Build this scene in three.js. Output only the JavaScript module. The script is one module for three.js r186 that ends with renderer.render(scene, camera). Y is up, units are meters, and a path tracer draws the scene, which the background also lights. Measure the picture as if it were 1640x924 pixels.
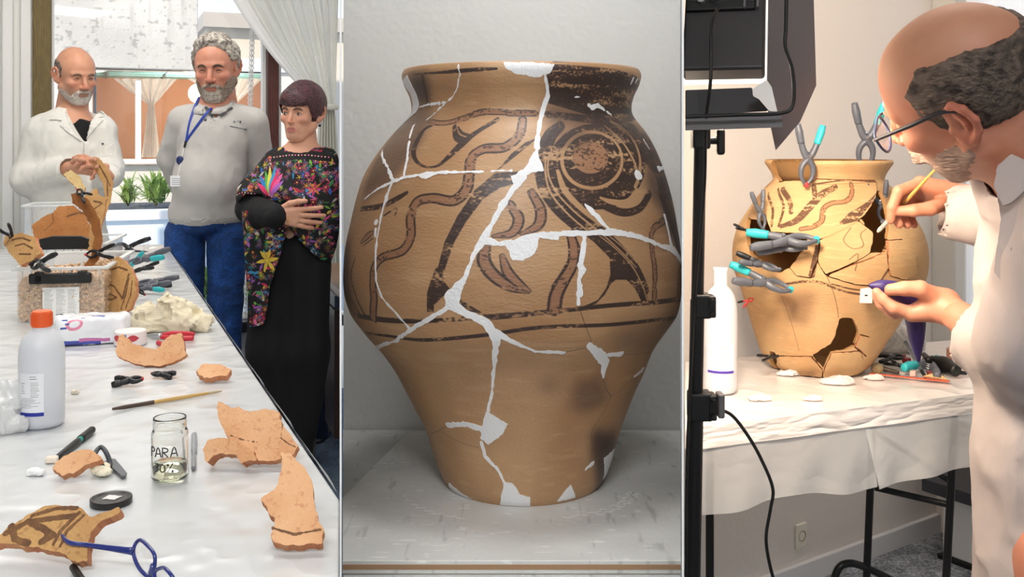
import * as THREE from 'three';
import { RoundedBoxGeometry } from 'three/addons/geometries/RoundedBoxGeometry.js';
import { mergeGeometries, mergeVertices, toCreasedNormals } from 'three/addons/utils/BufferGeometryUtils.js';
import { RectAreaLightUniformsLib } from 'three/addons/lights/RectAreaLightUniformsLib.js';

// ---------------------------------------------------------------- camera, sky, sun, lamps, exposure
RectAreaLightUniformsLib.init();
const V3 = THREE.Vector3, PI = Math.PI;
const scene = new THREE.Scene();
const renderer = new THREE.WebGLRenderer({ antialias: true });
renderer.toneMapping = THREE.LinearToneMapping;
renderer.toneMappingExposure = 1.0;
renderer.shadowMap.enabled = true;
const F = 1600, CX = 820, HORIZON = 230, EYE = 1.3;           // lens in pixels of the 1640 x 924 frame, eye height in metres
const camera = new THREE.PerspectiveCamera(2 * Math.atan(462 / F) * 180 / PI, 1640 / 924, 0.05, 200);
camera.position.set(0, EYE, 0);
camera.setViewOffset(1640, 924, 0, 462 - HORIZON, 1640, 924);  // level camera, lens shifted down
// sky: pale hazy blue, whiter to the horizon
{
  const W = 256, H = 128, d = new Float32Array(W * H * 4);
  for (let j = 0; j < H; j++) for (let i = 0; i < W; i++) {
    const up = Math.max(0, Math.sin(((j + .5) / H - .5) * PI)), k = Math.pow(1 - up, 3), o = (j * W + i) * 4;
    d[o] = .68 + .6 * k; d[o + 1] = .88 + .42 * k; d[o + 2] = 1.22 + .1 * k; d[o + 3] = 1;
  }
  const t = new THREE.DataTexture(d, W, H, THREE.RGBAFormat, THREE.FloatType);
  t.mapping = THREE.EquirectangularReflectionMapping; t.magFilter = THREE.LinearFilter; t.needsUpdate = true;
  scene.background = t; scene.backgroundIntensity = .95;
}
const sun = new THREE.DirectionalLight(0xfff1dc, 4.0);
sun.position.set(-4, 9, 7); sun.target.position.set(-1, 0, -8); sun.castShadow = true;
Object.assign(sun.shadow.camera, { left: -14, right: 14, top: 14, bottom: -14, near: .5, far: 40 });
scene.add(sun, sun.target);
// ceiling panels added out of view to brighten the bays: a glowing diffuser and an area light of its size just below it
const CEIL = 2.75;
const FILL_LAMPS = [[-.95, -1.9, 1.2, .6, 7.2, 0xfff8f0], [-1.5, -3.5, 1.2, .6, 8.5, 0xfff8f0], [-.15, .9, 1.2, .6, 27, 0xffffff], [.03, -1.12, .3, .34, 25, 0xffffff], [.95, -2.35, .9, .5, 4.5, 0xfff0e4]];
for (const [x, z, w, d, power, tint] of FILL_LAMPS) {
  const L = new THREE.RectAreaLight(tint, power, w, d);
  L.position.set(x, CEIL - .062, z); L.rotation.x = -PI / 2; scene.add(L);
}
// ---------------------------------------------------------------- helpers
const at = (px, py, z) => new V3((px - CX) / F * z, EYE - (py - HORIZON) / F * z, -z);      // a pixel and a distance to a point
const onY = (px, py, y) => at(px, py, F * (EYE - y) / (py - HORIZON));                     // ... to a point at a known height
const EYE0 = new V3(0, EYE, 0);
const v = (x, y, z) => new V3(x, y, z);
const lerp = (a, b, t) => a + (b - a) * t, clamp = (x, a = 0, b = 1) => Math.min(b, Math.max(a, x));
const sstep = (a, b, x) => { const t = clamp((x - a) / (b - a)); return t * t * (3 - 2 * t); };
function rng(s) { return () => { s = (s + 0x6d2b79f5) | 0; let t = Math.imul(s ^ (s >>> 15), 1 | s); t = (t + Math.imul(t ^ (t >>> 7), 61 | t)) ^ t; return ((t ^ (t >>> 14)) >>> 0) / 4294967296; }; }
const hash3 = (x, y, z) => { let h = Math.imul(x, 374761393) ^ Math.imul(y, 668265263) ^ Math.imul(z, 1274126177); h = Math.imul(h ^ (h >>> 13), 1274126177); return ((h ^ (h >>> 16)) >>> 0) / 4294967296; };
function noise(x, y = 0, z = 0) {
  const i = Math.floor(x), j = Math.floor(y), k = Math.floor(z); let a = x - i, b = y - j, c = z - k;
  a = a * a * (3 - 2 * a); b = b * b * (3 - 2 * b); c = c * c * (3 - 2 * c);
  const q = (dj, dk) => lerp(hash3(i, j + dj, k + dk), hash3(i + 1, j + dj, k + dk), a);
  return lerp(lerp(q(0, 0), q(1, 0), b), lerp(q(0, 1), q(1, 1), b), c);
}
const fbm = (x, y, z = 0, o = 4) => { let s = 0, a = .5; for (let n = 0; n < o; n++) { s += a * noise(x, y, z); x *= 2.03; y *= 2.03; z *= 2.03; a *= .5; } return s / (1 - Math.pow(.5, o)); };
const lin = (hex) => { const c = new THREE.Color(hex); return [c.r, c.g, c.b]; };
const mixc = (a, b, t) => [lerp(a[0], b[0], t), lerp(a[1], b[1], t), lerp(a[2], b[2], t)];

// names, labels
const used = {};
function numbered(n) { const k = used[n] = (used[n] ?? -1) + 1; return k ? n + '_' + String(k).padStart(3, '0') : n; }
function tag(o, label, category, group, kind) {
  o.userData.label = label; o.userData.category = category;
  if (group) o.userData.group = group;
  if (kind) o.userData.kind = kind;
  return o;
}
function thing(name, label, category, pos = v(0, 0, 0), group) {
  const o = new THREE.Group(); o.name = numbered(name); o.position.copy(pos); scene.add(o);
  return tag(o, label, category, group);
}
function mesh(name, geo, mat, parent) {
  const m = new THREE.Mesh(geo, mat); m.name = parent ? name : numbered(name); m.castShadow = m.receiveShadow = true;
  (parent ?? scene).add(m); return m;
}
function part(name, geo, mat, parent, label) {
  const n = parent.userData.names ??= {}; const k = n[name] = (n[name] ?? -1) + 1;
  const m = mesh(name + (k ? '_' + String(k).padStart(3, '0') : ''), geo, mat, parent);
  if (label) m.userData.label = label;
  return m;
}
function struct(name, geo, mat, parent) {
  if (parent) return part(name, geo, mat, parent);
  const m = mesh(name, geo, mat); m.userData.kind = 'structure'; return m;
}
function copy(o, label) { const c = o.clone(); c.name = numbered(o.name.replace(/_\d{3}$/, '')); c.userData = { ...o.userData }; if (label) c.userData.label = label; scene.add(c); return c; }
function aim(o, pos, up, front) {                       // own +y along up, own +z towards front
  const y = up.clone().normalize(), x = y.clone().cross(front).normalize(), z = x.clone().cross(y);
  o.position.copy(pos); o.quaternion.setFromRotationMatrix(new THREE.Matrix4().makeBasis(x, y, z)); return o;
}

// materials and textures
function std(color, rough = .7, more = {}) { const m = new THREE.MeshStandardMaterial({ roughness: rough, side: THREE.DoubleSide, ...more }); if (Array.isArray(color)) m.color.setRGB(...color); else m.color.set(color); return m; }
function phys(color, rough = .5, more = {}) { const m = new THREE.MeshPhysicalMaterial({ roughness: rough, side: THREE.DoubleSide, ...more }); if (Array.isArray(color)) m.color.setRGB(...color); else m.color.set(color); return m; }
function dataTex(W, H, fn, { srgb = false, size = [1, 1] } = {}) {      // fn(u, v) -> [r, g, b] 0..1 or a number; size = metres it covers
  const d = new Uint8Array(W * H * 4);
  for (let j = 0; j < H; j++) for (let i = 0; i < W; i++) {
    const c = fn((i + .5) / W, (j + .5) / H), o = (j * W + i) * 4;
    for (let n = 0; n < 3; n++) d[o + n] = clamp(c.length ? c[n] : c) * 255;
    d[o + 3] = 255;
  }
  const t = new THREE.DataTexture(d, W, H); t.wrapS = t.wrapT = THREE.RepeatWrapping; t.magFilter = THREE.LinearFilter;
  if (srgb) t.colorSpace = THREE.SRGBColorSpace;
  t.repeat.set(1 / size[0], 1 / size[1]); t.needsUpdate = true; return t;
}
const wrapN = (f, n) => (u, w) => f(u * n, w * n, n);       // helper for tiling noise: blend across the border
function tileNoise(u, w, n, o = 3, seed = 0) {
  const f = (a, b) => fbm(a * n, b * n, seed, o), s = sstep(.85, 1, u), t = sstep(.85, 1, w);
  return lerp(lerp(f(u, w), f(u - 1, w), s), lerp(f(u, w - 1), f(u - 1, w - 1), s), t);
}
function canvasTex(W, H, draw, repeat) {
  const c = document.createElement('canvas'); c.width = W; c.height = H; draw(c.getContext('2d'), W, H);
  const t = new THREE.CanvasTexture(c); t.colorSpace = THREE.SRGBColorSpace; t.magFilter = THREE.LinearFilter;
  if (repeat) t.wrapS = t.wrapT = THREE.RepeatWrapping;
  return t;
}
const T = {
  plaster: dataTex(256, 256, (u, w) => .5 * tileNoise(u, w, 12, 4) + .5 * tileNoise(u, w, 60, 2, 7), { size: [.5, .5] }),
  fine: dataTex(256, 256, (u, w) => tileNoise(u, w, 40, 3, 3), { size: [.12, .12] }),
  weave: dataTex(128, 128, (u, w) => .5 + .25 * Math.sin(u * 64 * PI) + .25 * Math.sin(w * 64 * PI), { size: [.06, .06] }),
  folds: dataTex(256, 256, (u, w) => { const n = tileNoise(u, w, 5, 3, 11); return 1 - Math.abs(2 * n - 1) * 2; }, { size: [.5, .5] }),
};

// geometry
function metreUV(g) {
  g = g.index ? g.toNonIndexed() : g; const p = g.attributes.position, n = g.attributes.normal, uv = new Float32Array(p.count * 2);
  for (let i = 0; i < p.count; i++) {
    const t = i - i % 3; let ax = 0, ay = 0, az = 0;
    for (let k = 0; k < 3; k++) { ax += Math.abs(n.getX(t + k)); ay += Math.abs(n.getY(t + k)); az += Math.abs(n.getZ(t + k)); }
    const x = p.getX(i), y = p.getY(i), z = p.getZ(i);
    if (ay >= ax && ay >= az) { uv[2 * i] = x; uv[2 * i + 1] = -z; } else if (ax > az) { uv[2 * i] = -z; uv[2 * i + 1] = y; } else { uv[2 * i] = x; uv[2 * i + 1] = y; }
  }
  return g.setAttribute('uv', new THREE.BufferAttribute(uv, 2));
}
const clean = (g) => { g = g.index ? g.toNonIndexed() : g; for (const k of Object.keys(g.attributes)) if (!['position', 'normal', 'uv'].includes(k)) g.deleteAttribute(k); return g; };
const merge = (...gs) => mergeGeometries(gs.flat().map(clean));
function box(w, h, d, x = 0, y = 0, z = 0, r = 0) {
  const g = r ? new RoundedBoxGeometry(w, h, d, 2, Math.min(r, w / 2.01, h / 2.01, d / 2.01)) : new THREE.BoxGeometry(w, h, d);
  return metreUV(g.translate(x, y, z));
}
function cyl(r0, r1, h, seg = 20, open = false) { return new THREE.CylinderGeometry(r1, r0, h, seg, 1, open); }
function rod(a, b, ra, rb = ra, seg = 12) {                              // round bar from a to b
  const d = b.clone().sub(a), g = new THREE.CylinderGeometry(rb, ra, d.length(), seg);
  return g.applyQuaternion(new THREE.Quaternion().setFromUnitVectors(v(0, 1, 0), d.clone().normalize())).translate(...a.clone().add(b).multiplyScalar(.5).toArray());
}
function beam(a, b, w, h, up = v(0, 1, 0), r = .002) {                   // flat bar from a to b, h along up
  const d = b.clone().sub(a), z = d.clone().normalize(), x = up.clone().cross(z).normalize(), y = z.clone().cross(x);
  return box(w, h, d.length(), 0, 0, 0, r).applyMatrix4(new THREE.Matrix4().makeBasis(x, y, z).setPosition(a.clone().add(b).multiplyScalar(.5)));
}
function tube(pts, r, seg = 8, n, closed = false) { const c = new THREE.CatmullRomCurve3(pts, closed, 'centripetal'); return new THREE.TubeGeometry(c, n ?? pts.length * 6, r, seg, closed); }
function lathe(pts, seg = 48) { return new THREE.LatheGeometry(pts.map(([r, y]) => new THREE.Vector2(r, y)), seg); }
function sweep(pts, radii, { flat = 1, side = v(0, 0, 1), n = 24, seg = 12 } = {}) {   // tapered bar; radius along `side` is scaled by flat
  const c = new THREE.CatmullRomCurve3(pts, false, 'centripetal'), P = [], I = [];
  for (let i = 0; i <= n; i++) {
    const t = i / n, p = c.getPoint(t), tan = c.getTangent(t), f = t * (radii.length - 1), k = Math.min(radii.length - 2, Math.floor(f)), r = lerp(radii[k], radii[k + 1], f - k);
    const b = side.clone().addScaledVector(tan, -side.dot(tan)).normalize(), nn = b.clone().cross(tan);
    for (let j = 0; j < seg; j++) { const a = j / seg * 2 * PI; P.push(...p.clone().addScaledVector(nn, r * Math.cos(a)).addScaledVector(b, r * flat * Math.sin(a)).toArray()); }
  }
  for (let i = 0; i < n; i++) for (let j = 0; j < seg; j++) { const a = i * seg + j, b = i * seg + (j + 1) % seg; I.push(a, b, a + seg, b, b + seg, a + seg); }
  for (const [row, flip] of [[0, 1], [n, 0]]) { const m = P.length / 3, q = c.getPoint(row / n); P.push(q.x, q.y, q.z); for (let j = 0; j < seg; j++) { const a = row * seg + j, b = row * seg + (j + 1) % seg; flip ? I.push(m, b, a) : I.push(m, a, b); } }
  const g = new THREE.BufferGeometry(); g.setAttribute('position', new THREE.Float32BufferAttribute(P, 3)); g.setIndex(I); g.computeVertexNormals();
  g.setAttribute('uv', new THREE.Float32BufferAttribute(new Float32Array(P.length / 3 * 2), 2)); return g;
}
function extrude(pts, depth, bevel = .001, holes = []) {                 // outline in xy, thickness along z, centred
  const s = new THREE.Shape(pts.map(([x, y]) => new THREE.Vector2(x, y)));
  for (const h of holes) s.holes.push(new THREE.Path(h.map(([x, y]) => new THREE.Vector2(x, y))));
  return metreUV(new THREE.ExtrudeGeometry(s, { depth: depth - 2 * bevel, bevelEnabled: bevel > 0, bevelSize: bevel, bevelThickness: bevel, bevelSegments: 2, bevelOffset: -bevel }).translate(0, 0, -depth / 2 + bevel));
}
function sheet(nu, nv, f, uvf) {                                          // f(u, v) -> Vector3, u and v from 0 to 1
  const P = [], U = [], I = [];
  for (let j = 0; j <= nv; j++) for (let i = 0; i <= nu; i++) { const p = f(i / nu, j / nv); P.push(p.x, p.y, p.z); const q = uvf ? uvf(i / nu, j / nv) : [i / nu, j / nv]; U.push(q[0], q[1]); }
  for (let j = 0; j < nv; j++) for (let i = 0; i < nu; i++) { const a = j * (nu + 1) + i; I.push(a, a + 1, a + nu + 1, a + 1, a + nu + 2, a + nu + 1); }
  const g = new THREE.BufferGeometry(); g.setAttribute('position', new THREE.Float32BufferAttribute(P, 3)); g.setAttribute('uv', new THREE.Float32BufferAttribute(U, 2)); g.setIndex(I); g.computeVertexNormals(); return g;
}

// signed distances in the plane
function poly(pts) {
  return (x, y) => {
    let d = 1e9, s = 1;
    for (let i = 0, j = pts.length - 1; i < pts.length; j = i++) {
      const ex = pts[j][0] - pts[i][0], ey = pts[j][1] - pts[i][1], wx = x - pts[i][0], wy = y - pts[i][1], t = clamp((wx * ex + wy * ey) / (ex * ex + ey * ey + 1e-12));
      const bx = wx - ex * t, by = wy - ey * t; d = Math.min(d, bx * bx + by * by);
      const c1 = y >= pts[i][1], c2 = y < pts[j][1], c3 = ex * wy > ey * wx;
      if ((c1 && c2 && c3) || (!c1 && !c2 && !c3)) s = -s;
    }
    return s * Math.sqrt(d);
  };
}
function line(pts) {                                                      // pts: [x, y, half width]
  return (x, y) => {
    let d = 1e9;
    for (let i = 0; i + 1 < pts.length; i++) {
      const [ax, ay, aw] = pts[i], [bx, by, bw] = pts[i + 1], ex = bx - ax, ey = by - ay, t = clamp(((x - ax) * ex + (y - ay) * ey) / (ex * ex + ey * ey + 1e-12));
      d = Math.min(d, Math.hypot(x - ax - ex * t, y - ay - ey * t) - lerp(aw, bw, t));
    }
    return d;
  };
}
const bounds2 = (pts, m = 0) => [Math.min(...pts.map((p) => p[0])) - m, Math.max(...pts.map((p) => p[0])) + m, Math.min(...pts.map((p) => p[1])) - m, Math.max(...pts.map((p) => p[1])) + m];
// a trimmed piece of a surface with thickness: inside(u, v) < 0 is kept; map(u, v, w) is the point at height w above the surface; group 0 the outer face, group 1 edge and back
function shell({ b, step, inside, map, t, low = 0, uv = (a, c) => [a, c] }) {
  const [u0, u1, v0, v1] = b, nu = Math.ceil((u1 - u0) / step), nv = Math.ceil((v1 - v0) / (Array.isArray(step) ? step[1] : step)), du = (u1 - u0) / nu, dv = (v1 - v0) / nv, f = new Float32Array((nu + 1) * (nv + 1));
  for (let j = 0; j <= nv; j++) for (let i = 0; i <= nu; i++) f[j * (nu + 1) + i] = inside(u0 + i * du, v0 + j * dv);
  const Q = [], ids = new Map(), tri = [], rim = [];
  const node = (i, j) => { const k = j * (nu + 1) + i; if (!ids.has(k)) { ids.set(k, Q.length); Q.push([u0 + i * du, v0 + j * dv]); } return ids.get(k); };
  const cross = (i, j, i2, j2) => {
    const a = j * (nu + 1) + i, c = j2 * (nu + 1) + i2, k = 'e' + Math.min(a, c) + '_' + Math.max(a, c);
    if (!ids.has(k)) { const q = clamp(f[a] / (f[a] - f[c]), .02, .98); ids.set(k, Q.length); Q.push([u0 + lerp(i, i2, q) * du, v0 + lerp(j, j2, q) * dv]); }
    return ids.get(k);
  };
  for (let j = 0; j < nv; j++) for (let i = 0; i < nu; i++) {
    const C = [[i, j], [i + 1, j], [i + 1, j + 1], [i, j + 1]], P = [];
    for (let k = 0; k < 4; k++) {
      const [a, c] = C[k], [d, e] = C[(k + 1) % 4], fa = f[c * (nu + 1) + a] < 0, fb = f[e * (nu + 1) + d] < 0;
      if (fa) P.push([node(a, c), 0]);
      if (fa !== fb) P.push([cross(a, c, d, e), fa ? 1 : 2]);
    }
    if (P.length < 3) continue;
    for (let k = 1; k + 1 < P.length; k++) tri.push([P[0][0], P[k][0], P[k + 1][0]]);
    for (let k = 0; k < P.length; k++) { const q = P[(k + 1) % P.length]; if (P[k][1] === 1 && q[1] === 2) rim.push([P[k][0], q[0]]); }
    // outer limits of the grid
    for (let k = 0; k < P.length; k++) { const A = Q[P[k][0]], q = P[(k + 1) % P.length], B = Q[q[0]]; for (const [w, lim] of [[0, u0], [0, u1], [1, v0], [1, v1]]) if (Math.abs(A[w] - lim) < 1e-9 && Math.abs(B[w] - lim) < 1e-9) rim.push([P[k][0], q[0]]); }
  }
  const pos = [], uvs = [], idx = [], n = Q.length;
  const put = (q, w) => { const p = map(q[0], q[1], w); pos.push(p.x, p.y, p.z); uvs.push(...uv(q[0], q[1])); };
  for (const q of Q) put(q, t);
  for (const a of tri) idx.push(...a);
  const first = idx.length;
  for (const q of Q) put(q, low);
  for (const a of tri) idx.push(n + a[0], n + a[2], n + a[1]);
  for (const [a, c] of rim) { const m = pos.length / 3; put(Q[a], t); put(Q[c], t); put(Q[a], low); put(Q[c], low); idx.push(m, m + 2, m + 1, m + 1, m + 2, m + 3); }
  const g = new THREE.BufferGeometry(); g.setAttribute('position', new THREE.Float32BufferAttribute(pos, 3)); g.setAttribute('uv', new THREE.Float32BufferAttribute(uvs, 2)); g.setIndex(idx);
  g.addGroup(0, first, 0); g.addGroup(first, idx.length - first, 1); g.computeVertexNormals(); return g;
}

// distance fields on a grid, meshed with surface nets
class Field {
  constructor(lo, hi, h) {
    this.lo = lo; this.h = h; this.n = [0, 1, 2].map((k) => Math.ceil((hi[k] - lo[k]) / h) + 1); this.d = new Float32Array(this.n[0] * this.n[1] * this.n[2]).fill(.5);
  }
  each(lo, hi, fn) {
    const [nx, ny, nz] = this.n, a = [0, 1, 2].map((k) => Math.max(0, Math.floor((lo[k] - this.lo[k]) / this.h))), b = [0, 1, 2].map((k) => Math.min(this.n[k] - 1, Math.ceil((hi[k] - this.lo[k]) / this.h)));
    for (let k = a[2]; k <= b[2]; k++) for (let j = a[1]; j <= b[1]; j++) for (let i = a[0]; i <= b[0]; i++) {
      const o = (k * ny + j) * nx + i; this.d[o] = fn(this.lo[0] + i * this.h, this.lo[1] + j * this.h, this.lo[2] + k * this.h, this.d[o]);
    }
    return this;
  }
  join(lo, hi, k, dist, cut) {
    const m = k + 3 * this.h, L = lo.map((x) => x - m), H = hi.map((x) => x + m);
    return this.each(L, H, (x, y, z, d) => {
      const e = dist(x, y, z);
      if (cut) { const q = clamp(.5 - .5 * (d + e) / k); return lerp(d, -e, q) + k * q * (1 - q); }
      const q = clamp(.5 + .5 * (e - d) / k); return lerp(e, d, q) - k * q * (1 - q);
    });
  }
  cap(a, b, ra, rb = ra, k = .02, cut) {
    a = a.toArray ? a.toArray() : a; b = b.toArray ? b.toArray() : b;
    const e = [b[0] - a[0], b[1] - a[1], b[2] - a[2]], l = e[0] * e[0] + e[1] * e[1] + e[2] * e[2] + 1e-12, R = Math.max(ra, rb);
    return this.join([0, 1, 2].map((i) => Math.min(a[i], b[i]) - R), [0, 1, 2].map((i) => Math.max(a[i], b[i]) + R), k, (x, y, z) => {
      const t = clamp(((x - a[0]) * e[0] + (y - a[1]) * e[1] + (z - a[2]) * e[2]) / l);
      return Math.hypot(x - a[0] - e[0] * t, y - a[1] - e[1] * t, z - a[2] - e[2] * t) - lerp(ra, rb, t);
    }, cut);
  }
  chain(pts, radii, k = .02, cut) { for (let i = 0; i + 1 < pts.length; i++) this.cap(pts[i], pts[i + 1], radii[i], radii[i + 1], k, cut); return this; }
  ell(c, r, k = .02, rot, cut) {
    c = c.toArray ? c.toArray() : c; const R = Math.max(...r), q = rot ? new THREE.Quaternion().setFromEuler(new THREE.Euler(...rot)).invert() : null, p = new V3();
    return this.join(c.map((x) => x - R), c.map((x) => x + R), k, (x, y, z) => {
      p.set(x - c[0], y - c[1], z - c[2]); if (q) p.applyQuaternion(q);
      const k0 = Math.hypot(p.x / r[0], p.y / r[1], p.z / r[2]), k1 = Math.hypot(p.x / r[0] ** 2, p.y / r[1] ** 2, p.z / r[2] ** 2);
      return k1 < 1e-6 ? -Math.min(...r) : k0 * (k0 - 1) / k1;
    }, cut);
  }
  map(fn) { const hi = this.lo.map((x, k) => x + this.n[k] * this.h); return this.each(this.lo, hi, fn); }
  val(x, y, z) {
    const [nx, ny, nz] = this.n, a = clamp((x - this.lo[0]) / this.h, 0, nx - 1.001), b = clamp((y - this.lo[1]) / this.h, 0, ny - 1.001), c = clamp((z - this.lo[2]) / this.h, 0, nz - 1.001), i = Math.floor(a), j = Math.floor(b), k = Math.floor(c);
    const g = (p, q, r) => this.d[((k + r) * ny + j + q) * nx + i + p], X = (q, r) => lerp(g(0, q, r), g(1, q, r), a - i);
    return lerp(lerp(X(0, 0), X(1, 0), b - j), lerp(X(0, 1), X(1, 1), b - j), c - k);
  }
  front(x, y, dir = 1) {                                                // z of the surface seen along z
    const hi = this.lo[2] + (this.n[2] - 1) * this.h; let z = dir > 0 ? hi : this.lo[2];
    for (let s = 0; s < 400; s++) { const d = this.val(x, y, z); if (d < 0) return z; z -= dir * this.h * .5; if (z < this.lo[2] || z > hi) break; }
    return null;
  }
  net(color) {
    const [nx, ny, nz] = this.n, D = this.d, id = new Int32Array(nx * ny * nz).fill(-1), P = [], I = [], at3 = (i, j, k) => (k * ny + j) * nx + i, E = [[0, 1], [0, 2], [0, 4], [1, 3], [1, 5], [2, 3], [2, 6], [3, 7], [4, 5], [4, 6], [5, 7], [6, 7]];
    for (let k = 0; k < nz - 1; k++) for (let j = 0; j < ny - 1; j++) for (let i = 0; i < nx - 1; i++) {
      const c = []; let m = 0; for (let n = 0; n < 8; n++) { c[n] = D[at3(i + (n & 1), j + (n >> 1 & 1), k + (n >> 2))]; if (c[n] < 0) m |= 1 << n; }
      if (m === 0 || m === 255) continue;
      let x = 0, y = 0, z = 0, s = 0;
      for (const [a, b] of E) if ((m >> a & 1) !== (m >> b & 1)) { const t = c[a] / (c[a] - c[b]); x += lerp(a & 1, b & 1, t); y += lerp(a >> 1 & 1, b >> 1 & 1, t); z += lerp(a >> 2, b >> 2, t); s++; }
      id[at3(i, j, k)] = P.length / 3; P.push(this.lo[0] + (i + x / s) * this.h, this.lo[1] + (j + y / s) * this.h, this.lo[2] + (k + z / s) * this.h);
    }
    for (let k = 1; k < nz - 1; k++) for (let j = 1; j < ny - 1; j++) for (let i = 1; i < nx - 1; i++) {
      const a = D[at3(i, j, k)] < 0;
      for (const [di, dj, dk, q] of [[1, 0, 0, [[0, 0, 0], [0, -1, 0], [0, -1, -1], [0, 0, -1]]], [0, 1, 0, [[0, 0, 0], [0, 0, -1], [-1, 0, -1], [-1, 0, 0]]], [0, 0, 1, [[0, 0, 0], [-1, 0, 0], [-1, -1, 0], [0, -1, 0]]]]) {
        if ((D[at3(i + di, j + dj, k + dk)] < 0) === a) continue;
        const w = q.map(([x, y, z]) => id[at3(i + x, j + y, k + z)]); if (w.some((x) => x < 0)) continue;
        a ? I.push(w[0], w[2], w[1], w[0], w[3], w[2]) : I.push(w[0], w[1], w[2], w[0], w[2], w[3]);
      }
    }
    const g = new THREE.BufferGeometry(); g.setAttribute('position', new THREE.Float32BufferAttribute(P, 3)); g.setIndex(I); g.computeVertexNormals();
    // orientation: normals along the rising distance
    const n0 = g.attributes.normal; let vote = 0;
    for (let i = 0; i < n0.count; i += 37) { const x = P[3 * i], y = P[3 * i + 1], z = P[3 * i + 2], e = this.h; vote += Math.sign(this.val(x + n0.getX(i) * e, y + n0.getY(i) * e, z + n0.getZ(i) * e) - this.val(x - n0.getX(i) * e, y - n0.getY(i) * e, z - n0.getZ(i) * e)); }
    if (vote < 0) { for (let i = 0; i < I.length; i += 3) { const t = I[i]; I[i] = I[i + 1]; I[i + 1] = t; } g.setIndex(I); g.computeVertexNormals(); }
    const uv = new Float32Array(P.length / 3 * 2); for (let i = 0; i < P.length / 3; i++) { uv[2 * i] = P[3 * i] + .6 * P[3 * i + 2]; uv[2 * i + 1] = P[3 * i + 1]; }
    g.setAttribute('uv', new THREE.BufferAttribute(uv, 2));
    if (color) { const c = new Float32Array(P.length); for (let i = 0; i < P.length / 3; i++) c.set(color(P[3 * i], P[3 * i + 1], P[3 * i + 2]), 3 * i); g.setAttribute('color', new THREE.BufferAttribute(c, 3)); }
    return g;
  }
}
const mergeC = (gs) => mergeGeometries(gs.map((g) => g.index ? g.toNonIndexed() : g));
// ---------------------------------------------------------------- the room shell: three bays side by side
const M = {
  wallWarm: std(0xe9e2dc, .85, { bumpMap: T.plaster, bumpScale: .0015 }), wallWhite: std(0xeeeeea, .8, { bumpMap: T.plaster, bumpScale: .001 }),
  wallGrey: std(0xdcdbd8, .9, { bumpMap: T.plaster, bumpScale: .0012 }), white: std(0xf0f0ee, .5), cream: std(0xe6e2d2, .6), dark: std(0x17181c, .5), black: std(0x0c0c0e, .45), blackMetal: std(0x1a1a1d, .38, { metalness: .3 }),
  navy: std(0x1a2740, .45), steel: std(0xb9bcc0, .3, { metalness: .9 }),
};
M.carpet = std(0xffffff, .95, { map: dataTex(256, 256, (u, w) => { const n = .5 * tileNoise(u, w, 70, 2) + .5 * tileNoise(u, w, 9, 3, 5), k = .6 + .8 * n; return [.30 * k, .36 * k, .43 * k]; }, { srgb: true, size: [.6, .6] }), bumpMap: T.fine, bumpScale: .004 });
M.carpetGrey = std(0xffffff, .95, { map: dataTex(256, 256, (u, w) => { const n = .6 * tileNoise(u, w, 90, 2) + .4 * tileNoise(u, w, 12, 3, 5), k = .35 + 1.3 * n; return [.60 * k, .62 * k, .65 * k]; }, { srgb: true, size: [.5, .5] }), bumpMap: T.fine, bumpScale: .004 });
const woodTex = (a, b, seed) => dataTex(256, 256, (u, w) => { const n = tileNoise(u * .999, w, 3, 3, seed), g = .5 + .5 * Math.sin((u * 26 + n * 5) * PI * 2), f = tileNoise(u, w, 30, 3, seed + 1); return mixc(a, b, clamp(.45 * g + .5 * f)); }, { srgb: true, size: [.25, 1] });
M.oldWood = std(0xffffff, .7, { map: woodTex([.55, .48, .30], [.36, .31, .19], 2) });
M.redWood = std(0xffffff, .5, { map: woodTex([.42, .20, .15], [.22, .09, .07], 4) });
M.deskWood = std(0xffffff, .4, { map: woodTex([.66, .50, .36], [.54, .40, .28], 6) });
M.concrete = std(0xffffff, .9, { map: dataTex(512, 512, (u, w) => {
  const a = tileNoise(u, w, 5, 4, 21), streak = fbm(u * 40, w * 3, 8, 3), pit = tileNoise(u, w, 60, 2, 9), k = .80 + .2 * (a - .5) - .22 * sstep(.5, .8, streak) * sstep(.3, .8, a) - .12 * sstep(.66, .8, pit); return [k, k * .99, k * .965];
}, { srgb: true, size: [2.2, 2.2] }), bumpMap: T.plaster, bumpScale: .006 });
const glass = phys(0xffffff, .02, { transmission: 1, thickness: 0, ior: 1.45 });

// the plan of the first bay is turned by 22.5 degrees: x along its window wall, -z away through the window
const TURN1 = PI / 8, O1 = v(-2.256, 0, -4.75);
const M1 = new THREE.Matrix4().makeRotationY(TURN1).setPosition(O1), M1i = M1.clone().invert();
function hit(px, py, p0, n) { const d = at(px, py, 1).sub(EYE0); return EYE0.clone().addScaledVector(d, p0.clone().sub(EYE0).dot(n) / d.dot(n)); }
const N1 = v(Math.sin(TURN1), 0, Math.cos(TURN1));
const w1 = (px, py, a = 0) => hit(px, py, O1.clone().addScaledVector(N1, -a), N1).applyMatrix4(M1i);   // a pixel on the plane a metres beyond the window wall, in the bay's axes
const in1 = (g) => g.applyMatrix4(M1);
function rect1(px0, py0, px1, py1, a, t, r = 0) {                              // an upright slab whose front face covers these pixels
  const A = w1(px0, py1, a), B = w1(px1, py0, a); return in1(box(B.x - A.x, B.y - A.y, t, (A.x + B.x) / 2, (A.y + B.y) / 2, -a - t / 2, r));
}
function slab1(x0, x1, y0, y1, z0, z1, r = 0) { return in1(box(x1 - x0, y1 - y0, Math.abs(z1 - z0), (x0 + x1) / 2, (y0 + y1) / 2, (z0 + z1) / 2, r)); }

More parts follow.
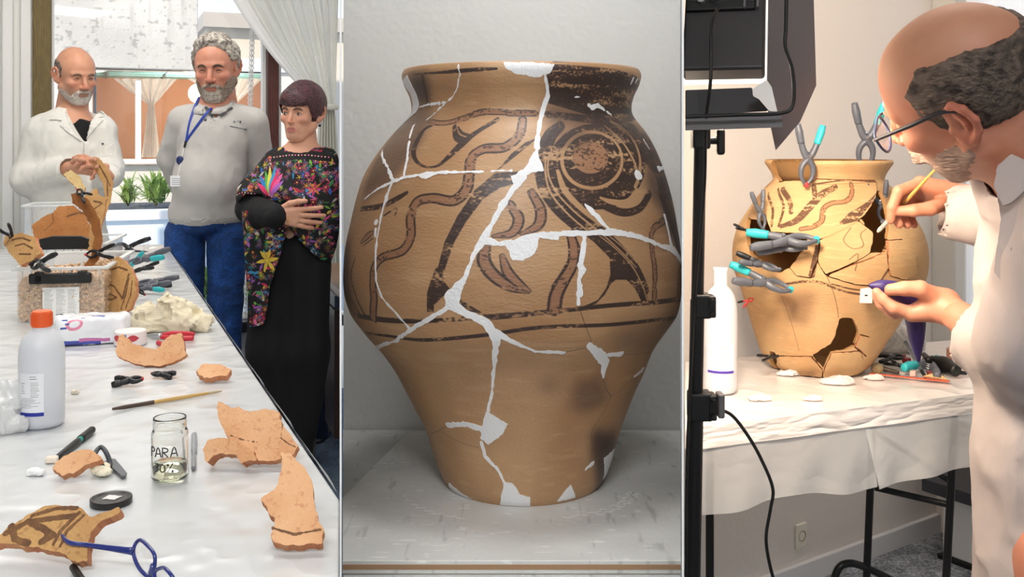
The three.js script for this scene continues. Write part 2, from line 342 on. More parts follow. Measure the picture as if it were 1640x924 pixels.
{
  const plan = [[-3.5, 2.3], [2.75, 2.3], [2.75, -1.85], [1.56, -3.62], [.42, -3.0], [-.85, -5.5], [-3.5, -4.42]];
  const flat = (y, t) => { const s = new THREE.Shape(plan.map(([x, z]) => new THREE.Vector2(x, -z))); return metreUV(new THREE.ExtrudeGeometry(s, { depth: t, bevelEnabled: false }).rotateX(-PI / 2).translate(0, y, 0)); };
  struct('floor', flat(-.1, .1), M.carpet);
  struct('ceiling', flat(CEIL, .15), M.white);
}
function wall(name, a, b, mat, y0 = 0, y1 = CEIL, t = .12) {                   // from a to b in plan, thickness to the far side
  const A = v(a[0], 0, a[1]), B = v(b[0], 0, b[1]), d = B.clone().sub(A), L = d.length(), g = box(L, y1 - y0, t, L / 2, (y0 + y1) / 2, -t / 2);
  g.applyMatrix4(new THREE.Matrix4().makeBasis(d.normalize(), v(0, 1, 0), v(-d.z, 0, d.x)).setPosition(A));
  return struct(name, g, mat);
}
wall('wall_rear', [2.75, 2.3], [-3.5, 2.3], M.wallWhite);
wall('wall_left', [-3.4, 2.3], [-3.4, -4.4], M.wallWhite);
wall('wall_right', [2.62, -1.95], [2.62, 2.3], M.wallWhite);
// thin white boards that divide the bays, edge on to the eye
for (const [name, px, z1] of [['wall_divider', 545.6, 5.36], ['wall_divider', 1093.6, 2.72]]) {
  const a = at(px, 230, .9), b = at(px, 230, z1); a.y = b.y = CEIL / 2;
  struct(name, beam(a, b, .0018, CEIL, v(0, 1, 0), 0), M.white);
}

// --- bay one: window wall
const X1 = (px) => w1(px, 230).x, Y1 = (py, px = 300) => w1(px, py).y;
const sillY = Y1(516), xPost = X1(52), xGlass = X1(82), xRed = X1(428), xGlass2 = X1(446), xEnd = X1(546) + .02, headY = 2.4;
struct('wall_window', mergeGeometries([slab1(-1.3, xPost, 0, CEIL, 0, -.2), slab1(xPost, xEnd, 0, sillY, 0, -.2), slab1(xPost, xEnd, headY, CEIL, 0, -.2)].map(clean)), M.wallWhite);
struct('trim_1', merge(slab1(X1(-40), X1(-8), 0, CEIL, .03, 0, .006), slab1(X1(4), X1(22), 0, CEIL, .05, 0, .01), slab1(X1(33), X1(50), 0, CEIL, .025, 0, .006)), M.white);
{
  const w = struct('window_1', merge(slab1(xPost, xGlass, sillY, headY, .02, -.12, .006)), M.oldWood);
  part('post', slab1(xRed, xGlass2, sillY, headY, .02, -.12, .006), M.redWood, w, 'reddish brown wooden post');
  part('sill', slab1(xPost - .02, xEnd - .02, sillY - .055, sillY, .1, -.1, .008), M.dark, w, 'dark window board');
  part('frame', merge(slab1(xGlass, xGlass + .012, sillY, headY, -.03, -.09, .003), slab1(xRed - .02, xRed, sillY, headY, -.03, -.09, .003), slab1(xGlass, xRed, sillY, sillY + .025, -.03, -.09, .003), slab1(xGlass2, xGlass2 + .02, sillY, headY, -.03, -.09, .003)), M.white, w);
  part('pane', slab1(xGlass + .012, xRed - .02, sillY + .02, headY, -.058, -.062), glass, w);
  part('pane', slab1(xGlass2 + .02, xEnd - .01, sillY + .02, headY, -.058, -.062), glass, w);
}
struct('baseboard_window', slab1(xPost, xEnd - .03, 0, .07, .015, 0, .003), M.dark);

// --- bay two: grey painted wall close behind the vessel
{
  const a = at(546.5, 230, 1.76), b = at(1093, 230, 1.76); wall('wall_middle', [a.x + .004, -1.76], [b.x - .004, -1.76], M.wallGrey);
}
// --- bay three: long wall, corner and window wall
const C3 = v(1.419, 0, -3.34), D3 = v(.822, 0, -.569).normalize();              // corner; direction of the long wall, away
const wallAt3 = (px) => { const k = (px - CX) / F, t = (k * 3.34 - C3.x) / (D3.x + k * D3.z); return C3.clone().addScaledVector(D3, t); };
{
  const a = wallAt3(1095), n = v(-D3.z, 0, D3.x);
  wall('wall_long', [a.x, a.z], [C3.x + .12 * D3.x, C3.z + .12 * D3.z], M.wallWarm);
  const g = box(1, .068, .016, 0, .034, .008, .004), L = C3.clone().sub(a).length();
  struct('baseboard_long', g.scale(L, 1, 1).applyMatrix4(new THREE.Matrix4().makeBasis(D3, v(0, 1, 0), n).setPosition(a.clone().add(C3).multiplyScalar(.5))), std(0xe4e4e6, .5));
}
const E3 = v(-D3.z, 0, D3.x);                                                  // along the window wall of bay three, towards the eye
const p3 = (t, y, out = 0) => C3.clone().addScaledVector(E3, t).addScaledVector(D3, out).setY(y);
function slab3(t0, t1, y0, y1, o0, o1, r = 0) {
  return box(t1 - t0, y1 - y0, Math.abs(o1 - o0), (t0 + t1) / 2, (y0 + y1) / 2, -(o0 + o1) / 2, r).applyMatrix4(new THREE.Matrix4().makeBasis(E3, v(0, 1, 0), D3.clone().negate()).setPosition(C3));
}
struct('wall_side', merge(slab3(-.02, 2, 0, .42, 0, .15), slab3(-.02, 2, 2.35, CEIL, 0, .15), slab3(.56, 2, .4, 2.4, 0, .15)), M.wallWarm);
{
  const w = struct('window_2', merge(slab3(.0, .085, .42, 2.35, -.03, .12, .006), slab3(.50, .57, .42, 2.35, -.02, .12, .006)), std(0xcbc6bd, .6));
  part('post', slab3(.44, .50, .42, 2.35, -.05, .1, .006), M.oldWood, w, 'brown wooden post');
  part('pane', slab3(.085, .44, .42, 2.35, .06, .064), glass, w);
  part('sill', slab3(.0, .57, .40, .425, -.04, .12, .005), M.white, w);
}
// the third bay has a lighter grey carpet, laid over the floor
{
  const q = [at(1095.5, 0, 1.0), wallAt3(1095), C3, p3(1.7, 0), v(2.55, 0, -.9)], s = new THREE.Shape(q.map((p) => new THREE.Vector2(p.x, -p.z)));
  struct('floor_carpet', metreUV(new THREE.ExtrudeGeometry(s, { depth: .006, bevelEnabled: false }).rotateX(-PI / 2)), M.carpetGrey);
}
// bodies of the added, unseen ceiling panels over the bays
FILL_LAMPS.forEach(([x, z, w, d, power, tint], k) => {
  const o = thing('added_ceiling_light', 'added unseen flat ceiling panel lamp ' + ['over the near end of the long work table', 'over the window end of the long work table', 'behind the viewer', 'over the front of the mended vessel', 'over the vessel being rebuilt'][k], 'lamp', v(x, CEIL, z));
  part('housing', merge(box(w + .05, .05, .025, 0, -.025, d / 2 + .0125, .004), box(w + .05, .05, .025, 0, -.025, -d / 2 - .0125, .004), box(.025, .05, d, w / 2 + .0125, -.025, 0, .004), box(.025, .05, d, -w / 2 - .0125, -.025, 0, .004)), M.white, o);
  part('diffuser', box(w, .02, d, 0, -.045, 0), std(0xffffff, .6, { emissive: new THREE.Color(tint), emissiveIntensity: 1.2 }), o);
});

// --- outdoors, beyond the first window
const OUT = 4.7;                                                               // metres from the window wall to the building opposite
{
  const g = box(40, .1, 24, 0, -.28, -12); in1(g); struct('ground_outside', g, std(0xb9c2cc, .9, { bumpMap: T.plaster, bumpScale: .01 }));
}
const opp = thing('building', 'weathered concrete building across the yard with a wide window strip', 'building', v(0, 0, 0));
part('upper_wall', rect1(-260, -500, 317, 97, OUT - .12, .4, .01), M.concrete, opp, 'weathered raw concrete panel');
part('wall', merge(rect1(-260, 97, 148, 600, OUT, .3), rect1(148, 262, 520, 600, OUT, .3), rect1(427, 110, 520, 262, OUT, .3)), std(0xdedbd2, .85, { bumpMap: T.plaster, bumpScale: .002 }), opp);
part('lintel', rect1(83, 97, 520, 106, OUT - .05, .3), std(0xdfe1e2, .6), opp);
{
  const f = part('window', merge(rect1(150, 106, 430, 110, OUT - .03, .08), rect1(150, 106, 154, 256, OUT - .03, .08), rect1(424, 106, 428, 256, OUT - .03, .08)), std(0x2c4656, .5), opp, 'dark blue window frame');
  part('pane', rect1(154, 110, 424, 255, OUT, .004), glass, f);
  part('mullion', rect1(217, 128, 226, 256, OUT + .03, .08), M.white, f);
  part('sill', rect1(148, 254, 430, 263, OUT - .1, .3), M.white, f);
}
{
  const A = w1(60, 300, OUT), B = w1(520, 100, OUT), topY = w1(300, 104, OUT).y, a = -OUT - .3, bck = -OUT - 2.6;
  part('room', in1(merge(box(B.x - A.x, 3.2, .1, (A.x + B.x) / 2, topY - 1.55, bck), box(.1, 3.2, 2.4, A.x, topY - 1.55, (a + bck) / 2), box(.1, 3.2, 2.4, B.x, topY - 1.55, (a + bck) / 2))), std(0x9a6a4e, .9), opp, 'room with an orange brown back wall');
  { const c = w1(318, 150, OUT + 1.3).applyMatrix4(M1), L = new THREE.PointLight(0xfff0dc, 9); L.position.copy(c); L.shadow.radius = 5; L.castShadow = true; scene.add(L); part('added_globe_lamp', merge(new THREE.SphereGeometry(.11, 24, 16).translate(c.x, c.y, c.z)), std(0xffffff, .5, { emissive: new THREE.Color(0xfff0dc), emissiveIntensity: 1 }), opp); part('added_lamp_cord', rod(c.clone().add(v(0, .1, 0)), c.clone().setY(topY + .03), .008), M.white, opp); }  // pendant lamp and cord added to brighten the room opposite
  part('floor', in1(box(B.x - A.x, .1, 2.4, (A.x + B.x) / 2, .2, (a + bck) / 2)), std(0x8a6a58, .8), opp);
  const tiles = part('ceiling', in1(box(B.x - A.x, .06, 2.5, (A.x + B.x) / 2, topY + .05, (a + bck) / 2)), std(0x7cc0c2, .8), opp, 'pale teal tiled ceiling standing in for a reflected one');  // stands in for a ceiling reflected in the opposite glass
  const bars = []; for (let x = A.x; x < B.x; x += .6) bars.push(box(.025, .012, 2.4, x, topY + .015, (a + bck) / 2)); for (let z = bck; z < a; z += .6) bars.push(box(B.x - A.x, .012, .025, (A.x + B.x) / 2, topY + .015, z));
  part('ceiling_grid', in1(merge(bars)), std(0x6f8f92, .6), tiles);
  const curt = phys(0xefe6de, .9, { transmission: .35, thickness: 0 });
  for (const [l, r, tie] of [[182, 284, 242], [300, 420, 372]]) {
    const P = (px, py) => w1(px, py, OUT + .25), k1 = (u) => .035 * Math.sin(u * 38), hang = (u, t) => {
      const top = P(lerp(l, r, u), 126), mid = P(lerp(tie - 5, tie + 5, u), 168), low = P(lerp(tie - 15, tie + 15, u), 252);
      const p = t < .5 ? top.clone().lerp(mid, Math.pow(t * 2, .8)) : mid.clone().lerp(low, Math.sqrt((t - .5) * 2)); p.z += k1(u); return p.applyMatrix4(M1);
    };
    part('curtain', sheet(60, 24, hang), curt, opp, 'white tied-back curtain standing in for a reflected one');  // stands in for the bay curtains reflected in the opposite glass
  }
}
{
  const b = thing('building', 'pale cream house at the end of the yard, mostly hidden by the curtain', 'building');
  part('wall', rect1(331, 40, 600, 420, OUT + 5, 2), std(0xd8cfc0, .9), b); part('roof', rect1(326, 32, 604, 42, OUT + 4.8, 2.4), std(0xb9b2aa, .8), b);
}
{
  const a = OUT - 1.5, A = w1(60, 341, a), B = w1(520, 341, a), y = A.y;
  const p = thing('planter', 'long white planter under the window opposite', 'planter');
  part('wall', slab1(A.x, B.x, -.25, y, -a, -a - .12), std(0xd6e4ee, .7), p);
  part('ledge', slab1(A.x, B.x, y - .075, y, -a + .06, -a - .16, .01), M.white, p, 'white coping ledge');
  part('soil', slab1(A.x, B.x, -.2, y - .02, -a - .16, -OUT), std(0x59626e, .95, { bumpMap: T.plaster, bumpScale: .05 }), p, 'bed of dark gravel');
  const leafG = new THREE.BufferGeometry(); { const q = sheet(2, 4, (u, t) => v((u - .5) * .03 * Math.sin(PI * Math.min(.999, t + .05)), t * .2 - .05 * t * t, .06 * t * t + Math.abs(u - .5) * .01)); leafG.copy(q); }
  const leafM = phys(0x7fa04a, .6, { transmission: .3, thickness: 0 });
  const plants = [['bright green leafy shrub in the middle of the planter', 250, 326, a + .5, .15, 110], ['pale green low shrub in the planter behind the coat man', 205, 326, a + .7, .10, 50], ['green shrub outside the window, low beside the jeans', 404, 492, 1.1, .24, 120], ['small green tuft outside the window between the legs of the jeans', 332, 492, 1.5, .15, 60]];
  plants.forEach(([label, px, py, dist, size, n], q) => {
    const R = rng(50 + q), base = w1(px, py, dist).applyMatrix4(M1), o = thing('shrub', label, 'plant', base, 'shrubs in the yard');
    const gs = []; for (let i = 0; i < n; i++) { const r = size * Math.sqrt(R()), an = R() * 6.28, g = leafG.clone().applyMatrix4(new THREE.Matrix4().compose(v(Math.cos(an) * r * .6, size * .8 * R(), Math.sin(an) * r * .6), new THREE.Quaternion().setFromEuler(new THREE.Euler(R() * 1.6 - .4, R() * 6.28, 0, 'YXZ')), v(1, 1, 1).multiplyScalar(.6 + R() * .8))); gs.push(g); }
    const st = []; for (let i = 0; i < 8; i++) st.push(rod(v(0, -.02 - (q > 1 ? .9 : 0), 0), v((R() - .5) * size, size * .8, (R() - .5) * size), .006, .002, 5));
    part('foliage', merge(gs), leafM, o); part('stem', merge(st), std(0x5b4a33, .8), o);
  });
}
// ---------------------------------------------------------------- bay two: the restored vessel on a grey board
const TOP2 = EYE - .486;                                                       // top of the grey board
{
  const greyPaint = (k, seed) => std(0xffffff, .55, { map: dataTex(256, 256, (u, w) => { const n = tileNoise(u, w, 6, 4, seed), s = tileNoise(u, w * .2, 60, 2, seed + 3), c = k * (.93 + .14 * n) - .10 * sstep(.72, .9, s) + .08 * sstep(.78, .85, tileNoise(u * .3, w, 80, 2, seed + 5)); return [c, c, c * .985]; }, { srgb: true, size: [.5, .5] }), bumpMap: T.plaster, bumpScale: .0008 });
  const plan = (pts, y, t, mat, name, label, cat) => {
    const s = new THREE.Shape(pts.map(([px, z]) => { const p = at(px, 230, z); return new THREE.Vector2(p.x, -p.z); }));
    const g = metreUV(new THREE.ExtrudeGeometry(s, { depth: t - .002, bevelEnabled: true, bevelSize: .0012, bevelThickness: .001, bevelOffset: -.0012, bevelSegments: 2 }).rotateX(-PI / 2).translate(0, y - t + .001, 0));
    const o = thing(name, label, cat, v(0, 0, 0)); part('top', g, mat, o); return o;
  };
  const board = plan([[548.6, 1.165], [548.6, 1.372], [655, 1.69], [1090.7, 1.69], [1090.7, 1.165]], TOP2, .016, greyPaint(.80, 1), 'display_board', 'grey painted board under the mended vessel, with a raw chipped front edge', 'board');
  const a = at(549.2, 230, 1.1645), b = at(1090.2, 230, 1.1645);
  part('raw_edge', beam(v(a.x, TOP2 - .0075, a.z), v(b.x, TOP2 - .0075, b.z), .0012, .0055, v(0, 1, 0), 0), std(0x9c7a5c, .8), board, 'bare brown board edge');
  const ring = (rx, rz, cx, cz, a0, a1) => tube(Array.from({ length: 22 }, (_, i) => { const t = lerp(a0, a1, i / 21), k = 1 + .03 * Math.sin(i * 2.3); return v(cx + rx * k * Math.cos(t), TOP2 + .00005, cz + rz * k * Math.sin(t)); }), .00035, 4, 60);
  part('scratch', merge(ring(.155, .12, .01, -1.41, .1, 1.2), ring(.165, .13, .01, -1.41, .15, .9), ring(.15, .115, .0, -1.4, 2.0, 3.0), ring(.02, .012, -.09, -1.22, 0, 2)), std(0xe2e0da, .8), board, 'pale ring scratches');
  const tb = plan([[549, .98], [549, 1.755], [1090.3, 1.755], [1090.3, .98]], TOP2 - .0165, .03, greyPaint(.74, 9), 'display_table', 'grey painted table carrying the board with the mended vessel', 'table');
  for (const [px, z] of [[590, 1.06], [1050, 1.06], [575, 1.7], [1070, 1.7]]) { const p = at(px, 230, z); part('leg', box(.035, TOP2 - .047, .035, p.x, (TOP2 - .047) / 2, p.z, .003), M.wallGrey, tb); }
}
const D2 = 1.45;
const PROFILE2 = [[113, 189], [116, 191], [122, 192], [130, 190.5], [140, 187], [152, 181], [166, 177], [178, 176.5], [186, 179.5], [197, 188], [210, 200], [238, 220], [277, 240], [318, 253], [360, 262], [400, 269], [440, 271], [470, 270], [490, 266], [505, 260], [528, 243], [560, 218], [606, 193], [650, 172], [681, 158], [731, 142], [760, 131], [776, 124]];
function profileOf(list, d, base) {
  const P = list.map(([y, half]) => { const a = Math.atan(half / F), c = Math.cos(a); return [EYE - (y - HORIZON) / F * d * c * c, d * Math.sin(a)]; });
  P[P.length - 1][0] = base; const R = (h) => {
    if (h >= P[0][0]) return P[0][1];
    for (let i = 0; i + 1 < P.length; i++) if (h >= P[i + 1][0]) {                // cubic through the neighbours
      const p0 = P[Math.max(0, i - 1)], p1 = P[i], p2 = P[i + 1], p3 = P[Math.min(P.length - 1, i + 2)], t = (h - p1[0]) / (p2[0] - p1[0]), m1 = (p2[1] - p0[1]) / (p2[0] - p0[0]) * (p2[0] - p1[0]), m2 = (p3[1] - p1[1]) / (p3[0] - p1[0]) * (p2[0] - p1[0]), a = t * t, b = a * t;
      return (2 * b - 3 * a + 1) * p1[1] + (b - 2 * a + t) * m1 + (3 * a - 2 * b) * p2[1] + (b - a) * m2;
    }
    return P[P.length - 1][1];
  };
  return { R, top: P[0][0], base };
}
// a point of a drawing on the front of a vessel: pixel to [angle, height]
function onVessel(px, py, { R, axis, d, top, base }) {
  const dir = at(px, py, 1).sub(EYE0); let lo = d * .7, last = null;
  const out = (t) => { const x = dir.x * t, y = EYE + dir.y * t, z = -t, h = clamp(y, base, top); return Math.hypot(x - axis(h), z + d) - R(h); };
  let best = 1e9, bt = lo;
  for (let t = lo; t < d * 1.1; t += d * .002) { const o = out(t); if (o < best) { best = o; bt = t; } if (o < 0) { bt = t; break; } }
  if (best < 0) { let a = bt - d * .002, b = bt; for (let k = 0; k < 20; k++) { const m = (a + b) / 2; out(m) < 0 ? b = m : a = m; } bt = b; }
  const x = dir.x * bt, y = EYE + dir.y * bt, h = clamp(y, base, top);
  return [Math.atan2(x - axis(h), d - bt), h];
}
const pr2 = profileOf(PROFILE2, D2, TOP2);
const axis2 = (() => { const P = [[99, 835], [180, 835], [300, 823.5], [440, 820.5], [520, 824], [600, 833], [700, 838], [800, 838]].map(([y, x]) => [EYE - (y - HORIZON) / F * D2, (x - CX) / F * D2]); return (h) => { for (let i = 0; i + 1 < P.length; i++) if (h >= P[i + 1][0]) return lerp(P[i][1], P[i + 1][1], sstep(P[i][0], P[i + 1][0], h)); return P[P.length - 1][1]; }; })();
const vessel2 = { ...pr2, axis: axis2, d: D2 };
const CROP = { a: [546, 80, 3.85], b: [814, 80, 3.85], c: [546, 310, 3.696], d: [814, 310, 3.696], e: [546, 60, 2.2], f: [546, 460, 1.991], p: [0, 0, 1] };   // scales of the measured drawings
const px2 = (k, x, y) => [CROP[k][0] + x / CROP[k][2], CROP[k][1] + y / CROP[k][2]];
const uvh = (k, list) => list.map(([x, y, w]) => { const [a, b] = onVessel(...px2(k, x, y), vessel2); return [a, b, (w ?? 0) / CROP[k][2]]; });
function vesselTexture(VS, W, H, { dark = [], snake = [], light = [], sootShade = [], crack = [], discs = [], rings = [] }, tones, seed) {
  const X = (t) => (t / (2 * PI) + .5) * W, Y = (h) => (VS.top - h) / (VS.top - VS.base) * H, k = H / (VS.top - VS.base) * VS.d * .86 / F;      // texture pixels per photo pixel
  const layer = (fn) => { const c = document.createElement('canvas'); c.width = W; c.height = H; const g = c.getContext('2d'); g.fillStyle = '#000'; g.fillRect(0, 0, W, H); g.lineCap = g.lineJoin = 'round'; fn(g); return g.getImageData(0, 0, W, H).data; };
  const smooth = (pts, n = 8) => { if (pts.length < 3) return pts; const c = new THREE.CatmullRomCurve3(pts.map((p) => v(p[0] * .24, p[1], (p[2] || 0) * .001)), false, 'centripetal'); return c.getPoints(pts.length * n).map((p) => [p.x / .24, p.y, p.z * 1000]); };
  const stroke = (g, pts, style, scale = 1) => { g.strokeStyle = style; const s = smooth(pts); for (let i = 0; i + 1 < s.length; i++) { g.lineWidth = Math.max(.8, (s[i][2] + s[i + 1][2]) * k * scale); g.beginPath(); g.moveTo(X(s[i][0]), Y(s[i][1])); g.lineTo(X(s[i + 1][0]), Y(s[i + 1][1])); g.stroke(); } };
  const fill = (g, pts, style) => { g.fillStyle = style; g.beginPath(); pts.forEach((p, i) => i ? g.lineTo(X(p[0]), Y(p[1])) : g.moveTo(X(p[0]), Y(p[1]))); g.fill(); };
  const A = layer((g) => {                                                     // red: dark slip and painted shoulder shading, green: red-brown slip, blue: cracks
    for (const s of dark) s.fill ? fill(g, s.pts, '#f00') : stroke(g, s.pts, '#f00');
    for (const s of rings) { fill(g, s.outer, '#f00'); for (const r of s.lines) stroke(g, r, '#000'); }
    for (const s of light) stroke(g, s, '#000');
    for (const s of snake) { stroke(g, s, '#f00'); stroke(g, s, '#0f0', .62); }
    for (const s of discs) fill(g, s, '#0c0');
    g.globalCompositeOperation = 'lighter'; for (const s of crack) stroke(g, s, '#00f');
  });
  const S = layer((g) => { g.filter = 'blur(14px)'; for (const s of sootShade) fill(g, s.pts, `rgb(${s.k * 255 | 0},0,0)`); });  // blurred dark patches: soot, and shoulder shading painted into the clay
  const d = new Uint8Array(W * H * 4);
  for (let j = 0; j < H; j++) for (let i = 0; i < W; i++) {
    const o = (j * W + i) * 4, a = (i / W) * 6.28, x = Math.cos(a) * .24, z = Math.sin(a) * .24, y = j / H * .62;
    const n1 = fbm(x * 9 + seed, y * 9, z * 9, 3), n2 = fbm(x * 40, y * 90, z * 40 + seed, 2), n3 = noise(x * 260, y * 520, z * 260), n4 = fbm(i / W * 26 + seed, y * 130, 3, 3);
    let c = mixc(tones.clay, tones.clay2, clamp(.5 + 1.6 * (n1 - .5) + .5 * (n2 - .5)));
    c = mixc(c, tones.pale, .25 * sstep(.6, .8, n4));
    const wear = clamp(1.32 - 1.35 * sstep(.45, .76, n3 * .4 + n4 * .6)), wob = A[o] / 255, red = A[o + 1] / 255;
    c = mixc(c, tones.red, red * .85 * (.75 + .4 * n2)); c = mixc(c, tones.dark, wob * wear * .95);
    if (red > .3 && n3 > .66 && n4 > .5) c = mixc(c, tones.dark, .7);
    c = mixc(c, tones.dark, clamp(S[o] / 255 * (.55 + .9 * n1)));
    c = mixc(c, tones.dark, A[o + 2] / 255 * .8);
    const g = .96 + .1 * (n2 - .5);
    d[o] = clamp(c[0] * g) * 255; d[o + 1] = clamp(c[1] * g) * 255; d[o + 2] = clamp(c[2] * g) * 255; d[o + 3] = 255;
  }
  const flipped = new Uint8Array(d.length); for (let j = 0; j < H; j++) flipped.set(d.subarray(j * W * 4, (j + 1) * W * 4), (H - 1 - j) * W * 4);
  const t = new THREE.DataTexture(flipped, W, H); t.colorSpace = THREE.SRGBColorSpace; t.magFilter = THREE.LinearFilter; t.wrapS = THREE.RepeatWrapping; t.needsUpdate = true; return t;
}
const oval = (k, cx, cy, rx, ry, w, a0 = 0, a1 = 6.3, n = 28) => uvh(k, Array.from({ length: n }, (_, i) => { const a = lerp(a0, a1, i / (n - 1)); return [cx + rx * Math.cos(a), cy + ry * Math.sin(a), w]; }));
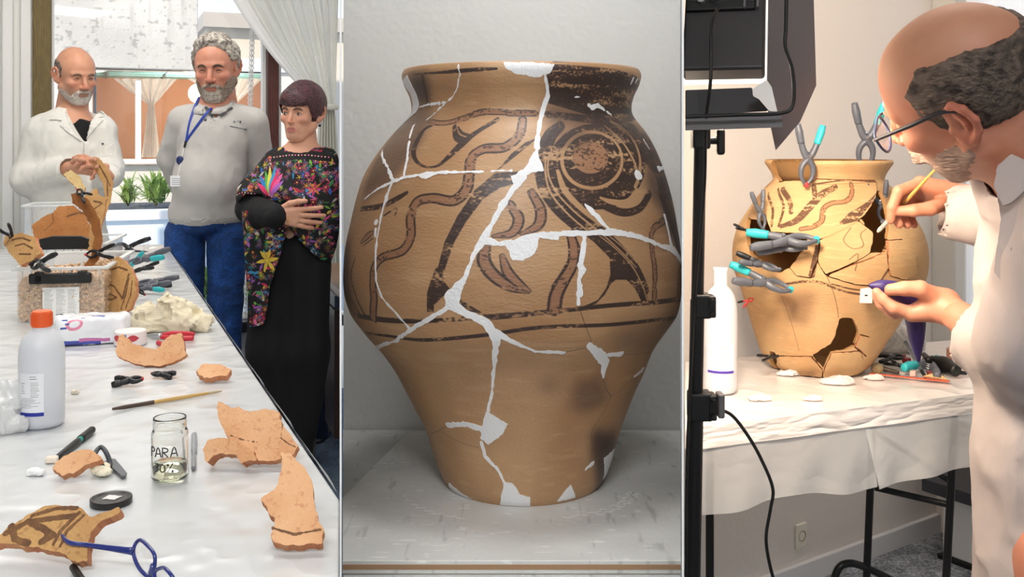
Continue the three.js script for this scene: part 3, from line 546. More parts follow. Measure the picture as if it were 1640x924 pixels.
const paint2 = vesselTexture(vessel2, 2048, 1024, {
  dark: [
    { pts: uvh('b', [[220, 395, 20], [400, 415, 24], [600, 440, 26], [780, 475, 24]]) },
    { pts: uvh('a', [[965, 428, 14], [830, 512, 17], [740, 585, 24], [660, 662, 16], [600, 712, 9], [530, 722, 6], [470, 690, 9], [448, 630, 16], [470, 560, 22], [515, 490, 16], [570, 462, 8]]) },
    { pts: uvh('a', [[700, 470, 12], [712, 535, 18], [750, 560, 22]]) }, { pts: uvh('a', [[722, 475, 5], [745, 510, 8], [800, 530, 8]]) },
    { fill: 1, pts: uvh('e', [[690, 355], [600, 430], [540, 478], [640, 472], [610, 515], [560, 530], [500, 570], [440, 650], [400, 720], [365, 820], [340, 820], [365, 720], [410, 630], [470, 540], [540, 480], [600, 410], [650, 370]]) },
    { fill: 1, pts: uvh('c', [[562, 440], [602, 440], [610, 520], [650, 570], [600, 612], [550, 660], [550, 700], [510, 700], [510, 590], [530, 520]]) },
    { pts: uvh('e', [[775, 310, 16], [735, 350, 24], [716, 420, 28], [735, 520, 32], [800, 606, 32], [885, 676, 30], [965, 742, 26], [1030, 812, 22], [1072, 890, 18]]) },
    { pts: uvh('e', [[690, 480, 6], [720, 540, 18], [770, 600, 24], [840, 660, 26]]) },
    { pts: uvh('d', [[420, -20, 22], [560, 65, 24], [680, 112, 24], [780, 85, 22], [835, 0, 24]]) },
    { fill: 1, pts: uvh('d', [[480, 260], [560, 240], [640, 310], [740, 400], [780, 470], [820, 600], [830, 640], [790, 640], [750, 560], [700, 510], [640, 510], [610, 530], [570, 600], [520, 650], [430, 690], [440, 670], [530, 630], [580, 560], [605, 480], [600, 380]]) },
    { pts: uvh('f', [[40, 85, 8], [150, 105, 9], [250, 108, 7], [400, 100, 7], [480, 95, 9], [600, 85, 8], [700, 75, 7], [860, 58, 7], [1000, 48, 8], [1080, 35, 8]]) },
    { pts: uvh('f', [[80, 145, 5], [150, 155, 5], [250, 168, 6], [330, 165, 6], [480, 150, 6], [600, 132, 6], [700, 125, 6], [850, 120, 6], [1000, 105, 6], [1080, 95, 6]]) },
    { pts: uvh('c', [[85, 380, 4], [60, 480, 6], [80, 580, 6], [140, 715, 8]]) }, { pts: uvh('c', [[40, 380, 3], [32, 500, 5], [70, 640, 5], [115, 715, 7]]) },
    { pts: uvh('c', [[120, 92, 16], [250, 70, 18], [340, 25, 16], [390, -5, 10]]) }, { pts: uvh('c', [[255, 130, 5], [330, 90, 5], [320, 130, 3]]) }, { pts: uvh('c', [[130, 310, 3], [190, 265, 4]]) },
    { pts: uvh('c', [[680, 620, 9], [760, 680, 16], [860, 730, 10]]) },
    { pts: uvh('a', [[505, 170, 18], [520, 250, 20], [530, 320, 16]]) }, { pts: uvh('a', [[450, 150, 5], [600, 140, 8], [720, 130, 12], [850, 120, 12], [960, 115, 7]]) },
    { fill: 1, pts: uvh('b', [[280, 88], [650, 118], [790, 165], [832, 215], [805, 320], [800, 430], [700, 450], [500, 405], [250, 330], [232, 270], [225, 180]]) },
    { fill: 1, pts: uvh('b', [[700, 470], [850, 520], [980, 720], [1040, 924], [960, 924], [900, 760], [800, 660], [740, 560]]) },  // right shoulder shading, painted in as dark brown
    { pts: uvh('e', [[1115, 480, 8], [1130, 560, 20], [1165, 660, 22], [1190, 760, 12]]) },
    { pts: uvh('d', [[1010, 440, 10], [1005, 560, 10], [1000, 640, 12]]) },
  ],
  rings: [{ outer: oval('e', 900, 455, 172, 152, 0), lines: [oval('e', 885, 432, 106, 99, 6), oval('e', 905, 450, 150, 160, 7, -1.25, .5), uvh('e', [[1045, 540, 10], [1010, 580, 12], [950, 578, 9], [915, 565, 4]])] }],
  discs: [oval('e', 880, 424, 62, 56, 0)],
  light: [
    uvh('e', [[742, 390, 2], [728, 460, 3], [750, 530, 3], [815, 606, 3], [900, 676, 3], [975, 742, 2], [1040, 810, 2]]), uvh('e', [[722, 420, 2], [720, 470, 3], [738, 545, 3], [800, 622, 3], [880, 690, 2]]),
    uvh('e', [[764, 470, 6], [790, 540, 10], [850, 605, 9], [915, 660, 5]]), uvh('d', [[540, 250, 3], [640, 330, 3], [740, 440, 4], [800, 560, 4], [825, 640, 4]]), uvh('d', [[590, 245, 3], [680, 320, 3], [760, 410, 3]]),
    uvh('e', [[930, 312, 4], [985, 360, 5], [1030, 430, 6], [1045, 470, 5]]),
  ],
  snake: [
    uvh('a', [[545, 440, 14], [640, 450, 18], [760, 420, 22], [860, 385, 22], [960, 382, 20], [1078, 388, 20]]), uvh('b', [[0, 388, 22], [100, 390, 22], [170, 392, 20]]),
    uvh('e', [[640, 292, 18], [630, 340, 18], [580, 385, 18], [500, 394, 18], [462, 420, 18], [452, 480, 18], [442, 535, 19], [400, 574, 19], [320, 566, 18], [268, 580, 18], [246, 630, 18], [246, 700, 17], [220, 748, 17], [142, 778, 16], [117, 812, 16], [112, 870, 17], [116, 920, 18], [114, 990, 18]]),
    uvh('e', [[596, 588, 14], [626, 640, 17], [606, 686, 15], [540, 700, 7]]), uvh('e', [[672, 545, 13], [704, 610, 17], [696, 660, 16], [635, 692, 5]]),
    uvh('e', [[508, 738, 16], [505, 790, 20], [540, 840, 20], [600, 880, 15], [660, 897, 5]]), uvh('e', [[568, 770, 8], [590, 830, 16], [630, 870, 13], [664, 893, 5]]),
    uvh('e', [[808, 690, 12], [826, 750, 15], [802, 820, 17], [764, 880, 18]]), uvh('d', [[365, 230, 20], [388, 320, 28], [380, 420, 28], [330, 510, 32], [285, 600, 34], [272, 690, 34]]),
    uvh('d', [[930, 150, 26], [852, 225, 22], [852, 330, 20], [868, 450, 22], [865, 625, 22]]), uvh('c', [[120, 290, 12], [160, 250, 22], [190, 225, 10]]),
  ],
  sootShade: [
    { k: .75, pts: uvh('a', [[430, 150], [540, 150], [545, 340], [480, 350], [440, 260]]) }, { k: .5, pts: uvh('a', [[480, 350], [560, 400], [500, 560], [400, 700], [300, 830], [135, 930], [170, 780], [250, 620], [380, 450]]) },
    { k: .55, pts: uvh('b', [[215, 330], [700, 430], [860, 520], [760, 560], [500, 480], [240, 470]]) }, { k: .6, pts: uvh('b', [[820, 480], [960, 690], [1050, 950], [900, 950], [840, 800]]) }, { k: .6, pts: uvh('e', [[1090, 480], [1190, 640], [1203, 820], [1150, 680]]) },  // includes shading of the right shoulder, painted into the clay colour
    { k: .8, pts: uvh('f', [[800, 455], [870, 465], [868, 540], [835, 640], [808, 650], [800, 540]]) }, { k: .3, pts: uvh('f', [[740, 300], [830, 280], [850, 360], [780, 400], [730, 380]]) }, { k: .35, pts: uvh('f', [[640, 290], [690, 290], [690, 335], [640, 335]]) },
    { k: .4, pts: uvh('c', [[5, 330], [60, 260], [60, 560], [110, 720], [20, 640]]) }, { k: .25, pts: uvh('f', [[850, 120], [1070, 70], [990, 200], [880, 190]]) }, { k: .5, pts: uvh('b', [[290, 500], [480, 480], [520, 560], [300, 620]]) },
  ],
  crack: [[[760, 60, .6], [775, 110, .7], [800, 185, .7]], [[835, 290, .6], [848, 330, .8], [860, 350, 1], [830, 410, .8], [800, 460, .8], [802, 520, .7], [790, 570, .6]], [[860, 350, .8], [900, 320, .6], [935, 285, .5]], [[710, 208, .6], [750, 200, .6], [790, 190, .6]], [[335, 445, .7], [310, 458, .7], [285, 470, .7]], [[318, 458, .5], [370, 490, .6], [440, 512, .5]], [[905, 215, .6], [990, 205, .6]]].map((l) => uvh('f', l)),
}, { clay: [.755, .60, .44], clay2: [.65, .485, .33], pale: [.82, .69, .54], red: [.56, .385, .28], dark: [.20, .13, .11] }, 4);
const mended = thing('mended_vessel', 'large brown-painted clay vessel mended with white plaster, standing on the grey board', 'vessel', v(0, TOP2, -D2));
{
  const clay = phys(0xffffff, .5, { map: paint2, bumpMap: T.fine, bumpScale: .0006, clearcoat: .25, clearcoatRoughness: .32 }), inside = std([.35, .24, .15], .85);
  const { R, top, base } = pr2, N = 150, S = 180, wallT = .011;
  const pos = (a, h, w) => v(axis2(h) + (R(h) + w) * Math.sin(a), h - base, (R(h) + w) * Math.cos(a));
  const lipH = (t) => base + (top - base) * t;
  const outer = sheet(S, N, (a, t) => pos((a - .5) * 2 * PI, lipH(t), 0), (a, t) => [a, t]);
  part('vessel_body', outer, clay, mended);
  const rim = sheet(S, 6, (a, t) => { const q = t * PI / 2, w = -.0055 + .0055 * Math.cos(q * 2); return pos((a - .5) * 2 * PI, top, w).add(v(0, .002 * Math.sin(q * 2), 0)); }, (a) => [a, .995]);
  part('rim', rim, clay, mended);
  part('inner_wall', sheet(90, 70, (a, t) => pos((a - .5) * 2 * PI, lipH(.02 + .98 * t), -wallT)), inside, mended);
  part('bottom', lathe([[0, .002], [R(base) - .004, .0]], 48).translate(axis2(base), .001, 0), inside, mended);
  // plaster fills: strips and patches lying in the surface
  const fillMat = std(0xe6e6e8, .75, { bumpMap: T.fine, bumpScale: .0006 }), K = .235, PXM = D2 * .86 / F;
  const strips = [
    ['a', [[725, 92, 6], [735, 150, 7], [720, 230, 6], [690, 290, 6], [650, 325, 7], [600, 370, 7], [530, 430, 4]]], ['a', [[485, 352, 5], [550, 335, 7], [645, 325, 8]]], ['a', [[450, 465, 4], [420, 580, 6], [410, 680, 6], [390, 780, 8]]], ['a', [[255, 620, 4], [290, 720, 7], [320, 800, 11]]],
    ['a', [[150, 918, 5], [240, 850, 7], [320, 812, 13], [390, 785, 9], [480, 770, 9], [535, 772, 22], [610, 755, 10], [800, 752, 5], [980, 745, 4], [1050, 745, 8]]], ['a', [[320, 812, 10], [285, 900, 9], [283, 924, 9]]],
    ['c', [[275, 0, 10], [240, 130, 9], [215, 260, 8], [205, 420, 8], [210, 520, 7], [240, 610, 7], [320, 700, 6], [410, 800, 8]]], ['c', [[206, 168, 16], [210, 170, 14]]], ['c', [[205, 215, 8], [205, 255, 8]]],
    ['e', [[718, 130, 6], [725, 170, 8], [730, 205, 10], [715, 240, 12], [700, 300, 11], [693, 350, 10], [690, 385, 13]]], ['e', [[640, 490, 16], [625, 512, 14], [600, 545, 9], [568, 592, 12], [530, 660, 8], [505, 705, 15], [470, 762, 7], [440, 842, 8], [405, 895, 19]]],
    ['e', [[500, 712, 13], [560, 728, 9], [600, 722, 10]]], ['e', [[740, 692, 8], [840, 690, 8], [960, 684, 12], [1060, 705, 9], [1130, 735, 6], [1165, 745, 14], [1203, 805, 9]]],
    ['e', [[858, 700, 7], [850, 760, 9], [842, 800, 10], [850, 815, 14], [838, 850, 7], [842, 905, 10]]], ['d', [[425, 545, 14], [412, 600, 10], [415, 650, 13]]], ['e', [[860, 588, 6], [905, 635, 10], [935, 668, 5], [950, 684, 6]]],
    ['e', [[1140, 628, 9], [1155, 690, 5], [1165, 740, 12]]], ['e', [[1118, 462, 10], [1140, 458, 5]]], ['e', [[1066, 360, 3], [1085, 392, 4]]], ['e', [[1044, 484, 17], [1052, 486, 16]]], ['b', [[495, 340, 10], [515, 355, 14], [550, 342, 13], [590, 370, 8], [632, 396, 4]]], ['b', [[755, 208, 7], [770, 175, 8]]], ['b', [[785, 200, 4], [795, 180, 5]]], ['b', [[380, 298, 2], [430, 290, 3], [470, 296, 2]]],
    ['c', [[700, 560, 14], [660, 612, 50], [655, 655, 36]]], ['c', [[660, 655, 34], [730, 705, 20], [800, 735, 24], [860, 765, 26], [900, 830, 30], [920, 880, 20]]], ['c', [[625, 680, 10], [540, 730, 12], [430, 797, 11], [330, 872, 8], [220, 915, 10]]],
    ['f', [[496, 165, 12], [490, 250, 7], [482, 330, 5], [468, 395, 6]]], ['f', [[495, 145, 14], [550, 175, 6], [620, 205, 4], [712, 208, 5]]], ['f', [[340, 440, 9], [400, 436, 9], [450, 452, 13]]], ['f', [[450, 500, 11], [460, 540, 9], [500, 580, 6], [526, 630, 7]]],
    ['f', [[792, 185, 9], [820, 210, 17], [842, 240, 18], [836, 288, 6]]], ['f', [[850, 216, 7], [895, 212, 10]]], ['f', [[962, 262, 10], [935, 285, 4]]], ['f', [[804, 560, 8], [780, 580, 5]]],
  ];
  const patches = [
    ['e', [[573, 86], [660, 82], [752, 94], [735, 128], [690, 141], [610, 127], [585, 110]]], ['e', [[690, 388], [716, 472], [668, 474], [640, 500], [610, 520], [598, 488], [642, 465]]], ['e', [[575, 730], [592, 752], [604, 780], [640, 787], [682, 760], [700, 706], [765, 714], [772, 690], [700, 684], [630, 702]]],
    ['f', [[463, 395], [532, 436], [515, 470], [470, 502], [445, 480], [452, 440]]], ['f', [[522, 618], [552, 628], [570, 660], [605, 670], [602, 700], [508, 700]]], ['f', [[345, 622], [425, 683], [400, 680], [352, 648]]], ['f', [[732, 628], [746, 670], [684, 686], [700, 668]]], ['f', [[872, 512], [838, 545], [836, 612], [850, 590]]], ['a', [[408, 160], [432, 205], [482, 335], [470, 375], [400, 440], [380, 450], [445, 330], [430, 270], [384, 195]]],
  ];
  const add = (pts, sdf) => {
    const b = bounds2(pts, .03), jag = (x, y) => sdf(x, y) + .0032 * (fbm(x * 160, y * 160, 5, 2) - .5);
    part('plaster_fill', shell({ b: [b[0], b[1], Math.max(b[2], base + .001), Math.min(b[3], top)], step: .0016, inside: jag, map: (x, h, w) => pos(x / K, clamp(h, base, top), w), t: .0007, low: -.004 }), [fillMat, fillMat], mended);
  };
  for (const [k, list] of strips) { const q = uvh(k, list).map(([a, h, w]) => [a * K, h, w * PXM]); add(q, line(q)); }
  for (const [k, list] of patches) { const q = uvh(k, list).map(([a, h]) => [a * K, h]); add(q, poly(q)); }
}
// ---------------------------------------------------------------- bay one: the long work table and what lies on it
const TOP1 = EYE - .44;
const far1 = v(-1.526, 0, -4.4), r1 = v(Math.cos(TURN1), 0, -Math.sin(TURN1));
M.sheet = phys(0xe4e7ea, .24, { clearcoat: .4, clearcoatRoughness: .25, map: dataTex(256, 256, (u, w) => { const n = tileNoise(u, w, 4, 4, 31), k = .93 + .09 * (n - .5) - .03 * sstep(.6, .7, tileNoise(u, w, 24, 2, 33)) * sstep(.55, .7, n); return [k, k, k * .995]; }, { srgb: true, size: [.8, .8] }), bumpMap: T.folds, bumpScale: .0035 });
{
  const t = thing('work_table', 'long folding work table under clear plastic sheeting, strewn with sherds and tools', 'table');
  const k = far1.clone(), c1 = k.clone().addScaledVector(N1, .1), c2 = k.clone().addScaledVector(r1, -.1), L1 = k.clone().addScaledVector(r1, -.95), e = (px, z) => at(px, 230, z);
  const plan = [...[0, .25, .5, .75, 1].map((q) => { const a = c1.clone().lerp(k, q), b = k.clone().lerp(c2, q); return a.lerp(b, q); }), L1, e(-150, .95), e(543.3, .95), e(543.3, 1.24)];
  const s = new THREE.Shape(plan.map((p) => new THREE.Vector2(p.x, -p.z)));
  const flat = (y, d, bev) => metreUV(new THREE.ExtrudeGeometry(s, { depth: d, bevelEnabled: true, bevelSize: bev, bevelThickness: bev, bevelOffset: -bev, bevelSegments: 3 }).rotateX(-PI / 2).translate(0, y, 0));
  part('tabletop', flat(TOP1 - .04, .03, .004), M.white, t);
  part('plastic_sheet', flat(TOP1 - .0075, .003, .004), M.sheet, t, 'clear plastic sheeting laid over white');
  const edge = [c1.clone().lerp(e(543.3, 1.245), .945), c1.clone()];
  part('overhang', sheet(80, 6, (u, w) => edge[0].clone().lerp(edge[1], u)  .addScaledVector(r1, .004 + .034 * w + .004 * Math.sin(u * 60) * w).setY(TOP1 - .004 - .055 * w)), M.sheet, t);
  for (const [a, b] of [[.12, .4], [.83, .4], [.12, 3.2], [.83, 3.2]]) { const p = k.clone().addScaledVector(r1, -a).addScaledVector(N1, b); part('leg', rod(v(p.x, 0, p.z), v(p.x, TOP1 - .04, p.z), .016), M.blackMetal, t); }
}
const tp = (px, py, up = 0) => onY(px, py, TOP1 + up);
const zAt = (py) => F * .44 / (py - HORIZON);
// a label or print: faint unreadable lines
function printTex(W, H, bg, draw) { return canvasTex(W, H, (g) => { g.fillStyle = bg; g.fillRect(0, 0, W, H); draw(g, W, H); }); }
function scribble(g, x, y, w, h, n, R, col = '#777') { g.strokeStyle = col; for (let i = 0; i < n; i++) { g.lineWidth = h / n * .35; g.setLineDash([3 + R() * 6, 2 + R() * 2]); g.beginPath(); g.moveTo(x, y + (i + .5) * h / n); g.lineTo(x + w * (.55 + .45 * R()), y + (i + .5) * h / n); g.stroke(); } g.setLineDash([]); }
// sherds
const clayTex = (a, b, c, seed, sz = .16) => dataTex(256, 256, (u, w) => { const n = tileNoise(u, w, 4, 4, seed), f = tileNoise(u, w, 34, 3, seed + 2), q = mixc(a, b, clamp(.5 + 1.8 * (n - .5))); return mixc(q, c, .55 * sstep(.62, .8, f)); }, { srgb: true, size: [sz, sz] });
const CL = {
  orange: std(0xffffff, .85, { map: clayTex([.89, .70, .53], [.84, .62, .44], [.77, .53, .38], 41), bumpMap: T.fine, bumpScale: .001 }), tan: std(0xffffff, .8, { map: clayTex([.82, .65, .42], [.70, .52, .32], [.58, .40, .24], 45), bumpMap: T.fine, bumpScale: .001 }),
  brown: std(0xffffff, .85, { map: clayTex([.62, .40, .20], [.50, .30, .13], [.40, .22, .10], 49), bumpMap: T.fine, bumpScale: .001 }), rust: std(0xffffff, .85, { map: clayTex([.76, .52, .30], [.66, .42, .22], [.55, .34, .18], 51), bumpMap: T.fine, bumpScale: .001 }), edge: std(0xffffff, .95, { map: clayTex([.80, .58, .42], [.74, .47, .33], [.60, .36, .26], 53, .05), bumpMap: T.fine, bumpScale: .002 }),
  cream: std(0xffffff, .8, { map: clayTex([.90, .80, .58], [.82, .68, .44], [.70, .52, .32], 57), bumpMap: T.fine, bumpScale: .001 }),
};
// outline in photo pixels on a plane through p0 with normal n; the piece bulges along n
function sherdGeo(pts, p0, n, { t = .009, cx = 0, cy = 0, step, uvS = 1, rough = .0016, seed = 1, along }) {
  n = n.clone().normalize(); const ex = (along ?? v(1, 0, 0)).clone().addScaledVector(n, -n.dot(along ?? v(1, 0, 0))).normalize(), ey = n.clone().cross(ex);
  const q = pts.map(([px, py]) => { const h = hit(px, py, p0, n).sub(p0); return [h.dot(ex), h.dot(ey)]; }), b = bounds2(q, .006), mx = (b[0] + b[1]) / 2, my = (b[2] + b[3]) / 2, sd = poly(q);
  const st = step ?? Math.max(.0022, (b[1] - b[0]) / 70);
  const rel = (x, y, w) => p0.clone().addScaledVector(ex, x).addScaledVector(ey, y).addScaledVector(n, w - cx * ((x - mx) ** 2 - ((b[1] - b[0]) / 2) ** 2) - cy * ((y - my) ** 2 - ((b[3] - b[2]) / 2) ** 2));
  return { geo: shell({ b, step: st, inside: (x, y) => sd(x, y) + rough * 2 * (fbm(x * 120, y * 120, seed, 3) - .5) * 2, map: rel, t, low: 0, uv: (x, y) => [x * uvS, y * uvS] }), ex, ey, n, at: rel, q };
}
function strokesOn(sh, lists, lift, w = .002) {                                // painted bands lying on a sherd: thin slips of colour
  const inv = (px, py, p0) => { const h = hit(px, py, p0, sh.n).sub(p0); return [h.dot(sh.ex), h.dot(sh.ey)]; };
  return lists.map((l) => { const q = l.pts.map(([x, y]) => { const a = inv(x, y, l.p0); return [a[0], a[1], l.w ?? w]; }), sd = line(q); return shell({ b: bounds2(q, (l.w ?? w) * 2), step: Math.max(.0012, (l.w ?? w) * .6), inside: (x, y) => sd(x, y) + .002 * (fbm(x * 260, y * 260, 3, 2) - .5), map: sh.at, t: lift + .0003, low: lift - .002 }); });
}
function sherd(label, pts, p0, n, mat, opt = {}) {
  const o = thing('pottery_sherd', label, 'sherd', v(0, 0, 0)), s = sherdGeo(pts, p0, n, opt);
  part('fragment', s.geo, [mat, opt.edge ?? CL.edge], o);
  if (opt.paint) for (const g of strokesOn(s, opt.paint.map((l) => ({ ...l, p0 })), opt.t ?? .009)) part('painted_band', g, M.slip, o);
  return o;
}
M.slip = std(0xffffff, .7, { map: clayTex([.50, .35, .21], [.38, .25, .15], [.66, .48, .29], 61, .06) });
const K = (z, x0, y0) => (...p) => p.map(([x, y]) => [x0 + x / z, y0 + y / z]);   // crop coordinates to photo pixels
const ka = K(3.08, 0, 240), kb = K(4.018, 0, 470), kc = K(2.854, 220, 600), kd = K(3.254, 0, 640);

// spring clamps
function clampTool(label, grip, arm, pad, opt = {}) {
  const o = thing('spring_clamp', label, 'clamp'), A = std(arm, .4), G = std(grip, .5), Pd = std(pad, .6), open = opt.open ?? 0, bk = opt.bulk ?? 1, fat = (l) => l.map((q) => q * bk);
  for (const s of [-1, 1]) {
    const x = (a) => s * a, piece = part('arm', sweep([v(x(.030), .074, 0), v(x(.022), .040, 0), v(x(.007), .004, 0), v(x(-.013 - open), -.022, 0), v(x(-.014 - open), -.047, 0), v(x(-.002 - open), -.068, 0)].map((p) => s < 0 && opt.flip ? v(p.x, p.y, p.z) : p), fat([.0062, .0068, .0088, .0072, .0056, .004]), { flat: 1.15, n: 26, seg: 10 }), A, o);
    part('grip', sweep([v(x(.0315), .0785, 0), v(x(.027), .060, 0), v(x(.0195), .032, 0)], fat([.0068, .0092, .0080]), { flat: 1.2, n: 12, seg: 12 }), s > 0 || opt.both ? G : A, piece);
    part('jaw_pad', box(.008, .012, .016, x(-.001 - open), -.068, 0, .003), Pd, piece);
  }
  part('spring', mergeGeometries([0, 1, 2].map((k) => clean(new THREE.TorusGeometry(.0085, .0016, 6, 16).translate(0, .004, -.004 + k * .004)))), M.steel, o);
  part('pin', cyl(.0035, .0035, .03, 10).rotateX(PI / 2).translate(0, .004, 0), M.steel, o);
  return o;
}
function putClamp(o, J, H, front) { const up = H.clone().sub(J), s = up.length() / .146; aim(o, J.clone().addScaledVector(up.clone().normalize(), .068 * s), up, front); o.scale.setScalar(s); return o; }
const TEAL = 0x2fb5bd, GREY = 0x5a5e68, BLK = 0x16171b, RED = 0xc23a3c;

// plastic crates with clay pellets
M.crate = phys(0xffffff, .08, { transmission: .93, thickness: 0, ior: 1.3 });
function crate(label, px, py, yaw, [W, H, D], fillTo, handle) {
  const o = thing('storage_box', label, 'box', tp(px, py)); o.rotation.y = yaw;
  const t = .003, wl = (name, g) => part(name, g, M.crate, o);
  wl('front_wall', box(W, H, t, 0, H / 2, 0, .001)); wl('back_wall', box(W, H, t, 0, H / 2, -D, .001)); wl('side_wall', box(t, H, D, -W / 2, H / 2, -D / 2, .001)); wl('side_wall', box(t, H, D, W / 2, H / 2, -D / 2, .001)); wl('bottom', box(W, t, D, 0, t / 2 + .0005, -D / 2));
  part('rim', merge(box(W + .024, .007, .014, 0, H, .006, .002), box(W + .024, .007, .014, 0, H, -D - .006, .002), box(.014, .007, D + .02, -W / 2 - .006, H, -D / 2, .002), box(.014, .007, D + .02, W / 2 + .006, H, -D / 2, .002), ...Array.from({ length: 9 }, (_, i) => box(.003, .016, .008, -W / 2 + W * (i + .5) / 9, H - .01, .004))), phys(0xf2f5f5, .35, { transmission: .5, thickness: 0 }), o);
  if (handle) part('handle', handle(W, H), M.black, o, 'black snap handle');
  return o;
}
const boxA = crate('clear plastic box of clay pellets with a printed paper label on its front', 98, 515, .2, [.2, .132, .36], .09, (W, H) => merge(box(.145, .026, .012, 0, H - .024, .008, .005), box(.02, .03, .02, -.05, H - .022, .004, .003), box(.02, .03, .02, .05, H - .022, .004, .003)));
part('paper_label', box(.085, .074, .0006, 0, .048, .0022), std(0xffffff, .7, { map: printTex(256, 224, '#f3f3f1', (g) => { const R = rng(3); for (const x of [14, 96, 178]) scribble(g, x, 14, 66, 196, 22, R, '#8a8a8a'); }) }), boxA).geometry.attributes.uv.array.forEach((_, i, a) => { a[i] = i % 2 ? a[i] / .074 - .15 : (a[i] + .0425) / .085; });
const boxB = crate('clear plastic box with a wide black handle, standing behind the labelled pellet box', 103, 468, .2, [.215, .14, .32], .06, (W, H) => extrude([[-.085, -.008], [-.08, .02], [-.03, .032], [.05, .031], [.085, .016], [.085, -.008]], .016, .003).translate(0, H - .004, .008));
crate('empty clear plastic box at the far end of the table by the coat man', 88, 425, .25, [.20, .215, .2], 0, null);
{
  const P = new THREE.CapsuleGeometry(.0036, .013, 2, 6), R = rng(12), n = 2200, o = new THREE.InstancedMesh(P, std(0xffffff, .8), n), q = new THREE.Quaternion(), m = new THREE.Matrix4(), c = new THREE.Color();
  o.name = 'clay_pellets'; boxA.updateMatrix();
  for (let i = 0; i < n; i++) {
    const W = .19, D = .345, top = .098, s = R(); let x, y, z;
    if (s < .45) { x = (R() - .5) * W; y = .006 + R() * (top - .004); z = -.006 - R() * .008; } else if (s < .65) { x = (R() < .5 ? -1 : 1) * (W / 2 - R() * .006); y = .006 + R() * top; z = -.006 - R() * D; } else { x = (R() - .5) * W; z = -.01 - R() * D; y = top - .006 + R() * .010 + .012 * Math.sin(x * 30 + z * 20); }
    q.setFromEuler(new THREE.Euler(R() * 6, R() * 6, R() * 6)); m.compose(v(x, y, z), q, v(1, 1, 1)).premultiply(boxA.matrix); o.setMatrixAt(i, m);
    const k = .7 + .3 * R(); o.setColorAt(i, c.setRGB(.80 * k, .56 * k, .36 * k));
  }
  tag(o, 'beige rod-shaped clay pellets filling the labelled clear box', 'pellets', null, 'stuff'); scene.add(o);
  const core = mesh('packing_block', box(.172, .075, .32, 0, .045, -.18).applyMatrix4(boxA.matrix), std(0xb98d62, .95)); tag(core, 'dense beige mass of pellets in the middle of the labelled box', 'pellets', null, 'stuff');
}

// sherds on, in and above the boxes
const up = (a, b, c) => v(a, b, c);
sherd('orange brown sherd of two joined pieces standing in the box with the wide handle', ka([165, 380], [215, 345], [275, 320], [300, 290], [370, 285], [430, 330], [465, 440], [460, 500], [330, 490], [180, 440]), at(100, 440, 3.08), up(.1, .35, .95), CL.rust, { t: .012, cx: 1.2, cy: .6, seed: 3, paint: [{ pts: ka([345, 340], [400, 320], [440, 325]), w: .003 }, { pts: ka([272, 322], [278, 370], [230, 410]), w: .0012 }] });
sherd('dark brown arched rim sherd bending down into the labelled pellet box', ka([352, 225], [385, 218], [445, 262], [492, 345], [508, 450], [492, 535], [440, 592], [408, 592], [450, 520], [466, 440], [448, 370], [400, 295], [358, 262]), at(150, 470, 2.62), up(.35, .2, .9), CL.brown, { t: .022, cx: .8, cy: -.4, seed: 5 });
sherd('tan painted sherd with a notched top held upright behind the arched rim sherd', ka([400, 260], [445, 215], [480, 195], [500, 235], [530, 245], [520, 330], [505, 400], [490, 640], [440, 640], [450, 330]), at(150, 400, 2.95), up(.2, .25, .95), CL.tan, { t: .012, cx: .6, cy: .6, seed: 7, paint: [{ pts: ka([430, 310], [470, 300], [510, 270]), w: .002 }, { pts: ka([470, 260], [500, 265]), w: .003 }] });
const held = sherd('long curved painted rim sherd held in the hands of the man in the white coat', ka([450, 60], [462, 38], [490, 42], [530, 92], [560, 165], [545, 260], [515, 340], [490, 335], [520, 235], [505, 165], [470, 105]), at(160, 300, 4.16), up(.35, .15, .9), CL.tan, { t: .02, cx: .7, cy: -.3, seed: 9, paint: [{ pts: ka([490, 80], [530, 150], [530, 230]), w: .003 }, { pts: ka([510, 110], [545, 180]), w: .002 }] });
sherd('pale cream wedge-shaped sherd propped up in a clamp before the coat man', ka([315, 128], [352, 102], [395, 132], [425, 190], [412, 225], [380, 190]), at(125, 305, 2.66), up(.3, .2, .9), CL.cream, { t: .018, cx: .8, seed: 11 });
sherd('tan sherd gripped by black clamps on the corner of the labelled box', ka([45, 438], [130, 426], [200, 445], [222, 522], [190, 556], [130, 586], [90, 535], [42, 475]), at(40, 470, 2.40), up(-.35, .45, .8), CL.tan, { t: .013, cx: 1.4, cy: .8, seed: 13, paint: [{ pts: ka([90, 460], [140, 450], [180, 465]), w: .0022 }, { pts: ka([110, 490], [150, 480], [190, 500]), w: .0022 }, { pts: ka([130, 530], [180, 530]), w: .0022 }] });
sherd('large painted sherd standing upright on the table beside the pellet box', ka([598, 532], [640, 558], [672, 600], [694, 650], [690, 722], [662, 790], [612, 815], [560, 800], [500, 772], [520, 710], [545, 640], [565, 570]), tp(195, 503, .002), up(-.25, .3, .95), CL.tan, { t: .012, cx: 1.6, cy: .8, seed: 15, paint: [{ pts: ka([570, 600], [610, 585], [650, 600]), w: .0025 }, { pts: ka([545, 660], [590, 680], [630, 740], [640, 700], [660, 620]), w: .0022 }, { pts: ka([620, 790], [645, 720], [660, 640]), w: .0016 }, { pts: ka([525, 730], [560, 750], [600, 735], [575, 720], [540, 722]), w: .0022 }, { pts: ka([640, 790], [668, 720], [676, 650]), w: .0016 }] });
sherd('curved orange sherd with two raised horns, its hollow side up', kb([750, 382], [775, 286], [800, 278], [870, 330], [1005, 368], [1100, 272], [1172, 264], [1200, 372], [1216, 402], [1140, 440], [1030, 474], [870, 458], [762, 412]), tp(245, 588, .001), up(0, .55, .8), CL.orange, { t: .010, cx: -.9, cy: -.8, seed: 17 });
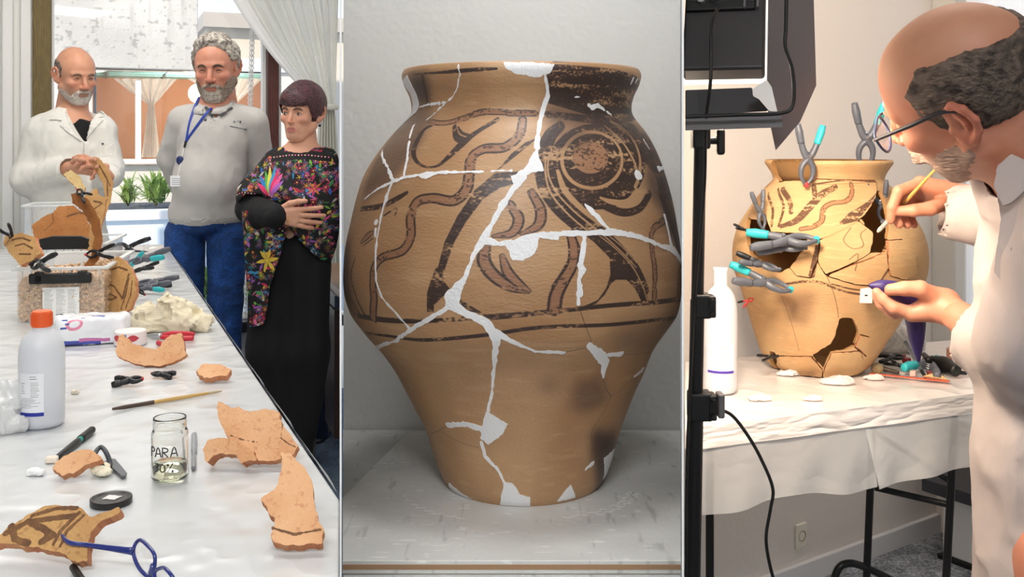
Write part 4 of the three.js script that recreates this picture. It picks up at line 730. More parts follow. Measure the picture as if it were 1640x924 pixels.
sherd('small flat brick-shaped sherd lying alone at the table edge', [[317, 602], [325, 591], [355, 591], [371, 599], [366, 608], [328, 614]], tp(340, 612, .002), up(0, .85, .5), CL.orange, { t: .012, seed: 19 });
sherd('big orange wall sherd with a pointed corner, propped on a rolled rim piece', kc([375, 133], [430, 166], [560, 190], [592, 178], [660, 194], [676, 250], [745, 345], [722, 385], [640, 412], [560, 408], [495, 395], [430, 300], [405, 270], [382, 200]), tp(410, 742, .006), up(-.05, .62, .75), CL.orange, { t: .012, cx: .5, cy: .7, seed: 21, paint: [{ pts: kc([676, 250], [668, 310], [700, 335], [735, 350]), w: .0006 }, { pts: kc([440, 300], [500, 320], [560, 330]), w: .0006 }] });
sherd('thick rolled orange rim fragment lying under the pointed wall sherd', kc([328, 352], [350, 312], [420, 304], [492, 322], [560, 372], [570, 405], [500, 424], [470, 385], [420, 376], [380, 388], [345, 420], [330, 392]), tp(350, 746, .001), up(-.1, .5, .85), CL.orange, { t: .022, cx: .6, seed: 23 });
sherd('tall orange sherd with a stepped foot, nearest to the table edge', kc([668, 388], [702, 388], [762, 452], [800, 522], [816, 620], [852, 742], [850, 798], [720, 808], [620, 794], [626, 740], [632, 690], [604, 640], [570, 600], [640, 560], [665, 470]), tp(475, 880, .002), up(.05, .7, .7), CL.orange, { t: .014, cx: .9, cy: .5, seed: 25, paint: [{ pts: kc([628, 730], [720, 760], [840, 738]), w: .0012 }] });
sherd('painted neck sherd with a flaring lip, lying under the blue glasses', kd([5, 762], [90, 690], [170, 632], [270, 592], [400, 585], [452, 602], [482, 642], [520, 642], [560, 618], [640, 592], [648, 615], [560, 662], [510, 722], [490, 800], [476, 866], [440, 872], [380, 856], [350, 826], [200, 802], [100, 792], [5, 782]), tp(75, 905, .004), up(-.1, .72, .68), CL.tan, { t: .012, cx: .6, cy: .8, seed: 27, paint: [{ pts: kd([60, 730], [180, 670], [300, 655], [420, 640]), w: .0030 }, { pts: kd([90, 690], [110, 760], [180, 785]), w: .0035 }, { pts: kd([180, 670], [260, 710], [310, 745], [250, 775]), w: .0035 }, { pts: kd([310, 790], [350, 720], [440, 625]), w: .0020 }, { pts: kd([345, 800], [380, 720], [465, 640]), w: .0016 }, { pts: kd([200, 640], [330, 600], [430, 600]), w: .0022 }] });
const clipped = sherd('small hollow orange sherd with a white patch, lying against the toothed scraper', kd([285, 386], [310, 342], [380, 296], [450, 284], [512, 292], [546, 330], [500, 352], [440, 372], [400, 410], [342, 416]), tp(115, 765, .002), up(0, .75, .65), CL.orange, { t: .010, cx: .8, seed: 29 });

// black clamps on sherds and boxes, and the heap of clamps at the far corner
putClamp(clampTool('black spring clamp hanging at the outer end of the clamped tan sherd', BLK, BLK, BLK), at(28, 388, 2.5), at(4, 362, 2.45), v(0, .3, 1));
putClamp(clampTool('black spring clamp lying across the front of the clamped tan sherd', BLK, BLK, BLK), at(50, 424, 2.42), at(84, 420, 2.36), v(0, .5, 1));
putClamp(clampTool('black spring clamp gripping the arched rim sherd', BLK, BLK, RED), at(138, 408, 2.62), at(182, 402, 2.6), v(0, .4, 1));
putClamp(clampTool('tiny black clamp holding the pale wedge-shaped sherd', BLK, BLK, RED), at(124, 304, 2.64), at(141, 318, 2.60), v(0, .3, 1));
[
  ['turquoise-gripped spring clamp at the back of the clamp heap', TEAL, GREY, 202, 412, 267, 405, .03], ['black spring clamp lying in the middle of the heap of clamps', BLK, BLK, 212, 425, 250, 424, .03], ['turquoise and grey spring clamp at the front of the heap of clamps', TEAL, GREY, 212, 452, 268, 458, .014],
  ['black spring clamp with its grip nearest the table corner, front of the heap', BLK, GREY, 218, 444, 280, 450, .012], ['grey spring clamp with a turquoise grip half hidden in the heap of clamps', GREY, TEAL, 196, 430, 226, 408, .035], ['black clamp with red pads at the foot of the painted standing sherd', BLK, BLK, 232, 462, 205, 452, .012],
].forEach(([label, g, a, jx, jy, hx, hy, lift], i) => { const o = clampTool(label, g, a, i === 5 ? RED : GREY), J = tp(jx, jy + 10, lift), H = at(hx, hy, -J.z - .02); putClamp(o, J, H, v(.1 * (i - 3), 1, .35)); o.userData.group = 'clamps heaped at the far corner'; });
putClamp(clampTool('large black clamp with pale jaws at the very back of the clamp heap', BLK, BLK, 0xd8cdb4, { open: .006 }), at(178, 401, 4.08), at(240, 394, 4.08), v(0, .5, 1));
{ const o = thing('clear_cap', 'clear rounded plastic cap standing on the large black clamp', 'cap', tp(234, 402, .0)); part('dome', lathe([[.0, .05], [.006, .049], [.011, .042], [.012, .03], [.012, 0]], 20), phys(0xffffff, .06, { transmission: .9, thickness: 0 }), o); }
putClamp(clampTool('small black clamp with red pads lying open between the horned sherd and the brush', BLK, BLK, RED, { open: .004, bulk: 1.7 }), tp(228, 607, .012), tp(182, 611, .008), v(.2, 1, .3));
putClamp(clampTool('smallest black clamp, beside a thin steel needle', BLK, BLK, RED, { bulk: 1.7 }), tp(243, 598, .008), tp(278, 601, .006), v(-.1, 1, .2));
tag(mesh('needle', rod(tp(222, 614, .002), tp(290, 608, .002), .0007, .0003, 6), M.steel), 'thin steel needle lying by the smallest black clamp', 'needle');

// bottles
function bottle(label, p, S, capMat, cap, yaw, liquid, labelOpt) {
  const o = thing('plastic_bottle', label, 'bottle', p); o.rotation.y = yaw;
  const hdpe = phys(0xf1f3f8, .42, { transmission: .35, thickness: 0 });
  part('body', lathe([[0, .0008], [.028, .0008], [.0318, .004], [.033, .010], [.033, .108], [.0322, .120], [.0285, .133], [.0205, .143], [.0145, .147], [.0135, .150], [.0135, cap ? .152 : .168], ...(cap ? [] : [[.0145, .169], [.0145, .173], [.011, .174]])].map(([r, y]) => [r * S, y * S]), 48), hdpe, o);
  part('liquid', lathe([[0, .002], [.031, .004], [.0322, .010], [.0322, liquid], [0, liquid]].map(([r, y]) => [r * S * .985, y * S]), 40), phys(0xe3e6f0, .1, { transmission: .5, thickness: 0 }), o);
  if (cap) part('cap', mergeGeometries([clean(lathe([[0, .176], [.0125, .176], [.0145, .174], [.0148, .152], [.013, .151]].map(([r, y]) => [r * S, y * S]), 40)), ...Array.from({ length: 36 }, (_, i) => clean(box(.0008 * S, .018 * S, .0012 * S, 0, .163 * S, .0149 * S).rotateY(i / 36 * 2 * PI)))]), capMat, o, 'ribbed orange screw cap');
  const R = .0334 * S, sp = labelOpt.span, g = sheet(24, 1, (u, t) => v(R * Math.sin((u - .5) * sp), (labelOpt.y0 + (labelOpt.y1 - labelOpt.y0) * t) * S, R * Math.cos((u - .5) * sp)));
  part('paper_label', g, std(0xffffff, .6, { map: printTex(256, 320, '#eef0f4', (c) => { const q = rng(8); scribble(c, 120, 14, 90, 34, 2, q, '#555'); scribble(c, 16, 66, 60, 90, 6, q); scribble(c, 130, 60, 100, 120, 8, q); scribble(c, 16, 180, 210, 80, 7, q); c.fillStyle = labelOpt.stripe; c.fillRect(0, 292, 256, 28); }) }), o);
}
bottle('white plastic bottle with an orange screw cap on the long work table', tp(67, 681), 1.02, std(0xf26a32, .4), true, -.05, .034, { span: 1.15, y0: .022, y1: .086, stripe: '#20309a' });

// jar
{
  const o = thing('glass_jar', 'open glass jar lettered by hand in black, a little clear resin inside', 'jar', tp(272, 767)); o.rotation.y = .02;
  const R = .0236, prof = [[0, .0012], [.018, .0006], [.0216, .0022], [R, .006], [R, .058], [.0232, .0625], [.0212, .0665], [.0205, .069], [.0216, .0705], [.0205, .0725], [.0216, .0745], [.0205, .0765], [.0211, .0795], [.0208, .0815], [.0192, .0815], [.0188, .079], [.0188, .068], [.0212, .061], [.0217, .057], [.0217, .007], [.0195, .0042], [0, .0044]];
  part('glass', lathe(prof, 64), phys(0xffffff, .03, { transmission: 1, thickness: .002, ior: 1.5, attenuationColor: new THREE.Color(.86, .92, .78), attenuationDistance: .02 }), o);
  part('resin', lathe([[0, .0048], [.0192, .0048], [.0214, .0075], [.0214, .0225], [0, .0225]], 48), phys(0xffffff, .02, { transmission: 1, thickness: .02, ior: 1.42, attenuationColor: new THREE.Color(.95, .95, .66), attenuationDistance: .055 }), o);
  const put = (x, y) => { const a = x / R; return v((R + .0002) * Math.sin(a), y, (R + .0002) * Math.cos(a)); }, ink = std(0x17171a, .5);
  const word = (list, x0, y0, s) => list.map((l) => tube(l.map(([x, y]) => put(x0 + x * s, y0 + y * s)), .0008, 5, l.length * 4));
  const P = [[0, 0], [0, 1]], P2 = [[0, 1], [.5, .85], [.5, .6], [.05, .5]], A = [[0, 0], [.35, 1], [.7, 0]], A2 = [[.12, .35], [.58, .35]];
  const sh = (l, dx) => l.map(([x, y]) => [x + dx, y]);
  part('lettering', merge(word([P, P2, sh(A, .65), sh(A2, .65), sh(P, 1.5), sh(P2, 1.5), sh([[.1, .5], [.55, 0]], 1.5), sh(A, 2.3), sh(A2, 2.3)], -.0205, .0355, .0125), word([[[0, .95], [.45, .9], [.2, .55], [.5, .3], [.05, 0]], [[.95, .95], [.7, .6], [.8, .05], [1.15, .1], [1.25, .6], [.95, .95]], [[1.55, 0], [2.15, 1]], [[1.6, .95], [1.5, .8], [1.65, .75], [1.6, .95]], [[2.1, .2], [2.0, .05], [2.2, .0], [2.1, .2]]], -.0125, .0165, .0110)), ink, o, 'handwritten PARA 30%');
}
// small tools and litter
{ const o = thing('pipette', 'short grey plastic pipette lying beside the glass jar', 'pipette', v(0, 0, 0)), a = tp(310, 750, .004), b = tp(311, 696, .004), m = (t) => a.clone().lerp(b, t); part('barrel', sweep([m(0), m(.25), m(.3), m(.42), m(.5), m(1)], [.003, .0036, .0024, .0024, .0042, .0042], { n: 30 }), phys(0xa6aab0, .4, { transmission: .25, thickness: 0 }), o); }
{
  const o = thing('paint_brush', 'slim paint brush with a bamboo-coloured handle lying before the jar', 'brush'), a = tp(180, 655, .004), b = tp(356, 626, .004), m = (t) => a.clone().lerp(b, t);
  part('handle', sweep([m(.36), m(.6), m(.86)], [.0034, .0036, .0026], { n: 16 }), std(0xffffff, .5, { map: woodTex([.86, .74, .48], [.70, .54, .30], 71) }), o); part('ferrule', sweep([m(0), m(.1), m(.36)], [.0022, .0036, .0036], { n: 14 }), std(0x4a3a30, .45), o, 'dark brown lacquered end'); part('bristles', sweep([m(.86), m(.95), m(1)], [.0026, .0024, .0006], { n: 10 }), std(0xb9a98a, .8), o);
}
{
  const o = thing('marker_pen', 'black marker pen with a teal ring, leaning cap-first away from the eraser', 'pen'), a = tp(92, 733, .005), b = tp(149, 687, .006), m = (t) => a.clone().lerp(b, t);
  part('barrel', sweep([m(0), m(.05), m(.55)], [.0035, .0048, .0052], { n: 14 }), M.black, o); part('ring', sweep([m(.55), m(.64)], [.0046, .0046], { n: 4 }), std(0x2c8f7e, .4), o); part('cap', sweep([m(.63), m(.96), m(1)], [.0058, .0058, .004], { n: 14 }), M.black, o);
}
tag(mesh('eraser', box(.0165, .009, .012, 0, .0045, 0, .003).rotateY(.25).translate(...tp(83, 741).toArray()), std(0xf0e2d2, .8)), 'cream block eraser at the tip of the marker pen', 'eraser');
function lump(lo, hi, h, prims, nf, na, seed) { const f = new Field(lo, hi, h); for (const [c, r] of prims) f.ell(c, r, .004); f.map((x, y, z, d) => Math.max(d + na * (fbm(x * nf, y * nf, z * nf + seed, 3) - .5) * 2, -y)); return f.net(); }
tag(mesh('cotton_wad', lump([-.018, -.002, -.014], [.018, .014, .014], .0012, [[[-.004, .004, 0], [.010, .005, .007]], [[.006, .004, .002], [.007, .004, .006]]], 240, .003, 3).translate(...tp(58, 761).toArray()), std(0xf4f4f4, .95)), 'white wad of cotton near the small hollow sherd', 'cotton');
tag(mesh('plaster_crumb', lump([-.012, -.002, -.01], [.012, .01, .01], .001, [[[0, .003, 0], [.007, .0045, .005]]], 300, .002, 5).translate(...tp(120, 631).toArray()), std(0xeadfcb, .9)), 'cream plaster crumb lying alone beside the orange-capped bottle', 'crumb');
{ // scraper
  const o = thing('toothed_scraper', 'grey toothed scraper with a looped grip, heaped with white filler', 'scraper'), f = (l, lift) => l.map(([x, y]) => { const p = tp(0 + x / 3.254, 640 + y / 3.254, lift); return p; });
  const B = [[545, 345], [562, 328], [600, 328], [628, 360], [662, 402], [655, 416], [632, 418]].map((p) => p), c = tp(600 / 3.254, 640 + 380 / 3.254), q = f(B, 0).map((p) => [p.x - c.x, -(p.z - c.z)]); for (let i = 0; i < 9; i++) { const a = lerp(632, 545, (i + .5) / 9), y = lerp(418, 345, (i + .5) / 9), p = tp((a + (i % 2 ? 6 : -5)) / 3.254, 640 + (y + (i % 2 ? 3 : -8)) / 3.254); q.push([p.x - c.x, -(p.z - c.z)]); }
  part('blade', extrude(q, .003, .0005).rotateX(-PI / 2).translate(c.x, TOP1 + .004, c.z), std(0x5d6167, .5), o);
  const L = [[548, 335], [500, 290], [502, 250], [524, 228], [556, 262], [574, 318], [556, 332]], P = L.map(([x, y], i) => tp(x / 3.254, 640 + y / 3.254 + 6, .006 + .014 * (i > 0 && i < 5 ? 1 : .2)));
  part('grip', tube(P, .0032, 8, 50, true), std(0x3b4046, .5), o);
  part('filler', lump([-.024, -.002, -.024], [.024, .016, .024], .0012, [[[-.005, .005, -.004], [.012, .008, .011]], [[.004, .004, .006], [.010, .006, .009]]], 260, .003, 9).translate(c.x - .012, TOP1 + .002, c.z + .010), std(0xefe8d0, .95), o, 'heap of white filler');
}
{ // jar lid
  const o = thing('jar_lid', 'black round screw lid with a torn white sticker, lying flat', 'lid', tp(178, 806)), r = .0245;
  part('disc', lathe([[0, .006], [r * .80, .006], [r * .84, .0075], [r * .95, .0078], [r, .0075], [r, .001], [r * .97, 0], [0, 0]], 56), std(0x1b1719, .3), o);
  part('sticker', shell({ b: [-.013, .016, -.012, .014], step: .0008, inside: (x, y) => Math.max(Math.abs(x * .95 - y * .3) - .0085, Math.abs(y * .95 + x * .2 - .002) - .0065) + .003 * (fbm(x * 250, y * 250, 2, 2) - .5), map: (x, y, w) => v(x, .0064 + w, -y), t: .0003 }), std(0xe4e2e0, .7), o);
}
{ // glasses
  const o = thing('eyeglasses', 'blue plastic reading glasses lying open on the painted neck sherd', 'glasses'), q = (x, y, l) => tp(x / 3.254, 640 + y / 3.254, l), blue = phys(0x1c2c78, .25, { clearcoat: .6 });
  part('temple', sweep([q(294, 686, .030), q(322, 712, .031), q(362, 745, .030), q(440, 756, .028), q(560, 772, .026), q(690, 790, .024)], [.0030, .0031, .0026, .0026, .0030, .0042], { n: 40, flat: .6 }), blue, o);
  const rim = (l, lift) => l.map(([x, y], i) => q(x, y, lift[i])), r1 = rim([[695, 792], [708, 748], [728, 732], [758, 750], [806, 812], [806, 868], [796, 912], [770, 920], [722, 872]], [.022, .028, .032, .032, .026, .016, .006, .003, .010]);
  part('rim', tube(r1, .0020, 8, 80, true), blue, o, 'blue lens rim');
  const c1 = r1.reduce((a, p) => a.add(p), v(0, 0, 0)).multiplyScalar(1 / r1.length), LG = new THREE.BufferGeometry(); LG.setAttribute('position', new THREE.Float32BufferAttribute(r1.flatMap((p, i) => [...c1.toArray(), ...p.toArray(), ...r1[(i + 1) % r1.length].toArray()]), 3)); LG.computeVertexNormals();
  part('lens', LG, glass, o); part('nose_pad', sweep([q(800, 860, .018), q(792, 900, .008)], [.003, .004], { n: 8 }), blue, o);
  part('rim', tube(rim([[806, 900], [846, 876], [872, 890], [905, 935], [900, 975], [860, 985], [815, 950]], [.012, .020, .022, .016, .006, .003, .006]), .0020, 8, 60, true), blue, o, 'blue lens rim');
}
{ const o = thing('pencil', 'black pencil, its end just showing at the lower border under the painted sherd', 'pencil'), a = tp(117, 908, .005), b = tp(150, 960, .005); part('shaft', sweep([a, b], [.0038, .0042], { n: 6 }), M.black, o); part('tip', sweep([tp(115, 905, .005), a], [.001, .0038], { n: 4 }), std(0x3a3a40, .4), o); }
// packet, cloth, cup, pliers, crumpled film
{
  const o = thing('tissue_packet', 'soft white packet printed in blue and pink, lying before the pellet box', 'packet', tp(148, 548)); o.rotation.y = .32;
  const f = new Field([-.09, -.004, -.05], [.09, .065, .05], .003); f.map((x, y, z) => { const qx = Math.abs(x) - .068 + .01 * Math.abs(z) / .04, qy = Math.abs(y - .030) - .021, qz = Math.abs(z) - .028; return Math.hypot(Math.max(qx, 0), Math.max(qy, 0), Math.max(qz, 0)) + Math.min(0, Math.max(qx, qy, qz)) - .010 + .007 * (fbm(x * 28, y * 28, z * 28, 3) - .5) * 2; }); f.map((x, y, z, d) => Math.max(d, -y + .0005));
  const g = f.net(), p = g.attributes.position, u = g.attributes.uv; for (let i = 0; i < p.count; i++) u.setXY(i, (p.getX(i) + .08) / .16, (p.getY(i) + p.getZ(i) * -.9 + .04) / .10);
  part('wrapper', g, phys(0xffffff, .35, { clearcoat: .5, map: printTex(512, 320, '#eef0f5', (c) => { c.strokeStyle = '#e58aa6'; c.lineWidth = 20; c.beginPath(); c.ellipse(150, 150, 46, 34, -.3, 0, 6.3); c.stroke(); c.fillStyle = '#34479f'; c.beginPath(); c.moveTo(250, 40); c.lineTo(350, 70); c.lineTo(340, 95); c.lineTo(260, 80); c.fill(); for (const [x, y, w] of [[70, 105, 36], [90, 140, 28], [60, 170, 40], [190, 90, 26]]) { c.fillRect(x, y, w, 13); } c.fillStyle = '#3949a8'; c.fillRect(0, 262, 320, 26); c.fillStyle = '#c56fa8'; c.fillRect(180, 250, 200, 22); }) }), o);
}
{
  const o = thing('cloth_bag', 'crumpled cream cotton cloth lying behind the red-handled pliers', 'cloth', tp(272, 530));
  const f = new Field([-.11, -.004, -.08], [.11, .11, .08], .003); f.ell([-.045, .02, 0], [.04, .034, .035], .02).ell([.035, .022, 0], [.055, .026, .04], .02).ell([.0, .04, -.01], [.035, .03, .03], .02).cap([.0, .03, 0], [-.012, .084, -.005], .022, .007, .01).cap([.01, .05, .0], [.075, .018, .02], .012, .01, .012);
  f.map((x, y, z, d) => Math.max(d + .013 * (Math.abs(noise(x * 34 + 3, y * 34, z * 34) - .5) * 4 - .8) + .007 * (Math.abs(noise(x * 75, y * 75, z * 75 + 5) - .5) * 4 - .8) + .002 * (fbm(x * 120, y * 120, z * 120, 2) - .5), -y + .0005));
  part('folds', f.net(), std(0xe9dfc4, .95, { bumpMap: T.weave, bumpScale: .0008 }), o);
}
{
  const o = thing('paper_cup', 'low round white tub with a red oval print, behind the horned sherd', 'tub', tp(209, 552)), r = .034;
  part('tub', lathe([[0, 0], [r * .92, 0], [r, .004], [r * .98, .030], [r * .93, .032], [0, .032]], 40), std(0xf3e6e4, .5), o);
  for (const a of [-.55, .5]) part('red_print', sheet(14, 8, (u, t) => { const an = a + (u - .5) * .8, q = Math.sin(PI * clamp(u, .02, .98)); return v(r * 1.006 * Math.sin(an), .019 + (t - .5) * .014 * q, r * 1.006 * Math.cos(an)); }), std(0xc4404a, .5), o);
  part('blue_print', sheet(6, 2, (u, t) => v(r * 1.007 * Math.sin((u - .5) * .22), .022 + (t - .5) * .012, r * 1.007 * Math.cos((u - .5) * .22))), std(0x5d7fb5, .5), o);
}
{
  const o = thing('pliers', 'pliers with red plastic handles lying in front of the cream cloth', 'pliers'), red = std(0xc22033, .4), q = (x, y, l = .008) => tp(x / 4.018, 470 + y / 4.018, l);
  part('handle', sweep([q(1030, 272), q(1120, 258), q(1248, 262)], [.005, .0065, .0055], { n: 16 }), red, o); part('handle', sweep([q(1040, 282), q(1140, 290), q(1246, 288)], [.005, .0065, .0055], { n: 16 }), red, o);
  part('jaws', sweep([q(940, 272, .006), q(985, 272, .007), q(1035, 276, .008)], [.003, .006, .006], { n: 10 }), M.steel, o); part('lever', sweep([q(1020, 318, .004), q(1045, 330, .004)], [.006, .004], { n: 6 }), red, o);
}
{
  const o = thing('plastic_film', 'crumpled clear plastic film at the border beside the orange-capped bottle', 'film', tp(8, 690));
  const f = new Field([-.05, -.004, -.05], [.05, .09, .05], .003); f.ell([-.01, .025, 0], [.03, .03, .03], .02).ell([0, .05, -.01], [.022, .022, .02], .01).ell([.018, .012, .01], [.018, .012, .015], .01); f.map((x, y, z, d) => Math.max(d + .012 * (Math.abs(fbm(x * 40, y * 40, z * 40, 3) - .5) * 4 - .6), -y + .0005));
  part('crumple', f.net(), phys(0xf2f3f4, .25, { transmission: .45, thickness: 0 }), o);
}

// --- desk, power strip and cables behind the woman
{
  const o = thing('desk', 'wooden-topped desk with dark blue steel legs behind the woman', 'desk'), p = (px, z) => at(px, 230, z), pl = [p(520, 4.4), p(543.5, 3.95), p(543.5, 4.85), p(524, 4.85)], y = .72;
  const s = new THREE.Shape(pl.map((q) => new THREE.Vector2(q.x, -q.z))); part('tabletop', metreUV(new THREE.ExtrudeGeometry(s, { depth: .03, bevelEnabled: false }).rotateX(-PI / 2).translate(0, y - .03, 0)), M.deskWood, o);
  const a = p(519, 4.38), b = p(540, 4.0); part('rail', beam(v(a.x, y - .055, a.z), v(b.x, y - .055, b.z), .02, .05), M.navy, o); const l0 = p(514, 4.42); part('leg', box(.05, y - .03, .05, l0.x + .01, (y - .03) / 2, l0.z, .004), M.navy, o); const c = p(526, 4.34), d = p(541.5, 4.06); part('drawer_unit', beam(v(c.x, .36, c.z), v(d.x, .36, d.z), .03, .52), std(0x35201c, .4), o, 'dark brown drawer front');
}
{
  const o = thing('power_strip', 'white power strip on the carpet beside the desk leg', 'power strip', onY(491, 704, 0)); o.rotation.y = 1.1; part('housing', box(.2, .04, .055, 0, .021, 0, .008), M.white, o); for (const x of [-.06, 0, .06]) part('outlet', cyl(.019, .019, .003, 20).translate(x, .0425, 0), std(0xcfd2d4, .5), o); part('plug', merge(box(.035, .05, .035, -.06, .068, 0, .008)), M.black, o);
}
[['black cable rising from the plug of the power strip', [[487, 688, .09], [484, 672, .2], [494, 664, .22], [506, 655, .1]]], ['black cable snaking over the carpet beside the desk leg', [[496, 706, .006], [510, 706, .006], [528, 690, .006], [541, 684, .006]]]].forEach(([l, pts]) => tag(mesh('cable', tube(pts.map(([x, y, h]) => onY(x, y + h * 350, h)), .005, 8), M.black), l, 'cable'));
// ---------------------------------------------------------------- bay three: the vessel being rebuilt, lamp, table
const TOP3 = EYE - .53, tq = (px, py, up = 0) => onY(px, py, TOP3 + up), eX = (px, z) => at(px, 230, z);
{
  const t = thing('plastic_covered_table', 'folding table under plastic sheeting, carrying the vessel held together by clamps', 'table');
  const A = eX(1096.8, 1.864), B = eX(1690, 2.215), C = eX(1690, 2.83), D = eX(1096.8, 2.44), flat = (y, d) => { const s = new THREE.Shape([A, B, C, D].map((p) => new THREE.Vector2(p.x, -p.z))); return metreUV(new THREE.ExtrudeGeometry(s, { depth: d, bevelEnabled: true, bevelSize: .003, bevelThickness: .003, bevelOffset: -.003, bevelSegments: 3 }).rotateX(-PI / 2).translate(0, y, 0)); };
  part('tabletop', flat(TOP3 - .038, .03), M.white, t);
  const top = phys(0xeeeae8, .3, { clearcoat: .5, clearcoatRoughness: .2, bumpMap: T.folds, bumpScale: .003 });
  part('plastic_sheet', flat(TOP3 - .006, .0005), top, t, 'wrinkled plastic sheeting');
  const d = B.clone().sub(A).normalize(), n = v(-d.z, 0, d.x).negate(); if (n.z < 0) n.negate();
  const L = B.clone().sub(A).length(), s0 = eX(1386, 2.03).sub(A).dot(d);
  const film = phys(0xf2f4f6, .42, { transmission: .6, thickness: 0, bumpMap: T.folds, bumpScale: .0015 });
  const drop = (a, b, y0, y1, off, m, wave) => sheet(40, 10, (u, w) => A.clone().addScaledVector(d, lerp(a, b, u)).addScaledVector(n, .003 + off * w + wave * w * Math.sin(u * 23 + w * 2)).setY(lerp(y0(u), y1(u), w)), (u, w) => [lerp(a, b, u), w * .2]);
  part('overhang', drop(0, L, () => TOP3 - .001, () => TOP3 - .042, .004, 0, .0012), top, t);
  part('hanging_film', drop(0, s0 + .004, () => TOP3 - .042, (u) => TOP3 - .155 - .008 * Math.sin(u * 9), .02, 0, .004), film, t);
  part('hanging_film', drop(s0 - .01, L, () => TOP3 - .042, (u) => TOP3 - .155 + .03 * u, .035, 0, .006), film, t);
  const leg = (px0, py0, px1, z) => { const p = at(px0, py0, z), q = at(px1, 924, z), r = q.clone().sub(p), f = q.clone().addScaledVector(r, q.y / -r.y); p.y = TOP3 - .04; part('leg', rod(p, f, .0085), M.blackMetal, t); return [p, f]; };
  leg(1400, 762, 1391, 2.26); leg(1530, 733, 1518, 2.16); leg(1660, 700, 1655, 2.6);
  part('leg', rod(v(.40, 0, -2.02), v(.40, TOP3 - .04, -2.02), .0085), M.blackMetal, t);
  part('brace', merge(rod(at(1402, 781, 2.26), at(1523, 809, 2.16), .007), rod(at(1398, 690, 2.262), at(1523, 772, 2.17), .006)), M.blackMetal, t);
  part('stretcher', tube([at(1330, 960, 2.24), at(1337, 924, 2.24), at(1346, 907, 2.24), at(1362, 902, 2.245), at(1394, 912, 2.26), at(1440, 935, 2.24), at(1519, 972, 2.16)], .0085, 10, 60), M.blackMetal, t);
}
// --- the vessel in pieces
const D3V = 2.37, axis3 = (h) => lerp(1309 - CX, 1326 - CX, sstep(TOP3, TOP3 + .22, h)) / F * D3V;
const pr3 = profileOf([[256, 97], [260, 99], [268, 94], [278, 88], [288, 86], [300, 97], [320, 113], [345, 129], [370, 143], [400, 150], [430, 149], [450, 143], [480, 130], [510, 116], [540, 102], [575, 84], [600, 70]], D3V, TOP3);
const vessel3 = { ...pr3, axis: axis3, d: D3V }, g3 = (x, y) => [1160 + x / 2.253, 220 + y / 2.253];
const uv3 = (list, w = 0) => list.map(([x, y, q]) => { const [a, b] = onVessel(...g3(x, y), vessel3); return [a, b, (q ?? w) / 2.253]; });
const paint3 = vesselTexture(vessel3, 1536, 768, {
  dark: [
    { pts: uv3([[545, 160, 3], [430, 155, 3], [330, 168, 3]]) }, { pts: uv3([[400, 178, 10], [350, 208, 14], [310, 250, 14], [262, 300, 12], [210, 320, 8]]) }, { pts: uv3([[325, 175, 8], [330, 215, 12]]) }, { fill: 1, pts: uv3([[542, 200], [500, 270], [480, 300], [400, 320], [450, 270]]) },
    { pts: uv3([[215, 185, 9], [240, 230, 9], [245, 270, 8]]) }, { pts: uv3([[165, 200, 4], [180, 260, 5], [175, 320, 4]]) }, { pts: uv3([[200, 185, 4], [218, 250, 5], [200, 320, 4]]) }, { pts: uv3([[340, 375, 5], [330, 430, 7], [315, 500, 8]]) },
    { pts: uv3([[210, 530, 4], [330, 520, 5], [430, 555, 4], [560, 575, 4]]) }, { pts: uv3([[390, 530, 3], [480, 550, 3], [600, 540, 3]]) },
  ],
  snake: [uv3([[455, 168, 9], [458, 200, 9], [440, 228, 9], [385, 238, 9], [358, 258, 9], [352, 300, 9], [320, 322, 9], [280, 330, 8]])],
  sootShade: [{ k: .6, pts: uv3([[100, 150], [150, 190], [140, 260], [80, 300]]) }, { k: .5, pts: uv3([[190, 560], [330, 560], [300, 680], [230, 660]]) }, { k: .4, pts: uv3([[560, 190], [610, 200], [650, 300], [590, 330]]) }, { k: .5, pts: uv3([[250, 850], [340, 830], [330, 880], [250, 880]]) }],
  crack: [uv3([[370, 500, .8], [400, 580, .8], [412, 650, .8]]), uv3([[455, 325, 1.2], [430, 370, 1], [460, 400, 1], [500, 390, 1.2], [490, 350, 1], [510, 330, .8]]), uv3([[450, 440, 1.2], [480, 420, 1], [470, 480, 1.2]]), uv3([[200, 560, .7], [270, 770, .7]]), uv3([[320, 170, .7], [545, 160, .8]])],
}, { clay: [.85, .70, .51], clay2: [.78, .61, .42], pale: [.90, .78, .60], red: [.62, .42, .28], dark: [.36, .24, .16] }, 9);
